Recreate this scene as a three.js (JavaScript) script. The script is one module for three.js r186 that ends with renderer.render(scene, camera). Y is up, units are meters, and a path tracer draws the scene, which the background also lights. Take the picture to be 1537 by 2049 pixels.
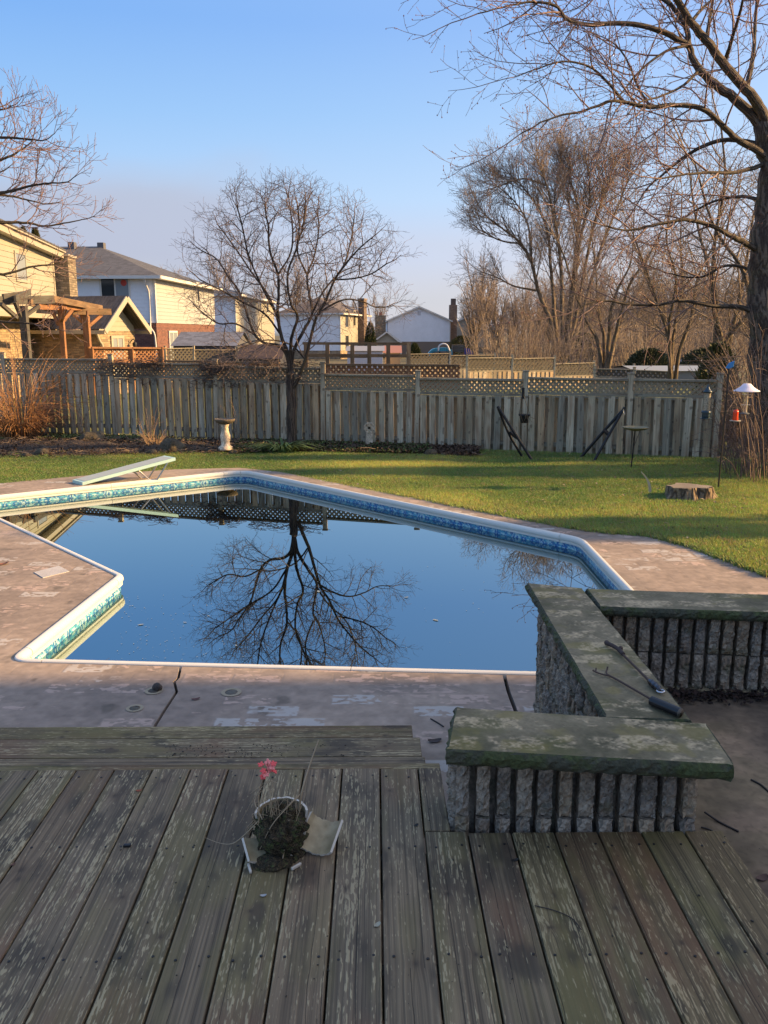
import * as THREE from 'three';
import { mergeGeometries, toCreasedNormals } from 'three/addons/utils/BufferGeometryUtils.js';
import { RoundedBoxGeometry } from 'three/addons/geometries/RoundedBoxGeometry.js';

// ------------------------------------------------------------------ camera, sky, sun, exposure
const F = 1700, CX = 768.5, CY = 1024.5, EYE = 1.636;
const PITCH = Math.atan((CY - 666) / F), CP = Math.cos(PITCH), SP = Math.sin(PITCH);
const scene = new THREE.Scene();
const camera = new THREE.PerspectiveCamera(2 * Math.atan(CY / F) * 180 / Math.PI, 0.75, 0.05, 900);
camera.position.set(0, EYE, 0);
camera.rotation.x = -PITCH;
const renderer = new THREE.WebGLRenderer({ antialias: true });
renderer.setSize(768, 1024);
renderer.toneMapping = THREE.LinearToneMapping;
const EXPO = 2.35;
renderer.toneMappingExposure = EXPO;
renderer.shadowMap.enabled = true;

const SUN_DIR = new THREE.Vector3(0.93, 0.365, -0.02).normalize();
const sun = new THREE.DirectionalLight(new THREE.Color().setRGB(1.0, 0.63, 0.26), 5.0);
sun.position.copy(SUN_DIR).multiplyScalar(90).add(new THREE.Vector3(0, 0, -12));
sun.target.position.set(0, 0, -12);
sun.castShadow = true;
sun.shadow.radius = 2.2;
Object.assign(sun.shadow.camera, { left: -70, right: 70, top: 60, bottom: -60, near: 1, far: 260 });
sun.shadow.mapSize.set(4096, 4096);
scene.add(sun, sun.target);

// ------------------------------------------------------------------ noise
function rngOf(seed) { let a = seed >>> 0; return () => { a = (a + 0x6d2b79f5) | 0; let t = Math.imul(a ^ (a >>> 15), 1 | a); t = (t + Math.imul(t ^ (t >>> 7), 61 | t)) ^ t; return ((t ^ (t >>> 14)) >>> 0) / 4294967296; }; }
function hsh(x, y, s) { let h = Math.imul(x, 374761393) ^ Math.imul(y, 668265263) ^ Math.imul(s, 1274126177); h = Math.imul(h ^ (h >>> 13), 1274126177); h ^= h >>> 16; return (h >>> 0) / 4294967296; }
function vn(x, y, px, py, s) {
  const x0 = Math.floor(x), y0 = Math.floor(y), fx = x - x0, fy = y - y0, u = fx * fx * (3 - 2 * fx), v = fy * fy * (3 - 2 * fy);
  const a = ((x0 % px) + px) % px, b = ((x0 + 1) % px + px) % px, c = ((y0 % py) + py) % py, d = ((y0 + 1) % py + py) % py;
  const p = hsh(a, c, s), q = hsh(b, c, s), r = hsh(a, d, s), t = hsh(b, d, s);
  return p + (q - p) * u + (r - p) * v + (p - q - r + t) * u * v;
}
function fbm(u, v, fx, fy, oct, s) { let a = 0.5, t = 0, n = 0; for (let o = 0; o < oct; o++) { t += a * vn(u * fx, v * fy, fx, fy, s + o * 17); n += a; a *= 0.5; fx *= 2; fy *= 2; } return t / n; }
const ss = (a, b, x) => { const t = Math.min(1, Math.max(0, (x - a) / (b - a))); return t * t * (3 - 2 * t); };
const mixc = (a, b, t) => [a[0] + (b[0] - a[0]) * t, a[1] + (b[1] - a[1]) * t, a[2] + (b[2] - a[2]) * t];
const lerp = (a, b, t) => a + (b - a) * t;
const clamp = (x, a, b) => Math.min(b, Math.max(a, x));
const S2 = new Uint8Array(4097); for (let i = 0; i <= 4096; i++) { const x = i / 4096; S2[i] = Math.round(255 * (x <= 0.0031308 ? 12.92 * x : 1.055 * Math.pow(x, 1 / 2.4) - 0.055)); }
const lin = (r, g, b) => [r, g, b].map((c) => { c /= 255; return c <= 0.04045 ? c / 12.92 : Math.pow((c + 0.055) / 1.055, 2.4); });

// sky: computed gradient with a low lavender cloud bank, no sun disc
{
  const w = 1024, h = 512, d = new Float32Array(w * h * 4);
  const stops = [[-90, lin(96, 92, 82)], [-2, lin(150, 146, 140)], [0, lin(206, 204, 212)], [3, lin(199, 207, 224)], [5.5, lin(192, 210, 240)], [8.3, lin(176, 212, 250)], [13, lin(146, 196, 248)], [18, lin(117, 176, 244)], [30, lin(118, 172, 238)], [50, lin(140, 178, 230)], [90, lin(150, 182, 228)]];
  for (let y = 0; y < h; y++) for (let x = 0; x < w; x++) {
    const e = ((y + 0.5) / h - 0.5) * 180, az = ((x + 0.5) / w - 0.25) * 360; // az 0 = straight ahead, 90 = right
    let k = 0; while (k < stops.length - 2 && e > stops[k + 1][0]) k++;
    let c = mixc(stops[k][1], stops[k + 1][1], clamp((e - stops[k][0]) / (stops[k + 1][0] - stops[k][0]), 0, 1));
    if (e > -1) {
      const u = (x + 0.5) / w, n1 = fbm(u, y / h, 24, 96, 4, 5), n2 = fbm(u, y / h, 40, 60, 5, 9);
      // a bank low on the left, streaks ahead
      const bank = ss(-2, -12, az) * ss(-75, -40, az) * ss(10.8 + 0.10 * (az + 18), 7.6 + 0.10 * (az + 18), e + (n2 - 0.5) * 3.2);
      c = mixc(c, lin(180, 189, 212), 0.85 * bank);
      const wisps = ss(0.50, 0.72, n1) * ss(8, 3, e) * ss(-0.5, 1.5, e);
      c = mixc(c, lin(196, 203, 214), 0.5 * wisps);
    }
    // the hazy glow round the low sun, fading all the way across the sky
    const er = e * Math.PI / 180, ar = az * Math.PI / 180, cs = Math.cos(er) * Math.sin(ar) * SUN_DIR.x + Math.sin(er) * SUN_DIR.y - Math.cos(er) * Math.cos(ar) * SUN_DIR.z, th = Math.acos(clamp(cs, -1, 1)) * 180 / Math.PI;
    const gl = 2.2 * Math.exp(-th / 27) * ss(-6, 2, e); c = [c[0] + gl, c[1] + gl * 0.72, c[2] + gl * 0.42].map((k) => k / EXPO);
    const i = (y * w + x) * 4; d[i] = c[0]; d[i + 1] = c[1]; d[i + 2] = c[2]; d[i + 3] = 1;
  }
  const t = new THREE.DataTexture(d, w, h, THREE.RGBAFormat, THREE.FloatType);
  t.mapping = THREE.EquirectangularReflectionMapping; t.magFilter = t.minFilter = THREE.LinearFilter; t.wrapS = THREE.RepeatWrapping; t.needsUpdate = true;
  scene.background = t; scene.environment = t;
}

// ------------------------------------------------------------------ helpers
const V3 = (x, y, z) => new THREE.Vector3(x, y, z);
// a point of the place seen under a picture position, at a forward distance Z or on a level y
function W(px, py, Z) { const v = (py - CY) / F, f = CP - v * SP, dn = v * CP + SP; return V3((px - CX) / F / f * Z, EYE - dn / f * Z, -Z); }
function G(px, py, y) { const v = (py - CY) / F, f = CP - v * SP, dn = v * CP + SP; return W(px, py, (EYE - y) * f / dn); }

const used = new Map(), baseOf = new Map();
function numbered(n) { const k = used.get(n) || 0; used.set(n, k + 1); return k ? n + '_' + String(k).padStart(3, '0') : n; }
function tag(o, label, category, group, kind) { if (label) o.userData.label = label; if (category) o.userData.category = category; if (group) o.userData.group = group; if (kind) o.userData.kind = kind; return o; }
function thing(name, label, category, base = V3(0, 0, 0), group, turn = 0) {
  const o = new THREE.Group(); o.name = numbered(name); o.position.copy(base); o.rotation.y = turn; scene.add(o); baseOf.set(o, turn ? V3(0, 0, 0) : base.clone());
  return tag(o, label, category, group);
}
function meshOf(name, geo, mat) { const m = new THREE.Mesh(geo, mat); m.name = name; m.castShadow = m.receiveShadow = true; return m; }
// geometry is written in world axes (or in the thing's own axes when it is turned) and moved to the thing's base
function part(name, geo, mat, parent, label) {
  const b = baseOf.get(parent); if (b.lengthSq()) geo.translate(-b.x, -b.y, -b.z);
  const m = meshOf(name, geo, mat); if (label) m.userData.label = label; parent.add(m); baseOf.set(m, b); return m;
}
function struct(name, geo, mat, label) { const m = meshOf(numbered(name), geo, mat); m.userData.kind = 'structure'; if (label) m.userData.label = label; scene.add(m); return m; }
function single(name, geo, mat, label, category, group, kind) { geo.computeBoundingBox(); const bb = geo.boundingBox, b = V3((bb.min.x + bb.max.x) / 2, bb.min.y, (bb.min.z + bb.max.z) / 2); geo.translate(-b.x, -b.y, -b.z); const m = meshOf(numbered(name), geo, mat); m.position.copy(b); scene.add(m); return tag(m, label, category, group, kind); }
const merge = (l) => { l = l.map((g) => { g = g.index ? g.toNonIndexed() : g; for (const k of Object.keys(g.attributes)) if (!['position', 'normal', 'uv'].includes(k)) g.deleteAttribute(k); return g; }); return mergeGeometries(l); };

// uv in metres by the face's main axis
function boxUV(g, s = 1, du = 0, dv = 0) {
  g = g.index ? g.toNonIndexed() : g; const p = g.attributes.position, n = p.count, uv = new Float32Array(n * 2), a = V3(), b = V3(), c = V3();
  for (let i = 0; i < n; i += 3) {
    a.fromBufferAttribute(p, i); b.fromBufferAttribute(p, i + 1); c.fromBufferAttribute(p, i + 2);
    const nn = b.clone().sub(a).cross(c.clone().sub(a)), x = Math.abs(nn.x), y = Math.abs(nn.y), z = Math.abs(nn.z);
    [a, b, c].forEach((q, k) => { const [u, v] = y >= x && y >= z ? [q.x, q.z] : x >= z ? [q.z, q.y] : [q.x, q.y]; uv[(i + k) * 2] = u * s + du; uv[(i + k) * 2 + 1] = v * s + dv; });
  }
  g.setAttribute('uv', new THREE.BufferAttribute(uv, 2)); return g;
}
function box(x0, x1, y0, y1, z0, z1, r = 0) {
  const g = r ? new RoundedBoxGeometry(x1 - x0, y1 - y0, z1 - z0, 1, r) : new THREE.BoxGeometry(x1 - x0, y1 - y0, z1 - z0);
  g.translate((x0 + x1) / 2, (y0 + y1) / 2, (z0 + z1) / 2); return boxUV(g);
}
// a bar of section w (sideways) by h (upright) from a to b; u runs across, v along in metres
function bar(a, b, w, h, up = V3(0, 1, 0), r = 0) {
  const d = b.clone().sub(a), L = d.length(); d.normalize(); let s = d.clone().cross(up); if (s.lengthSq() < 1e-6) s = V3(1, 0, 0); s.normalize(); const u = s.clone().cross(d).normalize();
  const g = r ? new RoundedBoxGeometry(w, h, L, 1, r) : new THREE.BoxGeometry(w, h, L); const gg = alongUV(g);
  gg.applyMatrix4(new THREE.Matrix4().makeBasis(s, u, d.clone().negate())); gg.translate((a.x + b.x) / 2, (a.y + b.y) / 2, (a.z + b.z) / 2); return gg;
}
function alongUV(g, du = 0, dv = 0, ax = 'z') { // u across, v along the long axis
  g = g.index ? g.toNonIndexed() : g; const p = g.attributes.position, n = p.count, uv = new Float32Array(n * 2);
  const nm = V3(), a = V3(), b = V3(), c = V3();
  for (let i = 0; i < n; i += 3) {
    a.fromBufferAttribute(p, i); b.fromBufferAttribute(p, i + 1); c.fromBufferAttribute(p, i + 2); nm.copy(b).sub(a).cross(c.clone().sub(a));
    [a, b, c].forEach((q, k) => {
      let u, v = q[ax]; const o = ax === 'z' ? ['x', 'y'] : ax === 'y' ? ['x', 'z'] : ['z', 'y'];
      const n0 = Math.abs(nm[o[0]]), n1 = Math.abs(nm[o[1]]), na = Math.abs(nm[ax]);
      if (na > n0 && na > n1) { u = q[o[0]]; v = q[o[1]]; } else u = n1 >= n0 ? q[o[0]] : q[o[1]] + 0.03;
      uv[(i + k) * 2] = u + du; uv[(i + k) * 2 + 1] = v + dv;
    });
  }
  g.setAttribute('uv', new THREE.BufferAttribute(uv, 2)); return g;
}
// tubes gathered into one geometry
class Tubes {
  constructor() { this.p = []; this.n = []; this.u = []; this.i = []; }
  add(pts, rad, sides = 4, v0 = 0) {
    const base = this.p.length / 3, N = pts.length; let t = pts[1].clone().sub(pts[0]).normalize();
    let s = Math.abs(t.y) < 0.9 ? V3(0, 1, 0).cross(t).normalize() : V3(1, 0, 0).cross(t).normalize(); let len = v0;
    for (let k = 0; k < N; k++) {
      if (k) len += pts[k].distanceTo(pts[k - 1]);
      const tt = k < N - 1 ? pts[k + 1].clone().sub(pts[Math.max(0, k - 1)]) : pts[k].clone().sub(pts[k - 1]); tt.normalize();
      s.addScaledVector(tt, -s.dot(tt)).normalize(); const q = tt.clone().cross(s), r = typeof rad === 'function' ? rad(k / (N - 1)) : rad[k] ?? rad;
      for (let j = 0; j <= sides; j++) { const a = j / sides * Math.PI * 2, c = Math.cos(a), d = Math.sin(a); const nx = s.x * c + q.x * d, ny = s.y * c + q.y * d, nz = s.z * c + q.z * d; this.p.push(pts[k].x + nx * r, pts[k].y + ny * r, pts[k].z + nz * r); this.n.push(nx, ny, nz); this.u.push(j / sides, len); }
    }
    const m = sides + 1;
    for (let k = 0; k < N - 1; k++) for (let j = 0; j < sides; j++) { const a = base + k * m + j; this.i.push(a, a + 1, a + m, a + 1, a + m + 1, a + m); }
    return this;
  }
  cap(pts, r) { return this; }
  geo() { const g = new THREE.BufferGeometry(); g.setAttribute('position', new THREE.Float32BufferAttribute(this.p, 3)); g.setAttribute('normal', new THREE.Float32BufferAttribute(this.n, 3)); g.setAttribute('uv', new THREE.Float32BufferAttribute(this.u, 2)); g.setIndex(this.i); return g; }
}
const tube = (pts, r, sides = 8, closed = true) => { const T = new Tubes(); if (closed && typeof r === 'number') { const d0 = pts[1].clone().sub(pts[0]).normalize(), d1 = pts[pts.length - 1].clone().sub(pts[pts.length - 2]).normalize(); pts = [pts[0].clone().addScaledVector(d0, -0.0005), ...pts, pts[pts.length - 1].clone().addScaledVector(d1, 0.0005)]; const n = pts.length; T.add(pts, pts.map((_, i) => (i === 0 || i === n - 1 ? 0.0001 : r)), sides); } else T.add(pts, r, sides); return T.geo(); };
const curve = (pts, n) => new THREE.CatmullRomCurve3(pts).getPoints(n);
function lathe(prof, at, seg = 28, a0 = 0, al = Math.PI * 2) { const g = new THREE.LatheGeometry(prof.map(([r, y]) => new THREE.Vector2(r, y)), seg, a0, al); g.translate(at.x, at.y, at.z); return g; }
// irregular stone
function rock(r, seed, sx = 1, sy = 1, sz = 1, det = 3) {
  const g = new THREE.IcosahedronGeometry(r, det), p = g.attributes.position, v = V3();
  for (let i = 0; i < p.count; i++) { v.fromBufferAttribute(p, i).normalize(); const n = 0.72 + 0.5 * vn(v.x * 1.7 + 9, v.y * 1.7 + v.z * 2.1 + 9, 64, 64, seed) + 0.14 * vn(v.x * 5 + 20, v.y * 5 + v.z * 4 + 20, 64, 64, seed + 3); v.multiplyScalar(r * n); p.setXYZ(i, v.x * sx, v.y * sy, v.z * sz); }
  g.computeVertexNormals(); return boxUV(g);
}
function planePoly(pts, y, th) { // pts: [X, Z forward]
  const s = new THREE.Shape(pts.map(([x, z]) => new THREE.Vector2(x, z))); const g = th ? new THREE.ExtrudeGeometry(s, { depth: th, bevelEnabled: false }) : new THREE.ShapeGeometry(s);
  g.rotateX(-Math.PI / 2); g.translate(0, y - (th || 0), 0); return boxUV(g);
}

// ------------------------------------------------------------------ procedural surfaces
function surf(w, h, fn, bump = true) { // fn(u, v, x, y) -> [r, g, b, height 0..1] in linear light
  const a = new Uint8Array(w * h * 4), b = bump ? new Uint8Array(w * h * 4) : null;
  for (let y = 0; y < h; y++) for (let x = 0; x < w; x++) {
    const c = fn((x + 0.5) / w, (y + 0.5) / h, x, y), i = (y * w + x) * 4;
    for (let k = 0; k < 3; k++) a[i + k] = S2[clamp(c[k], 0, 1) * 4096 | 0]; a[i + 3] = 255;
    if (b) { b[i] = b[i + 1] = b[i + 2] = clamp(c[3] ?? 0.5, 0, 1) * 255; b[i + 3] = 255; }
  }
  const mk = (d, srgb) => { const t = new THREE.DataTexture(d, w, h); t.wrapS = t.wrapT = THREE.RepeatWrapping; t.magFilter = THREE.LinearFilter; t.minFilter = THREE.LinearMipmapLinearFilter; t.generateMipmaps = true; if (srgb) t.colorSpace = THREE.SRGBColorSpace; t.needsUpdate = true; return t; };
  return { map: mk(a, true), bump: b ? mk(b, false) : null };
}
function mat(s, o = {}) { // s: surface, o.size: [metres across, metres along]
  const { size = [1, 1], bump = 0, rgb, ...r } = o; const m = new THREE.MeshStandardMaterial({ roughness: 0.85, ...r });
  if (rgb) m.color.setRGB(...rgb);
  if (s) { m.map = s.map.clone(); m.map.repeat.set(1 / size[0], 1 / size[1]); if (s.bump && bump) { m.bumpMap = s.bump.clone(); m.bumpMap.repeat.copy(m.map.repeat); m.bumpScale = bump; } }
  return m;
}
const plain = (r, g, b, o = {}) => { const m = new THREE.MeshStandardMaterial({ roughness: 0.7, ...o }); m.color.setRGB(r, g, b); return m; };

// weathered deck board: grain, knots, flaked pale stain, algae; u across 0.15 m, v along 5 m
function deckBoard(seed, flake, green, tone) {
  const rnd = rngOf(seed), knots = [...Array(9)].map(() => [rnd() * 0.8 + 0.1, rnd(), 0.05 + rnd() * 0.06, 0.0016 + rnd() * 0.003]);
  const cracks = [...Array(5)].map(() => [rnd(), rnd(), 0.04 + rnd() * 0.12]);
  return surf(256, 2048, (u, v) => {
    let wv = u + 0.05 * (fbm(u, v, 2, 6, 3, seed) - 0.5), kd = 0, kr = 0;
    for (const [ku, kv, a, b] of knots) { let dv = v - kv; if (dv > 0.5) dv -= 1; if (dv < -0.5) dv += 1; const q = ((u - ku) / a) ** 2 + (dv / b) ** 2; if (q < 40) { wv += 0.05 * Math.sign(u - ku) * Math.exp(-q / 8); kd = Math.max(kd, Math.exp(-q * 1.2)); kr = Math.max(kr, Math.exp(-q / 7)); } }
    const g1 = fbm(wv, v, 28, 7, 3, seed + 31), g2 = fbm(wv, v, 90, 20, 2, seed + 57), big = fbm(u, v, 2, 8, 4, seed + 71), mid = fbm(u, v, 4, 60, 4, seed + 91);
    let c = mixc([0.040, 0.036, 0.031], [0.162, 0.147, 0.126], clamp(0.15 + 0.9 * (g1 - 0.25) + 0.5 * (g2 - 0.5), 0, 1)); c = c.map((x, k) => x * tone[k] * (0.7 + 0.6 * big));
    c = mixc(c, [0.085, 0.052, 0.038], 0.55 * ss(0.55, 0.8, fbm(u, v, 1, 11, 3, seed + 13)));
    c = mixc(c, [0.082, 0.082, 0.042], green * ss(0.46, 0.72, fbm(u, v, 2, 14, 4, seed + 19)));
    c = mixc(c, [0.024, 0.022, 0.020], 0.75 * ss(0.55, 0.76, fbm(u, v, 2, 24, 4, seed + 23)));
    // flakes of old stain left on the raised grain
    const fl = ss(0.56, 0.64, fbm(wv, v, 38, 210, 3, seed + 41) * 0.66 + fbm(u, v, 3, 17, 3, seed + 43) * 0.34 + flake) * ss(0.36, 0.50, g1);
    c = mixc(c, [0.235, 0.235, 0.190], 0.62 * fl);
    c = mixc(c, [0.026, 0.021, 0.018], 0.85 * kd); c = mixc(c, [0.060, 0.046, 0.038], 0.4 * kr * (1 - kd));
    let hgt = 0.35 + 0.5 * g1 + 0.15 * g2 + 0.14 * fl - 0.25 * kd;
    for (const [cu, cv, cl] of cracks) { let dv = v - cv; if (dv > 0.5) dv -= 1; if (dv < -0.5) dv += 1; if (Math.abs(dv) < cl && Math.abs(u - cu - 0.06 * (fbm(0.5, v, 1, 40, 2, seed + 3) - 0.5)) < 0.006) { c = c.map((x) => x * 0.35); hgt -= 0.35; } }
    c = c.map((x) => x * (0.85 + 0.3 * mid)); return [...c, hgt];
  });
}
const DECK = [[11, -0.04, 0.35, [1, 0.99, 0.95]], [23, 0.025, 0.4, [0.96, 0.96, 0.95]], [37, -0.06, 0.3, [1.02, 0.96, 0.9]], [41, 0.0, 0.6, [0.98, 0.98, 0.88]], [59, -0.09, 0.45, [0.88, 0.87, 0.84]], [67, 0.03, 0.5, [1.0, 0.98, 0.92]]].map((a) => mat(deckBoard(...a), { size: [0.152, 5], bump: 0.0035, roughness: 0.78, rgb: [2.0, 1.62, 1.16] }));
const greenBoard = deckBoard(83, 0.01, 0.75, [0.95, 0.98, 0.8]);
const DECKG = [[1.95, 1.52, 1.02], [2.05, 1.5, 0.98], [1.85, 1.5, 1.02]].map((c) => mat(greenBoard, { size: [0.152, 5], bump: 0.0035, roughness: 0.8, rgb: c }));

// grey fence boards: u across 0.2, v along 2
function greyBoard(seed, tint) {
  return surf(128, 1024, (u, v) => {
    const w = u + 0.06 * (fbm(u, v, 2, 3, 3, seed) - 0.5), g = fbm(w, v, 22, 5, 3, seed + 5), big = fbm(u, v, 3, 5, 4, seed + 9), f = fbm(u, v, 40, 40, 2, seed + 2);
    let c = mixc([0.118, 0.112, 0.100], [0.300, 0.288, 0.252], clamp(0.2 + 1.1 * (g - 0.3), 0, 1)); c = c.map((x, k) => x * tint[k] * (0.65 + 0.7 * big));
    c = mixc(c, [0.165, 0.180, 0.155], 0.45 * ss(0.5, 0.75, fbm(u, v, 2, 8, 4, seed + 21)));
    c = mixc(c, [0.10, 0.07, 0.05], 0.6 * ss(0.55, 0.78, fbm(u, v, 3, 4, 3, seed + 33)));
    const k = ss(0.83, 0.88, vn(u * 5, v * 22, 5, 22, seed + 77)); c = mixc(c, [0.05, 0.04, 0.035], 0.6 * k);
    return [...c.map((x) => x * (0.9 + 0.2 * f)), 0.3 + 0.6 * g - 0.2 * k];
  });
}
const FB = [greyBoard(3, [1, 1, 1]), greyBoard(13, [0.92, 0.98, 1.02]), greyBoard(29, [1.08, 0.98, 0.86])];
const FENCE = [[0, [2.5, 2.1, 1.6]], [1, [2.5, 2.12, 1.64]], [2, [2.4, 1.98, 1.5]], [0, [1.5, 1.38, 1.15]], [1, [2.85, 2.42, 1.86]], [2, [1.7, 1.5, 1.2]]].map(([i, c]) => mat(FB[i], { size: [0.2, 2], bump: 0.002, rgb: c, roughness: 0.9 }));
const LATH = mat(FB[0], { size: [0.2, 2], rgb: [1.7, 1.45, 1.08], roughness: 0.9 });
const ORANGE = mat(FB[2], { size: [0.2, 2], rgb: [2.3, 1.25, 0.62], roughness: 0.85 });
const BROWNW = mat(FB[2], { size: [0.2, 2], rgb: [0.85, 0.62, 0.46], roughness: 0.9 });
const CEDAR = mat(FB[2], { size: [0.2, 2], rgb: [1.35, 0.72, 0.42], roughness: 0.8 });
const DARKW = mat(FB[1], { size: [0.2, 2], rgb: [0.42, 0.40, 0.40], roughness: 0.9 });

// stamped pool-deck concrete: brown-grey, rows of bricks that keep flakes of pink and white paint; 8 m square
function concrete(seed, paint, pink, base0, base1) {
  return surf(2048, 2048, (u, v) => {
    const X = u * 8, Z = v * 8, big = fbm(u, v, 6, 6, 5, seed), fine = fbm(u, v, 160, 160, 3, seed + 7), mid = fbm(u, v, 24, 24, 4, seed + 11);
    let c = mixc(base0, base1, clamp(0.5 + 1.7 * (big - 0.5) + 0.8 * (mid - 0.5), 0, 1)); c = c.map((x) => x * (0.72 + 0.56 * fine));
    c = mixc(c, [0.080, 0.076, 0.076], 0.55 * ss(0.56, 0.78, fbm(u, v, 9, 9, 4, seed + 27)));
    c = mixc(c, [0.055, 0.050, 0.040], 0.5 * ss(0.70, 0.82, fbm(u, v, 40, 40, 4, seed + 31)));
    const row = Math.floor(Z / 0.16), xx = X / 0.32 + (row % 2) * 0.5, col = Math.floor(xx), fx = (xx - col) * 0.32, fz = Z - row * 0.16;
    const edge = Math.min(fx, 0.32 - fx, fz, 0.16 - fz), r1 = hsh(((col % 25) + 25) % 25, row, seed), r2 = hsh(col, row, seed + 1);
    const keep = ss(1.05 - paint, 1.16 - paint, r1 * 0.55 + fbm(u, v, 5, 5, 3, seed + 41) * 0.55 + 0.12 * (fbm(u, v, 120, 220, 3, seed + 45) - 0.5) * 4 * 0.5);
    const rag = ss(0.49, 0.54, fbm(u, v, 210, 330, 3, seed + 49) * 0.6 + fbm(u, v, 70, 110, 3, seed + 53) * 0.4 + 0.14 * (r2 - 0.45) + 0.12 * (mid - 0.5)) * ss(0.008, 0.02, edge + 0.012 * (fine - 0.5));
    const p = keep * rag; c = mixc(c, r2 < pink ? [0.54, 0.40, 0.34] : [0.52, 0.49, 0.47], 0.75 * p);
    return [...c, 0.45 + 0.3 * (fine - 0.5) + 0.3 * (mid - 0.5) + 0.15 * p - 0.1 * ss(0.010, 0.002, edge)];
  });
}
const CONC = mat(concrete(101, 0.40, 0.62, [0.215, 0.170, 0.145], [0.40, 0.315, 0.255]), { size: [8, 8], bump: 0.006, roughness: 0.92, rgb: [0.86, 0.86, 0.84] });
const DIRTC = mat(surf(1024, 1024, (u, v) => { const a = fbm(u, v, 6, 6, 5, 201), b = fbm(u, v, 90, 90, 3, 203), d = fbm(u, v, 20, 20, 4, 207); let c = mixc([0.075, 0.066, 0.058], [0.190, 0.160, 0.128], clamp(0.5 + 2 * (a - 0.5) + (d - 0.5), 0, 1)); c = mixc(c, [0.05, 0.055, 0.03], 0.4 * ss(0.55, 0.75, fbm(u, v, 8, 8, 4, 211))); const s = ss(0.72, 0.8, vn(u * 200, v * 200, 200, 200, 213)); c = mixc(c, [0.03, 0.025, 0.02], s * 0.2); return [...c.map((x) => x * (0.7 + 0.6 * b)), 0.4 * b + 0.5 * d]; }), { size: [3, 3], bump: 0.008, roughness: 0.95, rgb: [1.75, 1.42, 1.1] });
const LID = mat(surf(256, 256, (u, v) => { const n = fbm(u, v, 6, 6, 4, 301), f = fbm(u, v, 60, 60, 2, 303); return [...mixc([0.34, 0.33, 0.33], [0.5, 0.48, 0.46], n).map((x) => x * (0.85 + 0.3 * f)), f]; }), { size: [0.5, 0.5], bump: 0.001 });

// cap slabs: mossy olive stone with brick-shaped remains of pale mortar and lichen
const CAPT = surf(1024, 1024, (u, v) => {
  const X = u * 1.6, Z = v * 1.6, a = fbm(u, v, 7, 7, 5, 401), f = fbm(u, v, 150, 150, 3, 403), m = fbm(u, v, 26, 26, 4, 405);
  let c = mixc([0.066, 0.064, 0.044], [0.150, 0.138, 0.108], clamp(0.5 + 1.8 * (a - 0.5) + (m - 0.5), 0, 1)).map((x) => x * (0.75 + 0.5 * f));
  c = mixc(c, [0.072, 0.078, 0.030], 0.5 * ss(0.48, 0.70, fbm(u, v, 9, 9, 4, 407))); c = mixc(c, [0.15, 0.135, 0.045], 0.4 * ss(0.62, 0.74, fbm(u, v, 14, 14, 4, 411)));
  const row = Math.floor(Z / 0.1455), xx = X / 0.32 + (row % 2) * 0.5, col = Math.floor(xx), fx = (xx - col) * 0.32, fz = Z - row * 0.1455, e = Math.min(fx - 0.02, 0.30 - fx, fz - 0.025, 0.12 - fz);
  const k = ss(-0.006, 0.014, e + 0.05 * (m - 0.5)) * ss(0.40, 0.55, hsh(col % 5, row, 415) * 0.5 + 0.55 * fbm(u, v, 60, 90, 4, 417)); c = mixc(c, mixc([0.30, 0.26, 0.20], [0.46, 0.40, 0.32], f), 0.6 * k * ss(0.25, 0.75, 0.6 * f + 0.6 * (m - 0.2)));
  return [...c, 0.4 + 0.35 * (m - 0.5) + 0.3 * (f - 0.5) + 0.2 * k];
});
const CAP = mat(CAPT, { size: [1.6, 1.6], bump: 0.006, roughness: 0.95, rgb: [1.6, 1.38, 1.05] });
const CAPEDGE = mat(surf(512, 512, (u, v) => { const a = fbm(u, v, 8, 8, 5, 431), f = fbm(u, v, 70, 70, 3, 433); let c = mixc([0.032, 0.036, 0.022], [0.080, 0.076, 0.050], a); c = mixc(c, [0.060, 0.078, 0.020], 0.7 * ss(0.45, 0.7, fbm(u, v, 10, 10, 4, 437))); return [...c.map((x) => x * (0.6 + 0.8 * f)), f * 0.6 + a * 0.4]; }), { size: [0.6, 0.6], bump: 0.01, roughness: 0.95 });
const stoneTex = surf(512, 512, (u, v) => { const a = fbm(u, v, 6, 6, 5, 451), f = fbm(u, v, 80, 80, 3, 453), m = fbm(u, v, 24, 24, 3, 455); let c = mixc([0.155, 0.140, 0.125], [0.34, 0.31, 0.275], clamp(0.5 + 1.6 * (a - 0.5) + 0.9 * (m - 0.5), 0, 1)); c = mixc(c, [0.20, 0.145, 0.10], 0.5 * ss(0.55, 0.75, fbm(u, v, 9, 9, 3, 457))); c = mixc(c, [0.085, 0.095, 0.055], 0.5 * ss(0.58, 0.75, fbm(u, v, 11, 11, 4, 459))); return [...c.map((x) => x * (0.45 + 1.1 * f)), 0.5 * f + 0.5 * m]; });
const STONE = [[1.15, 1.03, 0.90], [1.32, 1.16, 0.97], [1.0, 0.90, 0.80], [1.28, 1.06, 0.82]].map((c) => mat(stoneTex, { size: [0.7, 0.7], bump: 0.02, rgb: c, roughness: 0.95 }));
const MORTAR = mat(stoneTex, { size: [0.7, 0.7], bump: 0.006, rgb: [1, 0.93, 0.84], roughness: 1 });
const ROCKM = mat(stoneTex, { size: [0.5, 0.5], bump: 0.012, rgb: [0.42, 0.37, 0.27], roughness: 1 });

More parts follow.
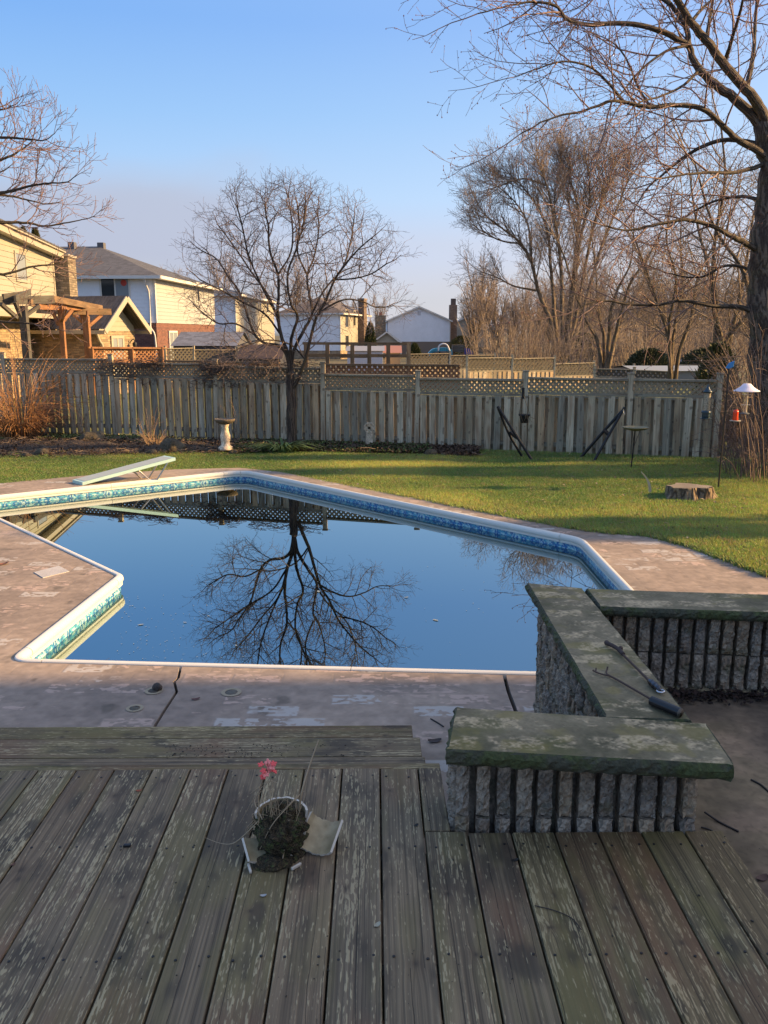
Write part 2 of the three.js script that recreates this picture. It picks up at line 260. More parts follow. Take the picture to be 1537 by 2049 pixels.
const WHITE = plain(0.66, 0.64, 0.58, { roughness: 0.42 });
const linerTex = surf(1024, 64, (u, v) => { const n = fbm(u, v, 44, 4, 3, 501), k = fbm(u, v, 80, 7, 2, 503); let c = mixc([0.03, 0.15, 0.38], [0.10, 0.36, 0.50], ss(0.35, 0.62, n)); c = mixc(c, [0.50, 0.68, 0.66], 0.7 * ss(0.50, 0.62, k)); c = mixc(c, [0.01, 0.07, 0.26], 0.6 * ss(0.6, 0.7, fbm(u, v, 40, 4, 3, 507))); return [...c, 0.5]; }, false);
const LINER = mat(linerTex, { size: [1.5, 0.12], roughness: 0.35 });
const barkTex = surf(256, 512, (u, v) => { const w = u + 0.05 * (fbm(u, v, 3, 6, 3, 601) - 0.5), r = fbm(w, v, 22, 3, 3, 603), f = fbm(u, v, 40, 60, 2, 605); const k = Math.abs(2 * r - 1); let c = mixc([0.045, 0.036, 0.030], [0.150, 0.125, 0.100], ss(0.02, 0.35, k)); c = mixc(c, [0.11, 0.12, 0.06], 0.35 * ss(0.55, 0.75, fbm(u, v, 3, 4, 4, 609))); return [...c.map((x) => x * (0.7 + 0.6 * f)), ss(0, 0.4, k)]; });
const BARK = mat(barkTex, { size: [1, 0.8], bump: 0.02, roughness: 0.95, rgb: [0.95, 0.92, 0.9] });
const BARKG = mat(barkTex, { size: [1, 1.2], bump: 0.02, roughness: 0.95, rgb: [1.5, 1.35, 1.1] });
const BARKD = mat(barkTex, { size: [1, 0.8], bump: 0.015, roughness: 0.9, rgb: [0.75, 0.64, 0.60] });
const TWIG = plain(0.19, 0.135, 0.11), TWIGR = plain(0.20, 0.125, 0.105), TWIGG = plain(0.22, 0.165, 0.125), TWIGFAR = plain(0.235, 0.18, 0.14), BUD = plain(0.16, 0.035, 0.035);
const shingleTex = surf(512, 512, (u, v) => { const row = Math.floor(v * 24), col = Math.floor(u * 16 + (row % 2) * 0.5), r = hsh(col % 16, row, 701), f = fbm(u, v, 120, 120, 2, 703), fy = v * 24 - row; const x = (0.75 + 0.5 * r) * (0.8 + 0.4 * f) * (fy < 0.12 ? 0.55 : 1); return [0.082 * x, 0.084 * x, 0.096 * x, fy]; });
const ROOF = mat(shingleTex, { size: [3.4, 3.4], bump: 0.02, roughness: 0.95 });
const ROOFB = mat(shingleTex, { size: [3.4, 3.4], bump: 0.02, roughness: 0.95, rgb: [1.25, 1.05, 0.9] });
const sideTex = surf(512, 256, (u, v) => { const f = fbm(u, v, 8, 4, 4, 711), g = fbm(u, v, 90, 20, 2, 713); const x = 0.86 + 0.14 * f + 0.06 * (g - 0.5); return [x, x, x, 0.5]; }, false);
const SIDEWLIT = mat(sideTex, { size: [4, 2], rgb: [0.37, 0.38, 0.38], roughness: 0.6 }), SIDEC = mat(sideTex, { size: [4, 2], rgb: [0.33, 0.315, 0.26], roughness: 0.65 }), SIDESHADE = mat(sideTex, { size: [4, 2], rgb: [0.82, 0.85, 0.90], roughness: 0.6 }), SIDET = mat(sideTex, { size: [4, 2], rgb: [0.36, 0.31, 0.24], roughness: 0.7 });  // siding colours toned down for sunlit walls, brightened for walls in shade
function brickTex(seed, a, b, mortar) { return surf(512, 512, (u, v) => { const row = Math.floor(v * 16), xx = u * 6 + (row % 2) * 0.5, col = Math.floor(xx), fx = xx - col, fy = v * 16 - row, r = hsh(((col % 6) + 6) % 6, row, seed), f = fbm(u, v, 80, 80, 2, seed + 3); const m = fx < 0.05 || fy < 0.13; const c = m ? mortar : mixc(a, b, r); return [...c.map((x) => x * (0.75 + 0.5 * f)), m ? 0 : 0.7 + 0.3 * f]; }); }
const BRICKR = mat(brickTex(721, [0.11, 0.045, 0.035], [0.20, 0.085, 0.06], [0.14, 0.12, 0.11]), { size: [1.4, 1.2], bump: 0.008 });
const BRICKT = mat(brickTex(731, [0.20, 0.15, 0.10], [0.40, 0.30, 0.19], [0.20, 0.17, 0.13]), { size: [1.6, 1.4], bump: 0.01 });
const BRICKG = mat(brickTex(741, [0.14, 0.115, 0.085], [0.30, 0.245, 0.18], [0.10, 0.085, 0.07]), { size: [1.6, 1.6], bump: 0.015 });
const TRIM = plain(0.62, 0.61, 0.58, { roughness: 0.5 }), TRIMC = plain(0.36, 0.33, 0.27, { roughness: 0.5 }), GLASS = new THREE.MeshStandardMaterial({ color: new THREE.Color().setRGB(0.03, 0.035, 0.04), roughness: 0.08 }), SKYPANE = plain(0.22, 0.25, 0.28, { roughness: 0.3 });  // bluish pane colour stands in for sky mirrored in the glass
const BLACKM = plain(0.018, 0.018, 0.02, { roughness: 0.45, metalness: 0.3 }), STEEL = plain(0.55, 0.50, 0.45, { roughness: 0.3, metalness: 1 });

// ================================================================== the near ground: deck, steps, patio, pool, lawn
const CON = -0.5, WATER = -0.634, lawnY = (Z) => -0.428 - 0.009 * Z;
{
  const ground = planePoly([[-600, -200], [600, -200], [600, 800], [-600, 800]], -1.25);
  struct('ground', ground, mat(surf(256, 256, (u, v) => { const n = fbm(u, v, 6, 6, 5, 11), f = fbm(u, v, 60, 60, 2, 12); return mixc([0.05, 0.06, 0.02], [0.13, 0.10, 0.06], n).map((x) => x * (0.7 + 0.6 * f)); }, false), { size: [9, 9], roughness: 1 }));
}
// ---- wooden deck
{
  const rnd = rngOf(5), TH = 0.66 * Math.PI / 180, P0 = 0.01935, PW = 0.1452, GAP = 0.0058, zF = 2.99, zN = 2.56;
  const deck = thing('wooden_deck', 'weathered grey wooden deck of wide boards in the foreground, greenish at the right', 'deck', V3(0, 0, 0), null, TH); 
  const plank = (x0, x1, z0, z1, m) => { const g = alongUV(new RoundedBoxGeometry(x1 - x0, 0.036, z1 - z0, 1, 0.004), 0.075, rnd() * 5); g.rotateZ((rnd() - 0.5) * 0.012); g.translate((x0 + x1) / 2, -0.018 + (rnd() - 0.5) * 0.003, -(z0 + z1) / 2); part('plank', g, m, deck); };
  for (let k = -24; k < 8; k++) {
    const x0 = P0 + k * PW + GAP / 2, x1 = Math.min(P0 + (k + 1) * PW - GAP / 2, 1.165);
    const m = k >= 3 ? DECKG[Math.floor(rnd() * 3)] : DECK[(k * 5 + 60) % 6];
    if (k < 1) plank(x0, x1, -1.6 - 0, zF + (rnd() - 0.5) * 0.006, m);
    else if (k === 1) { plank(x0, 0.2515, zN + 0.01, zF, m); plank(x0, x1, -1.6, zN + 0.004, m); }
    else plank(x0, x1, -1.6, zN + (rnd() - 0.5) * 0.006, m);
  }
  const rim = alongUV(new RoundedBoxGeometry(0.14, 0.04, 4.6, 1, 0.004), 0.07, 1.7); rim.scale(1, 1, 1);
  const rg = alongUV(new RoundedBoxGeometry(0.042, 0.17, 3.75, 1, 0.004), 0.05, 0.3); rg.rotateY(Math.PI / 2); rg.translate(0.2515 - 1.875, -0.089, -3.015); part('rim_board', rg, DECKG[2], deck);
  const side = alongUV(new RoundedBoxGeometry(0.04, 0.14, 4.1, 1, 0.004), 0.05, 2.3); side.translate(1.142, -0.110, -(zN - 2.06)); part('rim_board', side, DECKG[0], deck);
  const joists = []; for (const z of [-1.2, -0.4, 0.2, 0.75, 1.16, 1.57, 1.98, 2.48]) { joists.push(box(-3.4, 1.12, -0.18, -0.04, -z - 0.02, -z + 0.02)); } 
  part('joist', merge(joists), DARKW, deck).userData.kind = 'stuff';
  const screws = []; 
  for (let k = -24; k < 8; k++) for (const z of [0.75, 1.16, 1.57, 1.98, 2.48, 2.93]) for (const f of [0.2, 0.78]) { if (z > 2.5 && k > 0) continue; const s = new THREE.CylinderGeometry(0.0042, 0.0042, 0.002, 7); s.translate(P0 + (k + f + (rnd() - 0.5) * 0.12) * PW, 0.0012, -z + (rnd() - 0.5) * 0.02); screws.push(s); }
  tag(part('screw', merge(screws), plain(0.012, 0.010, 0.010, { roughness: 0.6 }), deck), null, null, null, 'stuff');
}
// ---- two low steps in front of the deck
{
  const rnd = rngOf(9), TH = 0.66 * Math.PI / 180;
  const mk = (name, label, y, boards, xr, yb) => {
    const t = thing(name, label, 'step', V3(0, 0, 0), 'wooden steps below the deck', TH);
    boards.forEach(([z0, z1, m, e]) => { const g = alongUV(new RoundedBoxGeometry(z1 - z0 - 0.005, 0.038, 4.4 + xr + e, 1, 0.004), 0.05, rnd() * 5); g.rotateY(-Math.PI / 2); g.translate((xr + e - 4.4) / 2, y - 0.019, -(z0 + z1) / 2); part('tread_board', g, m, t); });
    const zf = boards[boards.length - 1][1]; const r = alongUV(new RoundedBoxGeometry(0.034, y - 0.04 - yb, 4.38 + xr, 1, 0.003), 0.05, 0.6); r.rotateY(-Math.PI / 2); r.translate((xr - 4.4) / 2, (y - 0.04 + yb) / 2, -(zf - 0.03)); part('riser', r, DECK[3], t);
    const sd = alongUV(new RoundedBoxGeometry(0.034, y - 0.04 - yb, zf - 3.1, 1, 0.003), 0.05, 0.6); sd.translate(xr - 0.025, (y - 0.04 + yb) / 2, -(zf + 3.0) / 2); part('stringer', sd, DECK[4], t);
  };
  mk('wooden_step', 'upper wooden step of grey boards just below the deck edge', -0.17, [[3.04, 3.22, DECK[3], 0.012], [3.22, 3.403, DECK[0], 0.012], [3.403, 3.585, DECK[3], 0]], 0.205, -0.34);
  mk('wooden_step', 'lower wooden step of greenish boards next to the concrete', -0.34, [[3.60, 3.76, DECK[0], 0], [3.76, 3.92, DECK[4], 0], [3.92, 4.055, DECKG[2], 0]], 0.19, CON);
}
// ---- pool outline [X, Z forward]
const POOL0 = [[-2.46, 5.34], [2.085, 5.04], [2.08, 8.74], [-2.14, 13.2], [-2.37, 13.2], [-5.53, 10.87], [-2.36, 7.353]];
function fillet(poly, rad, n) {
  const out = []; const N = poly.length; out.corner = [];
  for (let i = 0; i < N; i++) {
    const p = poly[i], a = poly[(i + N - 1) % N], b = poly[(i + 1) % N]; const la = Math.hypot(a[0] - p[0], a[1] - p[1]), lb = Math.hypot(b[0] - p[0], b[1] - p[1]); const r = Math.min(rad[i] ?? 0.1, la * 0.45, lb * 0.45);
    const s = [p[0] + (a[0] - p[0]) / la * r, p[1] + (a[1] - p[1]) / la * r], e = [p[0] + (b[0] - p[0]) / lb * r, p[1] + (b[1] - p[1]) / lb * r];
    for (let k = 0; k <= n; k++) { const t = k / n; out.push([(1 - t) ** 2 * s[0] + 2 * t * (1 - t) * p[0] + t * t * e[0], (1 - t) ** 2 * s[1] + 2 * t * (1 - t) * p[1] + t * t * e[1]]); }
  }
  return out;
}
const NF = 6, POOL = fillet(POOL0, [0.1, 0.15, 0.16, 0.08, 0.08, 0.12, 0.06], NF);
const poolN = POOL.map((p, i) => { const a = POOL[(i + POOL.length - 1) % POOL.length], b = POOL[(i + 1) % POOL.length]; const n1 = [-(p[1] - a[1]), p[0] - a[0]], n2 = [-(b[1] - p[1]), b[0] - p[0]]; const l1 = Math.hypot(...n1), l2 = Math.hypot(...n2); const m = [n1[0] / l1 + n2[0] / l2, n1[1] / l1 + n2[1] / l2], l = Math.hypot(...m); const k = 1 / Math.max(0.4, (m[0] * n1[0] / l1 + m[1] * n1[1] / l1) / l); return [m[0] / l * k, m[1] / l * k]; });
const offPool = (o) => POOL.map((p, i) => [p[0] + poolN[i][0] * o, p[1] + poolN[i][1] * o]);
const polyIn = (poly, x, z) => { let c = false; for (let i = 0, j = poly.length - 1; i < poly.length; j = i++) { const [xi, zi] = poly[i], [xj, zj] = poly[j]; if ((zi > z) !== (zj > z) && x < (xj - xi) * (z - zi) / (zj - zi) + xi) c = !c; } return c; };
{
  const pool = thing('swimming_pool', 'angular swimming pool with white coping and blue patterned liner, full of dark water', 'swimming pool', V3(-0.4, -1.2, -8.5));
  const prof = [[-0.034, -0.03], [-0.034, 0.006], [-0.028, 0.012], [-0.01, 0.015], [0.006, 0.012], [0.020, 0.002], [0.027, -0.012], [0.028, -0.03], [0.022, -0.044], [0.010, -0.051], [0.010, -0.058], [0.017, -0.061], [0.018, -0.074], [0.007, -0.079], [-0.004, -0.079]];
  const N = POOL.length;
  const sweep = (pts, nrm) => { // pts along the run
    const pos = [], idx = [], uv = []; const M = prof.length; let L = 0;
    pts.forEach((p, i) => { if (i) L += Math.hypot(p[0] - pts[i - 1][0], p[1] - pts[i - 1][1]); prof.forEach(([o, y], j) => { pos.push(p[0] + nrm[i][0] * o, CON + y, -(p[1] + nrm[i][1] * o)); uv.push(L, j * 0.02); }); });
    for (let i = 0; i < pts.length - 1; i++) for (let j = 0; j < M - 1; j++) { const a = i * M + j; idx.push(a, a + 1, a + M, a + 1, a + M + 1, a + M); }
    for (const e of [0, pts.length - 1]) for (let j = 1; j < M - 1; j++) idx.push(e * M, e * M + j, e * M + j + 1);
    const g = new THREE.BufferGeometry(); g.setAttribute('position', new THREE.Float32BufferAttribute(pos, 3)); g.setAttribute('uv', new THREE.Float32BufferAttribute(uv, 2)); g.setIndex(idx); return toCreasedNormals(g.toNonIndexed(), 0.6);
  };
  for (let c = 0; c < POOL0.length; c++) {
    const s = c * (NF + 1), e = s + NF; // corner piece, then the straight to the next corner
    const ext = (i, j, d) => { const p = POOL[i], q = POOL[j % N], l = Math.hypot(q[0] - p[0], q[1] - p[1]); return [p[0] + (q[0] - p[0]) / l * d, p[1] + (q[1] - p[1]) / l * d]; };
    const nx = (e + 1) % N, len = Math.hypot(POOL[nx][0] - POOL[e][0], POOL[nx][1] - POOL[e][1]), nn = [-(POOL[nx][1] - POOL[e][1]) / len, (POOL[nx][0] - POOL[e][0]) / len];
    const pi = (s + N - 1) % N, pl = Math.hypot(POOL[s][0] - POOL[pi][0], POOL[s][1] - POOL[pi][1]), pn = [-(POOL[s][1] - POOL[pi][1]) / pl, (POOL[s][0] - POOL[pi][0]) / pl];
    const cp = [], cn = []; cp.push(ext(s, pi, Math.min(0.09, pl / 2 - 0.003))); cn.push(pn); for (let k = s; k <= e; k++) { cp.push(POOL[k]); cn.push(poolN[k]); } cp.push(ext(e, nx, Math.min(0.09, len / 2 - 0.003))); cn.push(nn);
    part('coping_corner', sweep(cp, cn), WHITE, pool);
    if (len > 0.25) { const m = Math.max(1, Math.round(len / 2.45)); for (let k = 0; k < m; k++) { const a = 0.094 + (len - 0.188) * k / m + 0.0025, b = 0.094 + (len - 0.188) * (k + 1) / m - 0.0025; part('coping', sweep([ext(e, nx, a), ext(e, nx, b)], [nn, nn]), WHITE, pool); } }
  }
  { // liner wall with its printed band
    const pos = [], uv = [], idx = []; let L = 0; const ring = [...POOL, POOL[0]]; const ys = [-0.077, -0.27, -1.0];
    ring.forEach((p, i) => { if (i) L += Math.hypot(p[0] - ring[i - 1][0], p[1] - ring[i - 1][1]); ys.forEach((y) => { pos.push(p[0], CON + y, -p[1]); uv.push(L, y + 0.27); }); });
    for (let i = 0; i < ring.length - 1; i++) for (let j = 0; j < 2; j++) { const a = i * 3 + j; idx.push(a, a + 1, a + 3, a + 1, a + 4, a + 3); }
    const g = new THREE.BufferGeometry(); g.setAttribute('position', new THREE.Float32BufferAttribute(pos, 3)); g.setAttribute('uv', new THREE.Float32BufferAttribute(uv, 2)); g.setIndex(idx); g.computeVertexNormals(); part('liner', g, LINER, pool);
  }
  const wm = new THREE.MeshPhysicalMaterial({ roughness: 0.0, metalness: 1 }); wm.color.setRGB(0.23, 0.335, 0.36);
  const wg = planePoly(POOL, WATER); const water = struct('pool_water', wg, wm, 'still dark pool water mirroring sky, tree and fence');
}
// ---- concrete patio in three slabs split by cracks
const LAWN_EDGE_PX = [[-60, 978], [0, 967], [150, 953], [350, 939], [480, 936], [560, 944], [700, 971], [850, 1000], [1000, 1030], [1150, 1058], [1230, 1068], [1290, 1071], [1380, 1094], [1460, 1124], [1537, 1154]];
const lawnEdge = LAWN_EDGE_PX.map(([x, y]) => { const p = G(x, y, CON); return [p.x, -p.z]; });
{
  const patio = new THREE.Group(); patio.name = 'patio'; scene.add(patio); patio.userData = { kind: 'structure', label: 'worn brown concrete pool surround with flaking paint' }; baseOf.set(patio, V3(0, 0, 0));
  const out = offPool(-0.036), pt = (x, y) => { const p = G(x, y, CON); return [p.x, -p.z]; };
  const c1 = [[357, 1356], [349, 1364], [354, 1384], [331, 1419], [313, 1448]].map((q) => pt(...q)), c2 = [[1011, 1358], [1018, 1385], [1031, 1420]].map((q) => pt(...q));
  const frontZ = (x) => { const a = out[NF], b = out[NF + 1]; return a[1] + (b[1] - a[1]) * (x - a[0]) / (b[0] - a[0]); };
  const t1 = [-1.33, frontZ(-1.33)], t2 = [0.768, frontZ(0.768)]; c1.push([-1.25, 2.4]); c2.push([0.80, 2.4]);
  const sh = (l, d) => l.map(([x, z]) => [x + d, z]);
  const C1 = [t1, ...c1], C2 = [t2, ...c2], corner = (k) => out.slice(k * (NF + 1), k * (NF + 1) + NF + 1);
  const A = [...sh(C1, -0.009).reverse(), ...corner(0).reverse().slice(0), ...corner(6).reverse(), ...corner(5).reverse().slice(0, 4), [-9, 10.9], [-9, 2.4]];
  const B = [...sh(C1, 0.009), ...sh(C2, -0.012).reverse()];
  const C = [...sh(C2, 0.012).reverse(), ...corner(1), ...corner(2), ...corner(3), ...corner(4), ...corner(5).slice(0, 4), [-9, 10.9], [-9, 12.4], ...lawnEdge, [4.7, 6.7], [6.2, 6.3], [9, 6.1], [9, 2.4]];
  for (const [poly] of [[A], [B], [C]]) part('concrete_slab', planePoly(poly, CON, 0.13), CONC, patio);
  // control joint across the left bay
  // right, higher patch of ground enclosed by the stone walls
  struct('paved_ground', planePoly([[0.9, 2.58], [1.19, 2.50], [1.19, -2], [7, -2], [7, 4.3], [0.9, 4.3]], -0.115, 0.4), DIRTC, 'dirty concrete ground inside the stone walls');
  const lidP = [[68, 1146], [118, 1133], [139, 1144], [86, 1157]].map((q) => pt(...q)); single('skimmer_lid', planePoly(lidP, CON + 0.006, 0.012), LID, 'pale rectangular skimmer lid set in the left concrete bay', 'lid');
}
// ---- lawn
{
  const poly = [[-40, 12.9], [-9, 12.4], ...lawnEdge, [4.7, 6.7], [6.2, 6.3], [9, 6.1], [40, 6], [40, 40], [-40, 40]];
  const g = planePoly(poly, 0); const p = g.attributes.position; for (let i = 0; i < p.count; i++) p.setY(i, lawnY(-p.getZ(i))); g.computeVertexNormals();
  const LAWNM = mat(surf(1024, 1024, (u, v) => { const a = fbm(u, v, 5, 5, 5, 801), b = fbm(u, v, 120, 120, 3, 803), d = fbm(u, v, 20, 20, 4, 805); let c = mixc([0.060, 0.085, 0.016], [0.15, 0.15, 0.04], clamp(0.5 + 1.6 * (a - 0.5) + d - 0.5, 0, 1)); return [...c.map((x) => x * (0.55 + 0.9 * b)), b]; }), { size: [5, 5], bump: 0.02, roughness: 1 });
  struct('lawn', g, LAWNM, 'winter lawn between the pool and the grey fence');
  // an edge of turf: side strip down to the slab
  const rnd = rngOf(77), tuft = []; 
  const blade = (x, z, h, lean, a, w) => { const dx = Math.cos(a), dz = Math.sin(a); const g = new THREE.BufferGeometry(); const px = -dz * w, pz = dx * w; g.setAttribute('position', new THREE.Float32BufferAttribute([x - px, 0, z - pz, x + px, 0, z + pz, x + dx * lean * 0.45 + px * 0.7, h * 0.62, z + dz * lean * 0.45 + pz * 0.7, x - px, 0, z - pz, x + dx * lean * 0.45 + px * 0.7, h * 0.62, z + dz * lean * 0.45 + pz * 0.7, x + dx * lean, h, z + dz * lean], 3)); g.computeVertexNormals(); g.setAttribute('uv', new THREE.Float32BufferAttribute(new Float32Array(12), 2)); return g; };
  for (let k = 0; k < 16; k++) { const a = rnd() * 6.283, q = rnd() * 0.05; tuft.push(blade(Math.cos(a) * q, Math.sin(a) * q, 0.022 + rnd() * 0.03, 0.01 + rnd() * 0.03, rnd() * 6.283, 0.0028)); }
  const TG = mergeGeometries(tuft), gm = new THREE.MeshPhysicalMaterial({ roughness: 0.95, side: THREE.DoubleSide, transmission: 0.45, thickness: 0 }); 
  const spots = []; 
  const bedZ = (x) => 14.9 + 0; 
  for (let n = 0; n < 260000 && spots.length < 90000; n++) {
    const Z = 6.2 + 10.8 * Math.pow(rnd(), 0.75), half = Z * 0.485 + 0.4, x = (rnd() * 2 - 1) * half; if (!polyIn(poly, x, Z) || Z > 16.95 - 0.293 * (x + 1.2)) continue; spots.push([x, Z]);
  }
  // thicker fringe along the edge of the concrete
  for (let i = 1; i < lawnEdge.length - 1; i++) { const [a, b] = [lawnEdge[i], lawnEdge[i + 1]]; const L = Math.hypot(b[0] - a[0], b[1] - a[1]); for (let k = 0; k < L * 90; k++) { const t = rnd(); spots.push([lerp(a[0], b[0], t) + (rnd() - 0.5) * 0.03, lerp(a[1], b[1], t) + rnd() * 0.07 - 0.03]); } }
  const im = new THREE.InstancedMesh(TG, gm, spots.length), M = new THREE.Matrix4(), q = new THREE.Quaternion(), c = new THREE.Color(), up = V3(0, 1, 0);
  spots.forEach(([x, Z], i) => { const s = 0.75 + rnd() * 0.7, pa = fbm(x / 16 + 0.5, Z / 16, 8, 8, 4, 61); q.setFromAxisAngle(up, rnd() * 6.283); M.compose(V3(x, lawnY(Z), -Z), q, V3(s * 1.25, s * (0.7 + 0.8 * pa), s * 1.25)); im.setMatrixAt(i, M); const col = mixc([0.13, 0.225, 0.040], [0.44, 0.45, 0.105], clamp(pa * 2.0 - 0.55 + (rnd() - 0.5) * 0.55, 0, 1)).map((k) => k * (0.75 + 0.5 * rnd())); im.setColorAt(i, c.setRGB(...(rnd() < 0.06 ? [0.34, 0.27, 0.13] : col))); });
  im.name = 'grass'; im.castShadow = im.receiveShadow = true; scene.add(tag(im, 'short green grass covering the lawn', 'grass', null, 'stuff'));
}
// ---- low walls of ribbed split blocks under mossy caps
function capSlab(poly, yTop, th, seed, parent, name = 'cap_slab', label) {
  const rnd = rngOf(seed), ring = [], N = poly.length; 
  for (let i = 0; i < N; i++) { const a = poly[i], b = poly[(i + 1) % N], L = Math.hypot(b[0] - a[0], b[1] - a[1]), n = Math.max(2, Math.round(L / 0.022)); for (let k = 0; k < n; k++) { const t = k / n; ring.push([lerp(a[0], b[0], t), lerp(a[1], b[1], t), (b[1] - a[1]) / L, -(b[0] - a[0]) / L, k === 0]); } }
  let area = 0; poly.forEach((p, i) => { const q = poly[(i + 1) % N]; area += p[0] * q[1] - q[0] * p[1]; }); const sg = area > 0 ? 1 : -1; // outward
  const rows = [[-0.006, 0], [0.0, -0.006], [0.006, -th * 0.35], [0.004, -th * 0.7], [-0.008, -th]];
  const pos = [], idx = [], M = rows.length, R = ring.length;
  ring.forEach(([x, z, nx, nz], i) => { const j0 = (vn(i * 0.3, seed, 999, 99, 3) - 0.5) * 0.006; rows.forEach(([o, y], j) => { const e = j === 0 ? j0 * 0.5 : (rnd() - 0.5) * 0.012 * (j > 1 ? 1 : 0.35) + j0; pos.push(x + sg * nx * (o + e), yTop + y + (j ? (rnd() - 0.5) * 0.005 : 0), -(z + sg * nz * (o + e))); }); });
  for (let i = 0; i < R; i++) for (let j = 0; j < M - 1; j++) { const a = i * M + j, b = ((i + 1) % R) * M + j; idx.push(a, b, a + 1, b, b + 1, a + 1); }
  const g = new THREE.BufferGeometry(); g.setAttribute('position', new THREE.Float32BufferAttribute(pos, 3)); g.setIndex(idx); const side = g.toNonIndexed(); side.computeVertexNormals();
  const top = [], bot = []; for (let i = 0; i < R; i++) { top.push([pos[i * M * 3], -pos[i * M * 3 + 2]]); bot.push([pos[(i * M + M - 1) * 3], -pos[(i * M + M - 1) * 3 + 2]]); }
  const slab = part(name, planePoly(top, yTop), CAP, parent, label);
  part('cap_edge', merge([boxUV(side), planePoly(bot, yTop - th)]), CAPEDGE, slab);
}
function ribGeo(w, h, d, seed) { // rough face towards +z
  const g = new THREE.BoxGeometry(w, h, d, 4, Math.max(4, Math.round(h / 0.018)), 2), p = g.attributes.position, v = V3();
  for (let i = 0; i < p.count; i++) {
    v.fromBufferAttribute(p, i); const f = v.z > d / 2 - 1e-4 ? 1 : v.z > -d / 2 + 1e-4 ? 0.5 : 0, a = fbm(v.x * 4 + 3.1, v.y * 2.2 + 2.3, 24, 24, 3, seed) - 0.5, b = fbm(v.y * 3 + 1.7, v.z * 5 + 4, 24, 24, 3, seed + 5) - 0.5;
    const edge = Math.max(Math.abs(v.x) / (w / 2), Math.abs(v.y) / (h / 2)); v.z += f * (a * 0.042 - 0.007 * ss(0.75, 1, edge)); v.x += f * b * 0.004 + 0.0022 * (vn(v.y * 40 + 10, seed, 999, 99, 4) - 0.5); v.y += f * 0.006 * a;
    p.setXYZ(i, v.x, v.y, v.z);
  }
  const q = g.toNonIndexed(); q.computeVertexNormals(); return boxUV(q, 1, seed * 0.137, seed * 0.071);
}
const RIBS = {}; function ribs(w, h, d) { const k = [w, h, d].join(); return RIBS[k] || (RIBS[k] = [...Array(6)].map((_, i) => ribGeo(w, h, d, 31 + i * 7))); }
function ribRow(t, a, b, y0, y1, w, pitch, depth, seed, mats, skip = 0) { // face along a->b ([X,Z]); outward to the right of a->b
  const rnd = rngOf(seed), L = Math.hypot(b[0] - a[0], b[1] - a[1]), d = [(b[0] - a[0]) / L, (b[1] - a[1]) / L], n = Math.round(L / pitch), st = L / n, h = y1 - y0 - 0.004, geos = ribs(w, +h.toFixed(3), depth);
  for (let k = 0; k < n; k++) { const s = (k + 0.5) * st, m = new THREE.Mesh(geos[Math.floor(rnd() * 6)], mats[Math.floor(rnd() * mats.length)]); m.name = 'stone_rib'; m.castShadow = m.receiveShadow = true; const o = -depth / 2 + 0.010 * (rnd() - 0.5); const bb = baseOf.get(t); m.position.set(a[0] + d[0] * s + d[1] * o - bb.x, (y0 + y1) / 2 - bb.y, -(a[1] + d[1] * s - d[0] * o) - bb.z); m.rotation.y = Math.atan2(d[1], d[0]); m.scale.x = 0.90 + 0.2 * rnd(); t.add(m); }
}
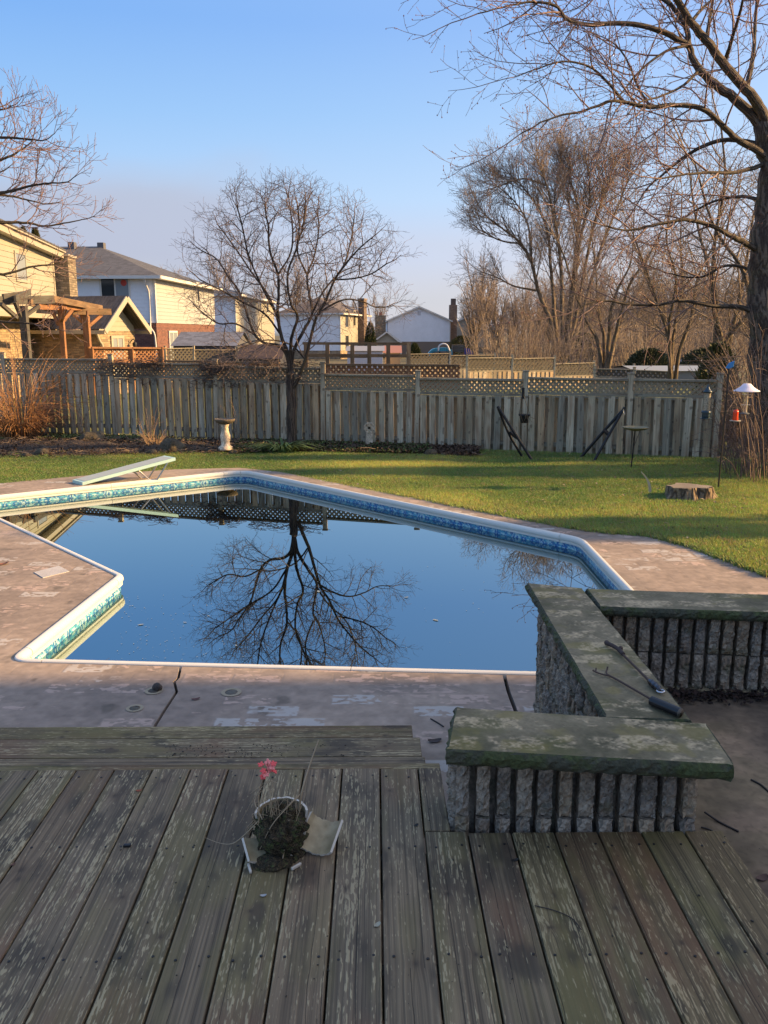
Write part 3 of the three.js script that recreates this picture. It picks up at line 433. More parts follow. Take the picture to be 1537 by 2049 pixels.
{
  const c7 = (o, u, w, a) => [o[0] + u * Math.cos(a) - w * Math.sin(a), o[1] + u * Math.sin(a) + w * Math.cos(a)], AN = -6.5 * Math.PI / 180;
  { // the bench-like wall end beside the deck
    const o = [0.199, 2.50], p = (u, w) => c7(o, u, w, AN), t = thing('stone_wall', 'low stone wall beside the deck, ribbed dark blocks under a mossy cap', 'stone wall', V3(0.63, -0.5, -2.6));
    capSlab([p(0, 0), p(0.889, 0.0), p(0.872, 0.29), p(0.02, 0.322)], 0.333, 0.056, 51, t);
    part('core', planePoly([[0.25, 2.655], [1.03, 2.635], [1.02, 2.70], [0.25, 2.77]], 0.277, 0.75), MORTAR, t);
    ribRow(t, [0.228, 2.582], [1.055, 2.566], 0.045, 0.277, 0.046, 0.0664, 0.08, 3, STONE); ribRow(t, [0.228, 2.582], [1.055, 2.566], -0.19, 0.041, 0.046, 0.0664, 0.08, 5, STONE);
    for (const [y0, y1] of [[0.045, 0.277], [-0.19, 0.041], [-0.42, -0.194]]) { ribRow(t, [1.046, 2.59], [1.034, 2.74], y0, y1, 0.056, 0.0664, 0.05, 7, STONE); ribRow(t, [0.232, 2.80], [0.224, 2.60], y0, y1, 0.056, 0.0664, 0.05, 8, STONE); }
  }
  { // the wall running away from the deck
    const t = thing('stone_wall', 'low stone wall running away beside the pool, two garden tools lying on its cap', 'stone wall', V3(0.9, -0.5, -3.5));
    capSlab([[0.771, 2.735], [1.062, 2.715], [1.037, 4.265], [0.764, 4.36]], 0.331, 0.052, 61, t);
    part('core', planePoly([[0.88, 2.80], [1.00, 2.79], [0.985, 4.20], [0.88, 4.24]], 0.277, 0.775), MORTAR, t);
    const a = [0.812, 4.285], b = [0.822, 2.80];
    for (const [y0, y1, s] of [[0.085, 0.277, 11], [-0.11, 0.081, 12], [-0.305, -0.114, 13], [-0.5, -0.309, 14]]) ribRow(t, a, b, y0, y1, 0.05, 0.0664, 0.08, s, STONE);
    for (const [y0, y1, s] of [[0.085, 0.277, 15], [-0.11, 0.081, 16]]) ribRow(t, [1.03, 2.80], [1.01, 4.2], y0, y1, 0.05, 0.0664, 0.05, s, STONE);
    for (const [y0, y1, s] of [[0.085, 0.277, 17], [-0.11, 0.081, 18], [-0.305, -0.114, 19], [-0.5, -0.309, 20]]) ribRow(t, [1.0, 4.245], [0.82, 4.30], y0, y1, 0.05, 0.0664, 0.05, s, STONE);
  }
  { // the wall at the right
    const o = [1.052, 3.957], p = (u, w) => c7(o, u, w, AN), t = thing('stone_wall', 'long low stone wall at the right, pale ribbed blocks in two courses', 'stone wall', V3(2.2, -0.5, -3.9));
    const e = [0, 1.62, 3.3]; for (let k = 0; k < 2; k++) capSlab([p(e[k] + 0.003, 0), p(e[k + 1] - 0.003, 0), p(e[k + 1] - 0.003, 0.30), p(e[k] + (k ? 0.003 : -0.03), 0.30)], 0.330, 0.05, 71 + k, t);
    part('core', planePoly([p(0.02, 0.122), p(3.2, 0.122), p(3.2, 0.23), p(0.02, 0.23)], 0.279, 0.775), MORTAR, t);
    ribRow(t, p(0.0, 0.055), p(3.2, 0.055), 0.085, 0.279, 0.047, 0.0664, 0.08, 21, STONE); ribRow(t, p(0.0, 0.055), p(3.2, 0.055), -0.11, 0.081, 0.047, 0.0664, 0.08, 22, STONE);
    for (const [y0, y1, s] of [[0.085, 0.279, 23], [-0.11, 0.081, 24], [-0.305, -0.114, 25], [-0.5, -0.309, 26]]) ribRow(t, p(3.2, 0.265), p(0.0, 0.265), y0, y1, 0.047, 0.0664, 0.05, s, STONE);
    for (let k = 0; k < 8; k++) part('base_block', box(-0.2, 0.2, -0.02, 0.04, -0.05, 0.05, 0.006).rotateY(-AN * -1).translate(p(0.2 + k * 0.404, 0.085)[0], -0.135, -p(0.2 + k * 0.404, 0.085)[1]), CAP, t);
  }
}

// ================================================================== fences and buildings
const fenceZ = (x) => 17.05 - 0.293 * (x + 1.215);
const FDIR = (() => { const l = Math.hypot(1, 0.293); return V3(1 / l, 0, 0.293 / l); })(); // along the fence to the right
// laths of one diagonal clipped to a rectangle u0..u1, v0..v1
function latticeLines(u0, u1, v0, v1, s, dirs = [1, -1]) {
  const out = []; const w = u1 - u0, h = v1 - v0;
  for (const d of dirs) for (let c = -h; c < w + h; c += s) { // points (u, v): u - d v = c (relative)
    let a, b; if (d > 0) { a = Math.max(0, -c); b = Math.min(h, w - c); if (b - a > 0.01) out.push([[u0 + c + a, v0 + a], [u0 + c + b, v0 + b], d]); }
    else { a = Math.max(0, c - w); b = Math.min(h, c); if (b - a > 0.01) out.push([[u0 + c - a, v0 + a], [u0 + c - b, v0 + b], d]); }
  }
  return out;
}
// lattice panel spanned from corner o along unit vector d (horizontal), length L, heights y0..y1
function latticeGeo(o, d, L, y0, y1, s, w, th, dirs) {
  const n = V3(-d.z, 0, d.x), gs = [];
  for (const [a, b, k] of latticeLines(0, L, y0, y1, s, dirs)) { const A = o.clone().addScaledVector(d, a[0]).addScaledVector(n, k * th * 0.5), B = o.clone().addScaledVector(d, b[0]).addScaledVector(n, k * th * 0.5); A.y = a[1]; B.y = b[1]; gs.push(bar(A, B, th, w, B.clone().sub(A).cross(n))); }
  return merge(gs);
}
function bayFence({ name, label, group, posts, tops, ground, latH, mats, latMat, railMat, pitch = 0.18, boardW = 0.118, back = true, latS = 0.075, latW = latS * 0.5, capO = 0.0, dirs }) {
  // posts: points (V3) along the line, tops: y of the cap rail per bay, ground(x) -> y
  const rnd = rngOf(posts.length * 7 + 3), t = thing(name, label, 'fence', V3(posts[0].x, ground(posts[0].x, posts[0].z), posts[0].z), group);
  for (let i = 0; i < posts.length; i++) {
    const p = posts[i], y0 = ground(p.x, p.z) - 0.1, yt = Math.max(tops[i - 1] ?? -9, tops[i] ?? -9) + 0.085 + rnd() * 0.03, lean = (rnd() - 0.5) * 0.03;
    const a = V3(p.x + lean, y0, p.z), b = V3(p.x - lean, yt, p.z); part('post', bar(a, b, 0.095, 0.095, V3(0, 0, 1), 0.006), mats[1], t); part('post_cap', bar(b, b.clone().add(V3(0, 0.025, 0)), 0.115, 0.115, V3(0, 0, 1), 0.006), mats[3], t);
  }
  for (let i = 0; i + 1 < posts.length; i++) {
    const A = posts[i], B = posts[i + 1], d = V3(B.x - A.x, 0, B.z - A.z), L = d.length(); d.normalize(); const n = V3(-d.z, 0, d.x), yt = tops[i], yl = yt - latH; // n points to the viewer
    const at = (s, y, o = 0) => A.clone().setY(y).addScaledVector(d, s).addScaledVector(n, o);
    const sag = (rnd() - 0.5) * 0.02;
    part('cap_rail', bar(at(0.05, yt + sag), at(L - 0.05, yt - sag), 0.12, 0.035), railMat, t);
    part('rail', bar(at(0.05, yl), at(L - 0.05, yl), 0.045, 0.05), railMat, t); part('rail', bar(at(0.05, yl - 0.055, 0), at(L - 0.05, yl - 0.055, 0), 0.036, 0.04), railMat, t);
    const g0 = ground(A.x, A.z); part('rail', bar(at(0.05, g0 + 0.22), at(L - 0.05, ground(B.x, B.z) + 0.22), 0.036, 0.085), railMat, t);
    tag(part('lattice', latticeGeo(at(0.05, 0), d, L - 0.1, yl + 0.02, yt - 0.015, latS, latW, 0.013, dirs), latMat, t), null, null, null, 'stuff');
    const m = Math.round((L - 0.1) / pitch), st = (L - 0.1) / m;
    for (let k = 0; k < m; k++) {
      const s = 0.05 + (k + 0.5) * st, gp = at(s, 0), gy = ground(gp.x, gp.z) + 0.035 + rnd() * 0.03;
      const ln = (rnd() - 0.5) * 0.018, pg = (s0, o, w, yt2) => { const a = at(s0 + ln, gy, o), b = at(s0 - ln, yt2, o); const g = bar(a, b, w, 0.017, n); const uv = g.attributes.uv, du = rnd(), dv = rnd() * 2; for (let q = 0; q < uv.count; q++) uv.setXY(q, uv.getX(q) + du, uv.getY(q) + dv); return g; };
      part('picket', pg(s, 0.052, boardW * (0.94 + 0.12 * rnd()), yl + 0.0 + (rnd() - 0.5) * 0.012 - 0.03), mats[Math.floor(rnd() * mats.length)], t);
      if (back) { part('picket', pg(s + st / 2, -0.045, boardW, yl - 0.035), mats[Math.floor(rnd() * mats.length)], t); if (k === 0) part('picket', pg(s - st / 2, -0.045, boardW, yl - 0.035), mats[Math.floor(rnd() * mats.length)], t); }
    }
  }
  return t;
}
{
  const px = [-190, 25, 235, 437, 648, 834, 1047, 1254, 1428], capY = [714, 719, 728, 735.5, 751, 759, 758, 761];
  const posts = px.map((x) => { const k = (x - CX) / F * 1.008; const X = k * (17.05 + 0.293 * -1.215) / (1 + 0.293 * k) ; return V3(X, 0, -fenceZ(X)); });
  const tops = capY.map((y, i) => W(CX, y, (fenceZ(posts[i].x) + fenceZ(posts[i + 1].x)) / 2).y);
  bayFence({ name: 'board_fence', label: 'long weathered grey board fence with lattice top at the back of the lawn', posts, tops, ground: (x, z) => W(CX, lerp(872, 925, clamp((x + 5.8) / 11.6, 0, 1)), fenceZ(x)).y, latH: 0.275, mats: FENCE, latMat: LATH, railMat: FENCE[3], latS: 0.1, latW: 0.04 });
}
// planted bed in front of the fence
const bedFront = [[-80, 924], [0, 922], [150, 919], [300, 915], [470, 912], [600, 908], [750, 912], [850, 914], [920, 918], [960, 918]].map(([x, y]) => G(x, y, -0.57));
{
  const pos = [], idx = [], uv = [], n = 220, m = 22; const cv = new THREE.CatmullRomCurve3(bedFront);
  for (let i = 0; i <= n; i++) { const a = cv.getPoint(i / n), b = V3(a.x * 1.06, 0, -(fenceZ(a.x * 1.06) - 0.02)); for (let j = 0; j <= m; j++) { const t = j / m, x = lerp(a.x, b.x, t), z = lerp(a.z, b.z, t); const h = 0.10 * Math.sin(Math.PI * Math.min(1, t * 1.25)) * (1 - ss(0.75, 1, i / n) * 0.7) + (fbm(x / 20 + 0.5, -z / 20, 60, 60, 4, 91) - 0.5) * 0.16 * ss(0, 0.15, t) * (1 - ss(0.8, 1, i / n)); pos.push(x, lawnY(-z) - 0.012 * (1 - ss(0, 0.1, t)) + h + 0.01 * ss(0, 0.1, t), z); uv.push(x, -z); } }
  for (let i = 0; i < n; i++) for (let j = 0; j < m; j++) { const a = i * (m + 1) + j; idx.push(a, a + m + 1, a + 1, a + 1, a + m + 1, a + m + 2); }
  const g = new THREE.BufferGeometry(); g.setAttribute('position', new THREE.Float32BufferAttribute(pos, 3)); g.setAttribute('uv', new THREE.Float32BufferAttribute(uv, 2)); g.setIndex(idx); g.computeVertexNormals();
  struct('garden_bed', g, mat(surf(512, 512, (u, v) => { const a = fbm(u, v, 10, 10, 5, 93), f = fbm(u, v, 90, 90, 3, 95); return [...mixc([0.022, 0.016, 0.012], [0.085, 0.055, 0.036], a).map((x) => x * (0.5 + f)), f]; }), { size: [1.6, 1.6], bump: 0.03, roughness: 1 }), 'dark soil bed along the fence');
}

// ---- siding, roofs, windows
// laps along x from x0 to x1 in the plane z = 0 facing +z; top(x) may slope; returns geometry
function laps(x0, x1, y0, y1, lap = 0.2, topAt = null) {
  const p = [], u = []; const quad = (a, b, c, d) => { for (const q of [a, b, c, a, c, d]) { p.push(...q); u.push(q[0], q[1]); } };
  const N = Math.ceil((y1 - y0) / lap);
  for (let k = 0; k < N; k++) { const a = y0 + k * lap, b = Math.min(y1, a + lap); let xa = x0, xb = x1, ya = x0, yb = x1; if (topAt) { const r = topAt(b), s = topAt(a); xa = Math.max(x0, r[0]); xb = Math.min(x1, r[1]); ya = Math.max(x0, s[0]); yb = Math.min(x1, s[1]); if (yb - ya < 0.02) continue; if (xb < xa) xa = xb = (xa + xb) / 2; } quad([ya, a, 0.022], [yb, a, 0.022], [xb, b, 0.002], [xa, b, 0.002]); quad([ya, a, 0.0], [yb, a, 0.0], [yb, a, 0.022], [ya, a, 0.022]); }
  const g = new THREE.BufferGeometry(); g.setAttribute('position', new THREE.Float32BufferAttribute(p, 3)); g.setAttribute('uv', new THREE.Float32BufferAttribute(u, 2)); g.computeVertexNormals(); return g;
}
const M4 = (rotY, x, y, z) => new THREE.Matrix4().makeRotationY(rotY).setPosition(x, y, z);
// a window on a wall; its wall matrix maps (x along, y up, z out)
function windowOn(parent, m, x0, x1, y0, y1, panes = 1, o = {}) {
  const f = o.frame ?? 0.09, gs = [box(x0, x1, y1 - f, y1, 0.0, 0.06), box(x0, x1, y0, y0 + f, 0, 0.06), box(x0, x0 + f, y0 + f, y1 - f, 0, 0.055), box(x1 - f, x1, y0 + f, y1 - f, 0, 0.055)];
  const pw = (x1 - x0 - 2 * f - (panes - 1) * f * 0.7) / panes; for (let k = 1; k < panes; k++) { const x = x0 + f + k * pw + (k - 1) * f * 0.7; gs.push(box(x, x + f * 0.7, y0 + f, y1 - f, 0, 0.05)); }
  const w = part('window', merge(gs).applyMatrix4(m), o.mat ?? TRIM, parent);
  for (let k = 0; k < panes; k++) { const x = x0 + f + k * (pw + f * 0.7); part('pane', box(x, x + pw, y0 + f, y1 - f, 0.004, 0.034).applyMatrix4(m), o.glass?.[k] ?? GLASS, w); }
  return w;
}
// a boxy two-storey house: origin at its near right corner on the ground; -x is left, -z is away
function houseBody({ label, FR, ang, w, d, eave, lower = 0, side, lowerMat, roof, rise, over = 0.45, inset = 1, roofMat = ROOF, lap = 0.2, name = 'house', sideF, lowBand }) {
  const t = thing(name, label, 'house', FR, null, -ang);
  const mF = M4(0, 0, 0, 0), mR = M4(Math.PI / 2, 0, 0, 0), mB = M4(Math.PI, 0, 0, -d), mL = M4(-Math.PI / 2, -w, 0, 0);
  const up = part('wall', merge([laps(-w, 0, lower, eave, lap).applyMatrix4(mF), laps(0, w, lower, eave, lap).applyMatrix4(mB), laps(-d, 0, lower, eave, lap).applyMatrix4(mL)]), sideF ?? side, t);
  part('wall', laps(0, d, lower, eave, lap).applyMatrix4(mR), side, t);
  part('corner_board', merge([box(-0.09, 0.03, lower, eave, -0.0, 0.035), box(-0.0, 0.036, lower, eave, -0.09, 0.03)]), TRIM, t); part('corner_board', box(0, 0.036, lower, eave, -d, -d + 0.09), TRIM, t);
  if (lower) part('base_wall', box(-w + 0.02, -0.02, -0.6, lower, -d + 0.02, -0.02), lowerMat, t);
  const o = over, fy = eave; // eaves with soffit, fascia and gutter
  const ring = []; 
  if (roof === 'hip') {
    const e = [[-w - o, o], [o, o], [o, -d - o], [-w - o, -d - o]]; const h = (Math.min(w, d) / 2 + o) * inset; const along = w > d; const r0 = along ? [-w - o + h, -d / 2] : [-w / 2, o - h], r1 = along ? [o - h, -d / 2] : [-w / 2, -d - o + h];
    const p = [], u = []; const tri = (...q) => q.forEach((v) => { p.push(...v); }); const E = e.map(([x, z]) => [x, fy + 0.12, z]), R0 = [r0[0], fy + rise, r0[1]], R1 = [r1[0], fy + rise, r1[1]];
    if (along) { tri(E[0], E[1], R1, E[0], R1, R0); tri(E[1], E[2], R1); tri(E[2], E[3], R0, E[2], R0, R1); tri(E[3], E[0], R0); } else { tri(E[0], E[1], R0); tri(E[1], E[2], R1, E[1], R1, R0); tri(E[2], E[3], R1); tri(E[3], E[0], R0, E[3], R0, R1); }
    const g = new THREE.BufferGeometry(); g.setAttribute('position', new THREE.Float32BufferAttribute(p, 3)); g.computeVertexNormals(); part('roof', boxUV(g), roofMat, t);
    part('eaves', merge([box(-w - o, o, fy, fy + 0.02, -d - o, o), box(-w - o - 0.05, o + 0.05, fy - 0.02, fy + 0.14, o, o + 0.09), box(o, o + 0.09, fy - 0.02, fy + 0.137, -d - o, o + 0.05)]), TRIM, t);
  } else { // gable over the front wall, ridge running away
    const p = [], u = []; const tri = (...q) => q.forEach((v) => p.push(...v)); const xl = -w - o * 0.6, xr = o * 0.6, xm = -w / 2, y0 = fy - 0.06, y1 = fy + rise, zf = o * 0.7, zb = -d - o;
    const th = 0.16; 
    for (const k of [0]) { tri([xl, y0 + th, zf], [xm, y1 + th, zf], [xm, y1 + th, zb], [xl, y0 + th, zf], [xm, y1 + th, zb], [xl, y0 + th, zb]); tri([xr, y0 + th, zf], [xm, y1 + th, zb], [xm, y1 + th, zf], [xr, y0 + th, zf], [xr, y0 + th, zb], [xm, y1 + th, zb]); }
    const g = new THREE.BufferGeometry(); g.setAttribute('position', new THREE.Float32BufferAttribute(p, 3)); g.computeVertexNormals(); part('roof', boxUV(g), roofMat, t);
    part('eaves', merge([bar(V3(xl, y0 + th / 2 - 0.03, zf), V3(xm, y1 + th / 2 - 0.03, zf), 0.05, th), bar(V3(xm, y1 + th / 2 - 0.03, zf), V3(xr, y0 + th / 2 - 0.03, zf), 0.05, th), bar(V3(xr, y0 + 0.05, zf), V3(xr, y0 + 0.05, zb), 0.09, 0.14), bar(V3(xl, y0 + 0.05, zf), V3(xl, y0 + 0.05, zb), 0.09, 0.14)]), TRIM, t);
    const sl = rise / (w / 2); part('gable', laps(-w, 0, fy, fy + rise, lap, (y) => [-w + (y - fy) / sl, -(y - fy) / sl]).applyMatrix4(mF), sideF ?? side, t);
    part('gable', laps(0, w, fy, fy + rise, lap, (y) => [(y - fy) / sl, w - (y - fy) / sl]).applyMatrix4(mB), side, t);
  }
  return { t, mF, mR };
}
const dsp = (pts, r = 0.045) => tube(curve(pts, 18), r, 8);
{ // second house of the row: front siding brightened against its shade, sunlit side toned down
  const Z = 46, p = W(308, 548, Z), yb = -0.4, eave = p.y - yb; const { t, mF, mR } = houseBody({ label: 'white sided two-storey house with dark hip roof and red brick base', FR: V3(p.x, yb, -Z), ang: 2.8 * Math.PI / 180, w: 14, d: 12.6, eave: eave - 0.25, lower: 2.55, side: SIDEWLIT, sideF: SIDESHADE, lowerMat: BRICKR, roof: 'hip', rise: 2.25, inset: 0.84 });
  windowOn(t, mF, -2.92, -1.28, 3.65, 4.95, 2, { frame: 0.1, glass: [GLASS, SKYPANE] });
  const w2 = windowOn(t, mR, 8.2, 8.9, 3.9, 5.1, 1, { frame: 0.09 }); windowOn(t, mR, 2.0, 3.6, 0.3, 2.15, 2, { frame: 0.1, glass: [SKYPANE, SKYPANE] });
  part('downspout', dsp([V3(-0.36, eave - 0.25, 0.45), V3(-0.36, eave - 0.5, 0.36), V3(-0.30, eave - 0.9, 0.08), V3(-0.30, 2.6, 0.08), V3(-0.28, 2.3, 0.16), V3(-0.10, 2.05, 0.22), V3(-0.06, 1.7, 0.16), V3(-0.06, 0, 0.16)]), TRIM, t);
  for (const [x, z, y] of [[-8.9, -5.8, 0.2], [-6.6, -5.8, 0.2], [-5.0, -6.2, 0.25]]) part('roof_vent', box(x - 0.2, x + 0.2, eave + 1.75, eave + 2.2, z - 0.2, z + 0.2, 0.03), plain(0.10, 0.10, 0.11), t);
  part('flue', merge([lathe([[0.11, 0], [0.11, 0.85], [0.16, 0.86], [0.16, 0.92], [0.1, 0.98], [0.1, 1.05], [0.19, 1.06], [0.19, 1.1], [0.001, 1.2]], V3(-9.9, eave + 1.55, -4.7), 12)]), plain(0.45, 0.45, 0.46, { metalness: 0.6, roughness: 0.4 }), t);
  part('balloon', new THREE.SphereGeometry(0.17, 12, 8).scale(1, 1, 0.2).translate(-1.62, 4.6, 0.03), plain(0.45, 0.06, 0.05), t);
}
{ // third house
  const Z = 68, p = W(470, 592, Z), yb = -0.6, eave = p.y - yb; const { t, mR } = houseBody({ label: 'house behind the bare garden tree, front colour brightened for its shade and cream sunlit side', FR: V3(p.x, yb, -Z), ang: 2.8 * Math.PI / 180, w: 11, d: 17, eave, lower: 0.6, side: SIDEC, sideF: SIDESHADE, lowerMat: BRICKT, roof: 'hip', rise: 1.7 });
  windowOn(t, mR, 3, 4.2, 4, 5.2, 1); windowOn(t, mR, 9, 10.6, 4, 5.2, 2); windowOn(t, mR, 13, 14.2, 4, 5.2, 1);
}
{ // fourth house with the tall chimney
  const Z = 96, p = W(681, 629, Z), yb = -0.8, eave = p.y - yb; const { t, mR } = houseBody({ label: 'cream house with tall brown chimney on its sunlit side wall', FR: V3(p.x, yb, -Z), ang: 11 * Math.PI / 180, w: 7, d: 14, eave, lower: 0.5, side: SIDEC, sideF: SIDESHADE, lowerMat: BRICKT, roof: 'hip', rise: 2.0, roofMat: ROOFB });
  windowOn(t, mR, 2.2, 3.6, 3.0, 5.0, 1, { mat: TRIMC }); windowOn(t, mR, 6.2, 7.4, 3.2, 5.0, 1, { mat: TRIMC }); windowOn(t, mR, 11.5, 12.8, 3.2, 5, 1, { mat: TRIMC }); windowOn(t, mR, 2.2, 3.8, 0.6, 2.2, 1, { mat: TRIMC });
  part('chimney', box(0.04, 0.75, 0, eave + 1.9, -10.4, -8.8), mat(brickTex(771, [0.10, 0.07, 0.05], [0.16, 0.11, 0.08], [0.12, 0.1, 0.08]), { size: [1.6, 1.4] }), t); part('chimney_cap', box(-0.02, 0.81, eave + 1.9, eave + 2.05, -10.5, -8.7), plain(0.2, 0.16, 0.13), t);
}
{ // white gable house
  const Z = 112, p = W(901, 643, Z), yb = W(901, 701, Z).y, eave = p.y - yb, wl = p.x - W(776, 640, Z).x; const { t } = houseBody({ label: 'white gable-fronted house in shade beyond the fences', FR: V3(p.x, yb, -Z), ang: -2 * Math.PI / 180, w: wl, d: 13, eave, lower: 1.1, side: SIDEWLIT, sideF: SIDESHADE, lowerMat: plain(0.20, 0.155, 0.125), roof: 'gable', rise: 1.75, lap: 0.22 });
  part('gable_vent', box(-wl / 2 - 0.2, -wl / 2 + 0.2, eave + 0.75, eave + 1.25, 0.02, 0.06), plain(0.5, 0.52, 0.56), t);
  part('chimney', box(0.05, 1.0, 0, eave + 2.1, -2.2, -1.0), mat(brickTex(761, [0.2, 0.12, 0.08], [0.3, 0.19, 0.13], [0.2, 0.17, 0.14]), { size: [1.6, 1.4] }), t); part('chimney_cap', box(0.25, 0.85, eave + 2.1, eave + 2.9, -2.0, -1.3), plain(0.10, 0.075, 0.065), t);
  part('chimney', box(-wl - 1.6, -wl - 0.25, 0, eave + 0.75, -1.2, -0.1), BRICKG, t); part('chimney_cap', box(-wl - 1.1, -wl - 0.75, eave + 0.75, eave + 1.15, -0.8, -0.4), plain(0.3, 0.12, 0.07), t);
}
{ // tan house
  const Z = 128, p = W(991, 662, Z), yb = W(991, 706, Z).y, eave = p.y - yb, wl = p.x - W(905, 650, Z).x; const t = houseBody({ label: 'tan gable house with vertical siding beside the white house', FR: V3(p.x, yb, -Z), ang: 10 * Math.PI / 180, w: wl * 1.35, d: 12, eave, lower: 0.8, side: SIDET, sideF: SIDET, lowerMat: BRICKT, roof: 'gable', rise: 1.9, roofMat: ROOFB, lap: 6 }).t;
  const bt = []; for (let x = -wl * 1.35 + 0.3; x < 0; x += 0.42) { const rr = eave + 1.9 * (1 - Math.abs(x / (wl * 1.35) + 0.5) * 2); bt.push(box(x, x + 0.06, 0.8, rr - 0.1, 0.0, 0.06)); } part('batten', merge(bt), SIDET, t).userData.kind = 'stuff';
  part('chimney', box(-3.2, -2.5, eave, eave + 1.9, -5, -4.2), plain(0.13, 0.10, 0.09), t);
}
{ // low bungalow roof in front of the white house
  const Z = 100, p = W(803, 689, Z), yb = -1.0; const wl = p.x - W(745, 689, Z).x; houseBody({ label: 'low tan garage with shallow roof left of the white house', FR: V3(p.x, yb, -Z), ang: 0.001, w: wl, d: 7, eave: p.y - yb, lower: 0, side: SIDEC, roof: 'gable', rise: 1.35, roofMat: ROOFB, over: 0.5, name: 'garage' });
}
{ // nearest house: cream siding end wall with sloping eaves, stone chimney, low gabled wing
  const A = W(105, 514, 37), B0 = W(0, 469, 31.3); const dir = V3(A.x - B0.x, 0, A.z - B0.z).normalize(), ang = Math.atan2(dir.x, -dir.z); // away along the wall
  const yb = -0.45, d = 16, NR = V3(A.x - dir.x * d, yb, A.z - dir.z * d); // near right corner
  const t = thing('house', 'nearest house at far left, cream siding, brick chimney and a low gabled wing', 'house', NR, null, -ang);
  const slope = (B0.y - A.y) / Math.hypot(A.x - B0.x, A.z - B0.z), top = (s) => A.y - yb + (d - s) * slope; // s from the near corner
  const mR = M4(Math.PI / 2, 0, 0, 0);
  part('wall', laps(0, d, 2.75, top(0), 0.2, (y) => [0, y > top(d) ? d - (y - top(d)) / slope : d]).applyMatrix4(mR), SIDEC, t);
  part('base_wall', box(-8, -0.03, -0.5, 2.75, -d + 0.02, 0), BRICKT, t); part('wall', box(-8, -0.04, 2.75, top(d) - 0.05, -d + 0.03, 0.01), SIDEC, t);
  const r0 = V3(0.35, top(-1) + 0.12, 1), r1 = V3(0.35, top(d + 0.4) + 0.12, -d - 0.4); part('eaves', merge([bar(r0, r1, 0.05, 0.26), bar(r0.clone().add(V3(-0.2, -0.1, 0)), r1.clone().add(V3(-0.2, -0.1, 0)), 0.42, 0.03), bar(r0.clone().add(V3(0.05, 0.12, 0)), r1.clone().add(V3(0.05, 0.12, 0)), 0.12, 0.05)]), TRIMC, t);
  part('roof', bar(r0.clone().add(V3(-4, 0.2, 0)), r1.clone().add(V3(-4, 0.2, 0)), 8.2, 0.06), ROOF, t);
  part('corner_board', box(-0.06, 0.04, 2.75, top(d) - 0.05, -d, -d + 0.12), TRIMC, t);
  { const s0 = W(33, 515, 33), k = Math.hypot(s0.x - NR.x, s0.z - NR.z); windowOn(t, mR, k - 0.55, k + 0.65, 3.95, 5.05, 1, { mat: TRIMC, glass: [SKYPANE] }); }
  // chimney just past the corner
  const cx = W(107, 560, 37.1), cx2 = W(149, 560, 37.3); const cw = cx2.x - cx.x; part('chimney', box(-0.3, -0.3 + cw, 0, top(d) + 0.05, -d - 1.5, -d - 0.35), BRICKG, t); part('chimney_cap', box(-0.36, -0.24 + cw, top(d) + 0.05, top(d) + 0.15, -d - 1.55, -d - 0.3), TRIMC, t);
  // wing: gable facing the garden
  const wg = W(268, 652, 35.2), wl = W(196, 640, 33.0); 
  const gd = V3(wg.x - wl.x, 0, wg.z - wl.z), gl = gd.length(), ga = Math.atan2(gd.z, gd.x);
  const wing = new THREE.Matrix4().makeRotationY(-ga).setPosition(wl.x, yb, wl.z); const inv = new THREE.Matrix4().makeRotationY(-ang).setPosition(NR).invert().multiply(wing); // wing axes -> thing axes: x along the gable wall, z outwards
  const ev = W(268, 655, 35).y - yb, ap = W(246, 604, 34.4).y - yb, sl = (ap - ev) / (gl / 2), ov = 0.55;
  part('wall', laps(0, gl, ev - 0.15, ap, 0.19, (y) => [Math.max(0, (y - ev) / sl), gl - Math.max(0, (y - ev) / sl)]).applyMatrix4(inv), SIDEC, t);
  part('base_wall', box(0, gl, -0.5, ev - 0.15, -6, 0).applyMatrix4(inv), BRICKT, t);
  const e0 = V3(-0.35, ev - 0.35 * sl + 0.12, ov), e1 = V3(gl / 2, ap + 0.12, ov), e2 = V3(gl + 0.35, ev - 0.35 * sl + 0.12, ov); const back = V3(0, 0, -7);
  part('eaves', merge([bar(e0, e1, 0.05, 0.2), bar(e1, e2, 0.05, 0.2), bar(e2.clone().add(V3(0, -0.02, 0)), e2.clone().add(back), 0.1, 0.14), bar(e0.clone().add(V3(0, -0.02, 0)), e0.clone().add(back), 0.1, 0.14)]).applyMatrix4(inv), TRIMC, t);
  { const p = []; const tri = (...q) => q.forEach((v) => p.push(v.x, v.y + 0.1, v.z)); const b = (v) => v.clone().add(back); tri(e0, e1, b(e1), e0, b(e1), b(e0)); tri(e1, e2, b(e2), e1, b(e2), b(e1)); const g = new THREE.BufferGeometry(); g.setAttribute('position', new THREE.Float32BufferAttribute(p, 3)); g.computeVertexNormals(); part('roof', boxUV(g).applyMatrix4(inv), ROOFB, t); }
  const door = windowOn(t, inv, gl * 0.30, gl * 0.66, 0.15, ev - 0.32, 2, { mat: TRIMC, frame: 0.11, glass: [SKYPANE, SKYPANE] }); door.name = 'patio_door';
  { const l = V3(gl * 0.84, ev - 0.62, 0.1); const a = [tube(curve([l.clone().setZ(0.02), l.clone().add(V3(0, 0.12, 0.02)), l.clone().add(V3(0, 0.16, 0.1)), l.clone().add(V3(0, 0.06, 0.14))], 8), 0.018, 6), lathe([[0.001, 0.06], [0.05, 0.04], [0.09, 0], [0.07, -0.2], [0.05, -0.24], [0.001, -0.26]], l.clone().add(V3(0, 0, 0.14)), 8)]; part('wall_lantern', merge(a).applyMatrix4(inv), BLACKM, t); }
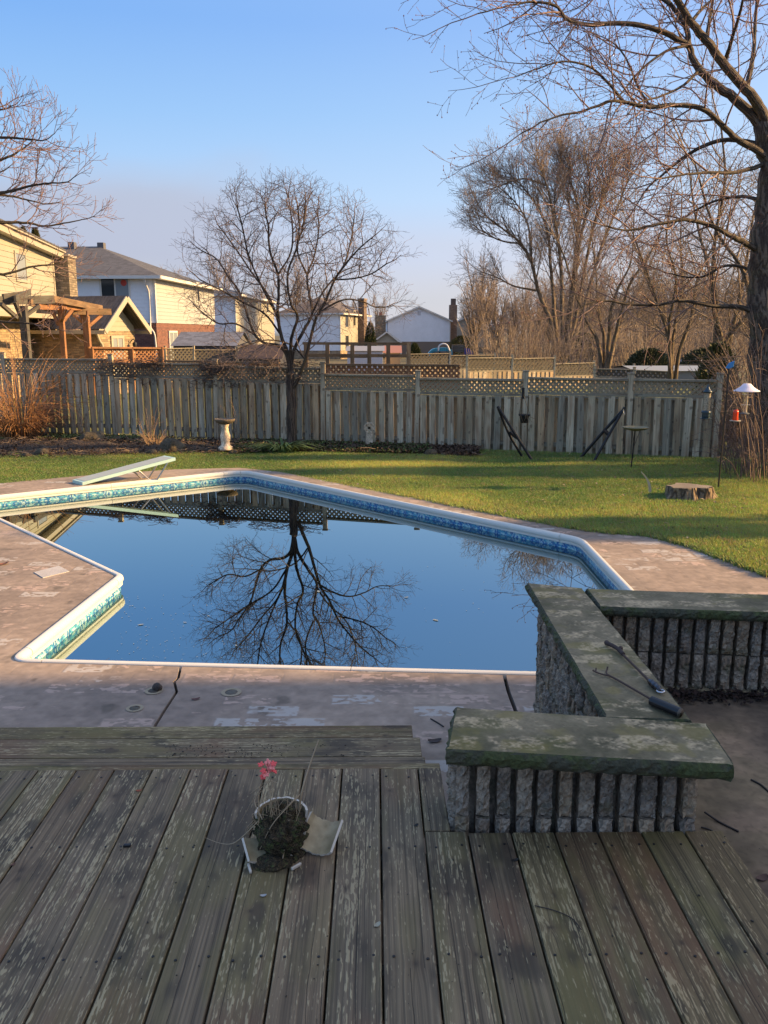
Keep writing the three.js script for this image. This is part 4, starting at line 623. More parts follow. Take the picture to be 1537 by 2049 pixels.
  part('downspout', dsp([V3(-0.25, ev - 0.1, 0.05), V3(-0.1, ev - 0.5, 0.08), V3(0.06, ev - 0.7, 0.08), V3(0.06, 0, 0.08)], 0.05).applyMatrix4(inv), TRIMC, t);
  // the lower wall between wing and corner with a door
  const pd = W(62, 660, 29.5), pk = Math.hypot(pd.x - NR.x, pd.z - NR.z); windowOn(t, mR, pk - 0.5, pk + 0.5, 0.2, 2.3, 1, { mat: TRIMC, glass: [SKYPANE] }); part('soffit', box(-0.5, 1.0, 2.62, 2.78, -d + 2.2, -4), TRIMC, t);
}
// ---- pergola of cedar posts left of the lattice railing
{
  const base = W(120, 742, 27.5), t = thing('pergola', 'wooden pergola with braced posts in front of the nearest house', 'pergola', V3(base.x, -0.5, base.z));
  const P = (x, y, z) => W(x, y, z);
  const post = (x, yTop, z, m, w = 0.15) => { const a = P(x, yTop, z); part('post', bar(V3(a.x, -0.5, a.z), a, w, w, V3(0, 0, 1)), m, t); };
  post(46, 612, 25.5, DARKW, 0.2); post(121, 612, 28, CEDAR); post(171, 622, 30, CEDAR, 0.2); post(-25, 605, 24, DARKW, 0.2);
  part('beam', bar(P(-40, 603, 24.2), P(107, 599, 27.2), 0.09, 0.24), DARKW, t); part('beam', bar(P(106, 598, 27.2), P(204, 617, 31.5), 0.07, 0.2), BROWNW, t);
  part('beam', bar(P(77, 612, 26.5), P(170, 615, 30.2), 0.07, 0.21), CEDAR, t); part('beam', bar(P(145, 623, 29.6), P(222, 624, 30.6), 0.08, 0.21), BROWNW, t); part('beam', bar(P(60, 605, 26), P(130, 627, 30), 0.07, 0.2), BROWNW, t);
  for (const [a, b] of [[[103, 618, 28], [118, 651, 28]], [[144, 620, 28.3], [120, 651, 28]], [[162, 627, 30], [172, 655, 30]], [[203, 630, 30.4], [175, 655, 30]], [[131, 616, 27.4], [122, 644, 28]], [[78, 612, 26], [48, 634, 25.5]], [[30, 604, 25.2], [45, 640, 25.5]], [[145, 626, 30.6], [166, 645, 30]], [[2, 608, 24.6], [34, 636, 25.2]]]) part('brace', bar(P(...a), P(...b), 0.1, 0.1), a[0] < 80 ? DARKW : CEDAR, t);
  for (const [x0, y0, x1, y1] of [[30, 597, 60, 584], [6, 594, 54, 587]]) part('rafter', bar(P(x0, y0, 25), P(x1, y1, 27.5), 0.06, 0.16), DARKW, t);
}
{ // sunlit lattice railing
  const t = thing('lattice_railing', 'orange cedar lattice railing beside the pergola', 'railing', V3(W(250, 722, 30).x, -0.5, -30.5)); const P = (x, y) => W(x, y, 29.8 + (x - 178) * 0.012);
  for (const x of [182, 262, 322]) part('post', bar(V3(P(x, 720).x, -0.5, P(x, 720).z), P(x, 694), 0.16, 0.16, V3(0, 0, 1)), CEDAR, t);
  part('top_rail', bar(P(176, 695.5), P(330, 696.5), 0.16, 0.06), CEDAR, t); part('bottom_rail', bar(P(180, 722), P(328, 724), 0.06, 0.12), CEDAR, t);
  for (const [a, b] of [[184, 259], [266, 320]]) { const o = P(a, 722), e = P(b, 722), d = e.clone().sub(o).setY(0), L = d.length(); d.normalize(); const y1 = P(a, 697).y, y0 = P(a, 722).y; tag(part('lattice', latticeGeo(o, d, L, y0, y1, 0.15, 0.042, 0.016), CEDAR, t), null, null, null, 'stuff'); part('frame', merge([bar(V3(o.x, y1 - 0.03, o.z), V3(e.x, y1 - 0.03, e.z), 0.05, 0.09)]), CEDAR, t); }
}
// ---- the neighbour's brown lattice fence, seen just over the front fence
{
  const Z = (x) => 23.5 - x * 0.002, P = (x, y) => W(x, y, Z(x)); const seg = (name, label, x0, x1, ya, yb, ya2, yb2, m) => {
    const o = P(x0, yb), e = P(x1, yb2), d = e.clone().sub(o).setY(0), L = d.length(); d.normalize(); const t = thing(name, label, 'fence', V3((o.x + e.x) / 2, -0.6, (o.z + e.z) / 2), 'brown lattice panels behind the front fence'); const y1 = P(x0, ya).y, y0 = P(x0, yb).y;
    tag(part('lattice', latticeGeo(o, d, L, y0 - 0.25, y1, 0.135, 0.055, 0.012), m, t), null, null, null, 'stuff'); part('top_rail', bar(V3(o.x, y1 + 0.02, o.z), V3(e.x, P(x1, ya2).y + 0.02, e.z), 0.1, 0.05), BROWNW, t); part('board_panel', bar(V3(o.x, -0.6, o.z).addScaledVector(d, 0), V3(o.x, y0 - 0.26, o.z), 0.1, 0.1, V3(0, 0, 1)), BROWNW, t);
  };
  seg('lattice_fence', 'short brown lattice panel behind the fence, left of the bare tree', 330, 560, 724, 742, 728, 742, ORANGE);
  seg('lattice_fence', 'long brown lattice panel behind the fence, right of the bare tree', 640, 920, 731, 757, 733, 757, mat(FB[2], { size: [0.2, 2], rgb: [1.3, 0.75, 0.52], roughness: 0.9 }));
}
// ---- grey fences further back
const LATHD = mat(FB[0], { size: [0.2, 2], rgb: [0.5, 0.48, 0.44], roughness: 0.9 });
{
  const mk = (label, xs, ys, Zs, latH, o = {}) => { const posts = xs.map((x, i) => { const p = W(x, 720, Zs[i]); return V3(p.x, 0, p.z); }); const tops = ys.map((y, i) => W(CX, y, (Zs[i] + Zs[i + 1]) / 2).y); bayFence({ name: 'back_fence', label, group: 'grey fences of the gardens beyond', posts, tops, ground: () => -0.85, latH, mats: FENCE, latMat: LATHD, railMat: FENCE[3], pitch: 0.24, boardW: 0.15, back: false, latS: 0.2, latW: 0.075, ...o }); };
  mk('grey far fence running between the brown lattice and the stem tree', [935, 1025, 1110, 1190], [716, 717, 727], [36, 37, 38, 39], 0.55); 
  mk('low grey fence right of the stem tree, nearly hidden by the front fence', [1192, 1270, 1345], [739, 742], [34, 33, 32], 0.3);
  mk('grey fence with lattice between the blue slide and the trellis', [815, 900, 990], [708, 711], [44, 45, 46], 0.7);
  mk('grey lattice fence right of the cedar railing', [332, 388, 475], [697, 700], [38, 39, 40], 0.8);
  mk('far grey picket fence behind the twigs at the right', [1270, 1345, 1425], [733, 731], [44, 43, 42], 0.06, {});
}
{ // trellis frame of brown posts and rails
  const t = thing('trellis', 'brown open post-and-rail trellis behind the brown lattice fence', 'trellis', V3(W(720, 735, 33).x, -0.7, -33)); const P = (x, y) => W(x, y, 33 - (x - 700) * 0.004);
  for (const x of [612, 655, 705, 739, 777, 818]) part('post', bar(V3(P(x, 700).x, -0.7, P(x, 700).z), P(x, 686), 0.15, 0.13, V3(0, 0, 1)), x > 800 ? mat(FB[2], { size: [0.2, 2], rgb: [1.5, 1.1, 0.8] }) : BROWNW, t);
  for (const [y, h] of [[687, 0.1], [711, 0.12]]) part('rail', bar(P(606, y), P(820, y + 1), 0.08, h), BROWNW, t); part('rail', bar(P(680, 714), P(735, 714), 0.06, 0.08), BROWNW, t);
}
{ // small outbuildings and garden things beyond
  const sh = (name, label, cat, x0, x1, yE, yR, Z, wall, roof, dp = 2.5) => { const a = W(x0, yE, Z), b = W(x1, yE, Z), h = W(x0, yR, Z).y, yb = -0.9, t = thing(name, label, cat, V3((a.x + b.x) / 2, yb, -Z)); part('wall', box(a.x, b.x, yb, a.y, -Z - dp, -Z), wall, t); const p = [], xm = (a.x + b.x) / 2, zf = -Z + 0.15, zb = -Z - dp - 0.15, e = 0.12; const tri = (...q) => q.forEach((v) => p.push(...v)); tri([a.x - e, a.y, zf], [b.x + e, a.y, zf], [b.x + e, h, (zf + zb) / 2], [a.x - e, a.y, zf], [b.x + e, h, (zf + zb) / 2], [a.x - e, h, (zf + zb) / 2]); tri([b.x + e, a.y, zb], [a.x - e, a.y, zb], [a.x - e, h, (zf + zb) / 2], [b.x + e, a.y, zb], [a.x - e, h, (zf + zb) / 2], [b.x + e, h, (zf + zb) / 2]); const g = new THREE.BufferGeometry(); g.setAttribute('position', new THREE.Float32BufferAttribute(p, 3)); g.computeVertexNormals(); part('roof', boxUV(g), roof, t); for (const s of [a.x, b.x]) { const q = new THREE.BufferGeometry(); q.setAttribute('position', new THREE.Float32BufferAttribute([s, a.y, -Z, s, a.y, -Z - dp, s, h - 0.06, -Z - dp / 2], 3)); q.computeVertexNormals(); part('gable', boxUV(q), wall, t); } return t; };
  sh('shed', 'long grey-roofed lean-to below the second house', 'shed', 347, 470, 692, 664, 42, plain(0.085, 0.088, 0.10), mat(shingleTex, { size: [5, 5], rgb: [1.6, 1.7, 1.9], roughness: 0.9 }), 4.5);
  sh('playhouse', 'dark little garden shed behind the bare tree', 'shed', 478, 560, 718, 690, 38, plain(0.04, 0.042, 0.055), mat(shingleTex, { size: [3, 3], rgb: [0.7, 0.42, 0.32] }), 3);
  sh('shed', 'small tan shed with red side seen through the trellis', 'shed', 770, 801, 706, 692, 62, plain(0.40, 0.27, 0.15), plain(0.35, 0.16, 0.12), 2.5);
  sh('shed', 'pale roofed shed seen through the left trellis bays', 'shed', 695, 766, 702, 693, 58, plain(0.5, 0.5, 0.54), plain(0.25, 0.26, 0.29), 4);
  sh('shed', 'grey low-roofed shed behind the far right fence', 'shed', 1275, 1432, 742, 735, 38, plain(0.16, 0.17, 0.18), plain(0.24, 0.27, 0.30, { roughness: 0.6 }), 4);
  sh('shed', 'whitish shed half hidden by twigs at the right', 'shed', 1405, 1450, 722, 716, 60, plain(0.45, 0.46, 0.5), plain(0.6, 0.6, 0.63), 5);
  // slide
  const t = thing('slide', 'turquoise garden slide with a pale hoop in front of the white house', 'slide', W(880, 725, 60)); const q = curve([W(858, 711, 60), W(866, 702, 60), W(880, 699.5, 60), W(899, 701, 60), W(903, 712, 60)], 20); const pr = []; { const T = []; for (let i = 0; i < q.length - 1; i++) T.push(bar(q[i], q[i + 1].clone().addScaledVector(q[i + 1].clone().sub(q[i]).normalize(), 0.03), 0.75, 0.24)); part('chute', merge(T), plain(0.05, 0.30, 0.42, { roughness: 0.4 }), t); }
  part('hoop', tube(curve([W(877, 702, 59.6), W(879, 692, 59.6), W(886, 688, 59.6), W(894, 690, 59.6), W(900, 702, 59.6)], 16), 0.06, 6), plain(0.6, 0.6, 0.62), t); part('leg', merge([bar(W(880, 702, 60.4), W(880, 740, 60.4), 0.1, 0.1), bar(W(898, 702, 60.4), W(898, 740, 60.4), 0.1, 0.1)]), DARKW, t);
  const pl = thing('playset', 'wooden play frame with a blue canopy beside the turquoise slide', 'play frame', W(935, 730, 64)); part('canopy', (() => { const p = []; const tri = (...v) => v.forEach((k) => p.push(k.x, k.y, k.z)); const a = W(929, 697, 64), b = W(939, 697, 64), c = W(951, 709, 64), d = W(928, 709, 64), e2 = W(945, 709, 66), f2 = W(930, 709, 66); tri(a, b, c, a, c, d); tri(b, a, e2, a, f2, e2); tri(b, e2, c); tri(a, d, f2); const g = new THREE.BufferGeometry(); g.setAttribute('position', new THREE.Float32BufferAttribute(p, 3)); g.computeVertexNormals(); return boxUV(g); })(), plain(0.035, 0.045, 0.26, { side: THREE.DoubleSide }), pl);
  for (const [x, z] of [[908, 63], [927, 63.5], [950, 64], [930, 66]]) part('post', bar(V3(W(x, 720, z).x, -0.9, -z), W(x, 695, z), 0.16, 0.16, V3(0, 0, 1)), BROWNW, pl);
  part('platform', bar(W(905, 697, 63), W(928, 697, 63), 1.2, 0.5), DARKW, pl);
}
{ // the house at the right, outside the frame, whose shadow lies over the deck
  const t = thing('house', 'brick house wing standing right of the deck', 'house', V3(9.5, -0.6, -1)); part('wall', box(7.5, 15, -0.6, 4.3, -5.0, 9), BRICKT, t); 
  const p = []; const tri = (...q) => q.forEach((v) => p.push(...v)); tri([7.1, 4.2, 9.4], [7.1, 4.2, -5.35], [11.2, 6.0, -5.35], [7.1, 4.2, 9.4], [11.2, 6.0, -5.35], [11.2, 6.0, 9.4]); tri([15.4, 4.2, -5.35], [15.4, 4.2, 9.4], [11.2, 6.0, 9.4], [15.4, 4.2, -5.35], [11.2, 6.0, 9.4], [11.2, 6.0, -5.35]); tri([7.5, 4.2, -5], [15, 4.2, -5], [11.2, 5.95, -5]); const g = new THREE.BufferGeometry(); g.setAttribute('position', new THREE.Float32BufferAttribute(p, 3)); g.computeVertexNormals(); part('roof', boxUV(g), ROOFB, t);
}

// ================================================================== trees and plants
const UP = V3(0, 1, 0);
function rv(r) { const z = r() * 2 - 1, a = r() * 6.283, s = Math.sqrt(1 - z * z); return V3(s * Math.cos(a), z, s * Math.sin(a)); }
// a limb given by its points, from radius r0 to r1, that carries side branches
class Tree {
  constructor(seed, cfg) { this.r = rngOf(seed); this.c = cfg; this.wood = new Tubes(); this.twig = new Tubes(); this.bud = []; this.n = 0; }
  limb(pts, r0, r1, o = {}) {
    const n = Math.max(6, pts.length * 4), q = curve(pts, n); const r = this.r; for (let i = 1; i < q.length; i++) q[i].addScaledVector(rv(r), r0 * 0.12);
    this.wood.add(q, (t) => lerp(r0, r1, Math.pow(t, 0.8)), o.sides ?? 9);
    const L = q.reduce((s, p, i) => s + (i ? p.distanceTo(q[i - 1]) : 0), 0), k = Math.round(L * (o.dens ?? this.c.dens)), from = o.from ?? 0.25; let az = r() * 6.283;
    for (let i = 0; i < k; i++) { const t = from + (1 - from) * (i + r() * 0.9) / k, f = t * (q.length - 1), a = Math.min(q.length - 2, Math.floor(f)), p = q[a].clone().lerp(q[a + 1], f - a), d = q[a + 1].clone().sub(q[a]).normalize(); az += 2.4 + r(); this.side(p, d, az, lerp(r0, r1, Math.pow(t, 0.8)), (o.len ?? this.c.len[0]) * (1.1 - 0.55 * t) * (0.6 + 0.8 * r()), 0); }
    const e = q[q.length - 1], d = e.clone().sub(q[q.length - 2]).normalize(); this.branch(e, d, (o.len ?? this.c.len[0]) * (o.tip ?? this.c.tip ?? 0.8), r1, 0);
    return q;
  }
  side(p, d, az, rp, len, lvl) {
    const r = this.r, c = this.c; let s = Math.abs(d.y) < 0.95 ? UP.clone().cross(d).normalize() : V3(1, 0, 0); const q = d.clone().cross(s); const a = (c.ang[lvl] ?? 0.8) * (0.75 + 0.5 * r());
    const dir = d.clone().multiplyScalar(Math.cos(a)).addScaledVector(s, Math.sin(a) * Math.cos(az)).addScaledVector(q, Math.sin(a) * Math.sin(az)); if (c.lift) dir.y += c.lift * (0.5 + r()); dir.normalize();
    this.branch(p, dir, len, Math.min(rp * 0.75, c.rad[lvl] * (0.7 + 0.5 * r())), lvl);
  }
  branch(p, d, len, rad, lvl) {
    const r = this.r, c = this.c, seg = c.seg[lvl], n = clamp(Math.round(len / seg), 2, 9), st = len / n, pts = [p.clone()]; d = d.clone(); const q = p.clone();
    for (let i = 0; i < n; i++) { d.addScaledVector(rv(r), c.wig[lvl]).addScaledVector(UP, c.trop[lvl]).normalize(); q.addScaledVector(d, st); pts.push(q.clone()); }
    const rEnd = Math.max(c.min, rad * 0.4); (lvl < 1 && rad > c.woodMin ? this.wood : this.twig).add(pts, (t) => lerp(rad, rEnd, t), lvl === 0 ? 5 : lvl === 1 ? 4 : 3); this.n++;
    if (lvl + 1 < c.len.length) {
      const k = Math.max(1, Math.round(c.kids[lvl] * len / c.len[lvl])); let az = r() * 6.283;
      for (let i = 0; i < k; i++) { const t = 0.18 + 0.8 * (i + r() * 0.8) / k, f = t * n, a = Math.min(n - 1, Math.floor(f)), b = pts[a].clone().lerp(pts[a + 1], f - a), dd = pts[a + 1].clone().sub(pts[a]).normalize(); az += 2.2 + r() * 1.2; this.side(b, dd, az, lerp(rad, rEnd, t), c.len[lvl + 1] * (1.15 - 0.5 * t) * (0.55 + 0.8 * r()), lvl + 1); }
    }
    if (c.buds && lvl >= c.len.length - 2) for (let i = 1; i < pts.length; i++) if (r() < c.buds) this.bud.push(pts[i].clone().addScaledVector(rv(r), 0.012));
  }
  build(name, label, base, group, woodMat, twigMat, budMat) {
    const t = thing(name, label, 'tree', base, group); part('trunk', this.wood.geo(), woodMat, t); tag(part('crown', this.twig.geo(), twigMat, t), null, null, null, 'stuff');
    if (this.bud.length && budMat) { const B = [], proto = new THREE.OctahedronGeometry(1, 0); for (const p of this.bud) { const g = proto.clone(); g.deleteAttribute('uv'); const s = 0.006 + this.r() * 0.006; g.scale(s, s * 1.5, s); g.translate(p.x, p.y, p.z); B.push(g); } const g = mergeGeometries(B); g.setAttribute('uv', new THREE.Float32BufferAttribute(new Float32Array(g.attributes.position.count * 2), 2)); tag(part('buds', g, budMat, t), null, null, null, 'stuff'); }
    return t;
  }
}
const pz = (f, ox, oy, sc) => (l, Z0, dz = []) => l.map(([x, y], i) => W(ox + x / sc, oy + y / sc, Z0 + (typeof dz === 'number' ? dz * i / (l.length - 1) : dz[i] ?? 0)));
{ // ---- the bare garden tree in the middle
  const Z = 16.0, P = pz(0, 400, 420, 3.074);
  const T = new Tree(7, { dens: 5.6, len: [0.64, 0.44, 0.26, 0.14], rad: [0.012, 0.006, 0.0038, 0.0028], kids: [5, 4, 2], seg: [0.14, 0.1, 0.08, 0.06], wig: [0.26, 0.30, 0.34, 0.3], trop: [0.06, 0.04, 0.02, 0.01], ang: [0.85, 0.85, 0.8, 0.8], min: 0.002, tip: 0.5, woodMin: 0.016 });
  const base = W(583, 908, Z);
  T.limb([W(585, 912, Z), W(583, 870, Z), ...P([[562, 1200], [556, 1080], [552, 990]], Z)], 0.098, 0.078, { dens: 0, tip: 0, sides: 12 });
  const L = (l, dz, r0, r1 = 0.011, o = {}) => T.limb(P(l, Z, dz), r0 * 0.86, r1, { from: 0.3, ...o });
  L([[556, 1040], [545, 900], [500, 770], [480, 640], [485, 500], [480, 400], [430, 250], [420, 100], [405, 20], [400, -40]], -0.5, 0.048);
  L([[555, 1000], [530, 880], [480, 835], [400, 820], [340, 770], [290, 640], [240, 500], [170, 400], [100, 300], [10, 250]], 0.3, 0.045);
  L([[560, 1100], [590, 1070], [612, 1020], [650, 920], [680, 800], [720, 650], [760, 590], [830, 430], [900, 330], [980, 240], [1060, 170]], -0.4, 0.052);
  L([[556, 990], [580, 860], [640, 740], [690, 640], [670, 500], [660, 400], [700, 300], [732, 110], [722, 10]], 0.8, 0.045);
  L([[720, 650], [800, 590], [900, 550], [1000, 565], [1090, 600], [1190, 590]], 0.6, 0.026, 0.008);
  L([[556, 990], [562, 800], [578, 740], [600, 650], [562, 580], [540, 400], [600, 220], [612, 80], [600, -30]], -1.1, 0.04);
  L([[492, 720], [430, 540], [330, 400], [200, 210], [110, 90]], 0.9, 0.028);
  L([[690, 640], [760, 500], [880, 350], [930, 180], [950, 40]], 0.9, 0.024);
  L([[500, 770], [400, 640], [250, 560], [120, 490], [0, 430]], -0.8, 0.024);
  L([[480, 400], [560, 260], [570, 100], [556, 0], [545, -90]], 0.7, 0.022);
  L([[470, 640], [380, 470], [300, 280], [260, 100], [230, -20]], -0.9, 0.022);
  L([[660, 400], [600, 250], [636, 90], [650, -60]], -1.0, 0.022); L([[340, 770], [220, 700], [120, 700], [40, 650], [-20, 600]], 0.6, 0.02);
  L([[650, 920], [560, 830], [420, 800], [300, 830], [220, 860]], -0.9, 0.02, 0.008, { len: 0.7 }); L([[830, 430], [960, 420], [1060, 390], [1150, 330]], -0.6, 0.018);
  T.build('bare_tree', 'bare reddish-twigged ornamental tree in front of the middle of the fence', V3(base.x, base.y - 0.05, base.z), null, BARKD, TWIG);
}
{ // ---- the big maple at the right edge
  const Z = 16.2, P = pz(0, 850, 0, 2.237);
  const T = new Tree(21, { dens: 2.9, len: [1.5, 0.8, 0.36], rad: [0.016, 0.0075, 0.0045], kids: [5, 4], seg: [0.24, 0.16, 0.12], wig: [0.20, 0.24, 0.28], trop: [0.03, 0.05, 0.05], ang: [0.8, 0.8, 0.75], min: 0.0034, woodMin: 0.02, buds: 0.5 });
  T.limb([W(1536, 960, Z), W(1530, 850, Z), W(1528, 700, Z), W(1526, 560, Z), W(1532, 450, Z), W(1540, 330, Z), W(1526, 250, Z)], 0.34, 0.17, { dens: 0, tip: 0, sides: 14 });
  const L = (l, dz, r0, r1 = 0.016, o = {}) => T.limb(P(l, Z, dz), r0, r1, { from: 0.25, ...o });
  L([[1530, 560], [1490, 470], [1440, 400], [1340, 290], [1260, 180], [1190, 100], [1130, 0], [1090, -120], [1060, -260]], -1.2, 0.105, 0.042);
  L([[1528, 590], [1400, 450], [1290, 370], [1215, 290], [1182, 200], [1165, 110], [1100, 20], [1040, -100]], 0.4, 0.098, 0.028);
  L([[1182, 205], [1060, 140], [900, 105], [740, 110], [640, 90], [590, 30], [500, 10], [400, 20], [240, 60]], -1.2, 0.055, 0.010);
  L([[1560, 720], [1480, 670], [1400, 625], [1330, 560], [1250, 490], [1130, 470], [1000, 480], [880, 455], [840, 450], [700, 500], [560, 530], [430, 600]], -1.8, 0.07, 0.010);
  L([[890, 458], [820, 370], [740, 300], [620, 275], [500, 310], [400, 345]], -0.8, 0.030, 0.008); L([[1010, 478], [960, 400], [900, 260], [840, 190], [760, 150]], 0.8, 0.028, 0.008);
  L([[1525, 650], [1330, 628], [1180, 690], [1080, 770], [1000, 840], [940, 930]], 1.0, 0.05, 0.010); L([[1525, 735], [1400, 770], [1290, 772], [1170, 780], [1060, 800]], -1.2, 0.045, 0.012);
  L([[1500, 1130], [1440, 1090], [1380, 1060], [1280, 1010], [1160, 985], [1020, 1010], [900, 1030], [800, 1010]], -1.5, 0.065, 0.012); L([[1500, 1400], [1400, 1375], [1300, 1370], [1150, 1345], [1040, 1365], [900, 1360], [780, 1345], [690, 1380]], -0.8, 0.055, 0.010);
  L([[1240, 300], [1160, 380], [1060, 430], [960, 460], [900, 520]], -1.6, 0.03, 0.008); L([[1190, 200], [1080, 230], [950, 330], [870, 430], [800, 470]], -1.0, 0.03, 0.008); L([[1260, 180], [1280, 60], [1300, -60]], 0.9, 0.04, 0.02); L([[1200, 90], [1250, 30], [1310, -20]], 0.6, 0.035, 0.015); L([[1440, 400], [1470, 250], [1480, 80], [1500, -80]], 0.9, 0.05, 0.02); L([[1340, 290], [1380, 160], [1420, 20], [1440, -90]], -1.4, 0.04, 0.015);
  L([[1530, 900], [1420, 880], [1300, 900], [1180, 960], [1060, 1040]], 1.4, 0.04, 0.01); L([[1100, 20], [980, -60], [840, -80], [700, -60], [560, -60]], 1.0, 0.04, 0.01); L([[1520, 1250], [1440, 1200], [1340, 1190], [1240, 1240], [1120, 1230], [1000, 1190]], 1.3, 0.04, 0.01);
  const b = W(1536, 950, Z); T.build('maple_tree', 'large maple with thick dark trunk and budding limbs at the right edge', V3(b.x, b.y - 0.2, b.z), null, BARK, TWIGR, BUD);
}
{ // ---- tall many-stemmed tree beyond the fences
  const Z = 74, P = pz(0, 850, 0, 2.237), cfg = { dens: 1.8, len: [3.4, 1.8, 1.0, 0.55], rad: [0.05, 0.022, 0.014, 0.010], kids: [6, 5, 4], seg: [0.7, 0.45, 0.3, 0.25], wig: [0.15, 0.2, 0.24, 0.25], trop: [0.10, 0.10, 0.06, 0.03], ang: [0.55, 0.6, 0.65, 0.7], min: 0.009, woodMin: 0.05 };
  const T = new Tree(33, cfg), L = (l, dz, r0, o = {}) => T.limb(P(l, Z, dz), r0 * 0.62, 0.035, { from: 0.33, ...o });
  L([[590, 1590], [565, 1440], [510, 1310], [480, 1180], [430, 1090], [330, 1010], [265, 955]], -2, 0.42); L([[500, 1300], [400, 1280], [330, 1245], [250, 1215]], 1, 0.16, { len: 2.4 });
  L([[600, 1590], [580, 1400], [565, 1200], [540, 1000], [450, 850], [370, 770]], 2, 0.36); L([[610, 1590], [615, 1400], [600, 1100], [545, 830], [490, 690]], -3, 0.40);
  L([[620, 1590], [640, 1450], [680, 1100], [680, 900], [620, 750], [600, 665]], 3, 0.40); L([[630, 1590], [650, 1450], [700, 1050], [740, 880], [720, 690]], -1, 0.34); L([[640, 1590], [670, 1450], [760, 1000], [825, 820], [850, 680]], 2, 0.34); L([[640, 1590], [690, 1450], [800, 1080], [890, 860], [930, 750]], -2, 0.34); L([[545, 830], [440, 800], [340, 830], [280, 850]], 1, 0.15); L([[430, 1090], [350, 1080], [270, 1040], [240, 1000]], -2, 0.14); L([[600, 1100], [580, 900], [600, 770]], 2, 0.16); L([[760, 1000], [800, 850], [790, 720]], 1, 0.16); L([[480, 1180], [460, 1000], [400, 900], [320, 830]], 2, 0.18); L([[700, 1050], [640, 900], [660, 740]], 2, 0.16);
  const b = W(1120, 716, Z); T.build('stem_tree', 'tall many-stemmed tree with fine rounded crown beyond the far fences', V3(b.x, b.y - 0.3, b.z), null, BARKG, TWIGFAR);
}
{ // ---- further bare trees at the right, each its own
  const mk = (seed, label, bx, by, Z, H, spread, stems, o = {}) => {
    const s = H / 10, T = new Tree(seed, { dens: 1.7 / s * (o.dens ?? 1), len: [2.3 * s, 1.25 * s, 0.65 * s, 0.32 * s], rad: [0.03 * s, 0.013 * s, 0.008 * s, 0.006 * s], kids: [5, 5, 3], seg: [0.4 * s, 0.28 * s, 0.2 * s, 0.15 * s], wig: [0.22, 0.26, 0.28, 0.28], trop: [0.05, 0.04, 0.03, 0.02], ang: [0.75, 0.75, 0.75, 0.8], min: Math.max(0.0035, Z * 0.00011), woodMin: 0.04 * s }), r = T.r;
    const b = W(bx, by, Z); for (let k = 0; k < stems; k++) { const a = k / stems * 6.283 + r(), f = spread * H * (0.45 + 0.55 * r()), pts = [b.clone().add(V3(Math.cos(a) * 0.12 * s, -0.3, Math.sin(a) * 0.12 * s))]; const n = 5; for (let i = 1; i <= n; i++) { const t = i / n; pts.push(b.clone().add(V3(Math.cos(a) * f * Math.pow(t, 1.3) + (r() - 0.5) * 0.4 * s, H * 0.86 * t * (0.8 + 0.2 * r()), Math.sin(a) * f * Math.pow(t, 1.3) + (r() - 0.5) * 0.4 * s))); } T.limb(pts, (o.r0 ?? 0.16) * s * 0.7, 0.026 * s, { from: 0.22 }); }
    return T.build('bare_tree', label, V3(b.x, b.y - 0.3, b.z), 'bare trees beyond the fence at the right', o.wood ?? BARKG, o.twig ?? TWIGG);
  };
  mk(41, 'low spreading bare tree with forked trunk right of the many-stemmed tree', 1210, 742, 40, 8.2, 0.42, 5, { r0: 0.2 });
  mk(47, 'bare tree with slanting limbs behind the maple branches', 1345, 770, 30, 7.4, 0.40, 5); 
  mk(53, 'tall bare tree close beside the maple trunk', 1440, 780, 26, 8.6, 0.30, 4);
  mk(59, 'thin far bare tree between tan house and many-stemmed tree', 1060, 712, 95, 9.5, 0.25, 3, { twig: TWIGFAR });
  mk(61, 'bare tree just past the right end of the fence', 1590, 880, 21, 8.5, 0.36, 4, {});
}
{ // ---- the far wood: pinkish bare trees, each a copy
  const T = new Tree(71, { dens: 1.3, len: [2.6, 1.4, 0.8], rad: [0.06, 0.035, 0.025], kids: [6, 5], seg: [0.6, 0.4, 0.3], wig: [0.16, 0.2, 0.24], trop: [0.10, 0.08, 0.05], ang: [0.5, 0.6, 0.65], min: 0.018, woodMin: 0.08 }), r = T.r;
  for (let k = 0; k < 4; k++) { const a = k * 1.6 + r(), f = 1.2 + r() * 1.6, pts = [V3(0, -0.5, 0)]; for (let i = 1; i <= 5; i++) { const t = i / 5; pts.push(V3(Math.cos(a) * f * t + (r() - 0.5) * 0.5, 8.2 * t, Math.sin(a) * f * t + (r() - 0.5) * 0.5)); } T.limb(pts, 0.19, 0.05, { from: 0.15 }); }
  const proto = T.build('far_tree', 'far bare tree in the pinkish wood on the horizon', V3(0, 0, 0), 'bare trees of the far wood', BARKG, TWIGFAR);
  const rr = rngOf(5); const spots = [];
  for (let i = 0; i < 46; i++) { const px = 925 + i * 14 + rr() * 16, Z = 105 + rr() * 70; spots.push([px, Z, 0.62 + rr() * 0.5]); } for (let i = 0; i < 8; i++) spots.push([330 + i * 60 + rr() * 40, 190 + rr() * 30, 0.8 + rr() * 0.4]); 
  spots.forEach(([px, Z, s], i) => { const o = i ? proto.clone() : proto; if (i) { o.name = numbered('far_tree'); scene.add(o); } const b = W(px, 712, Z); o.position.set(b.x, -1.3, b.z); o.rotation.y = rr() * 6.283; o.scale.set(s, s * (0.85 + 0.35 * rr()) * (0.62 + Z / 260), s); });
}
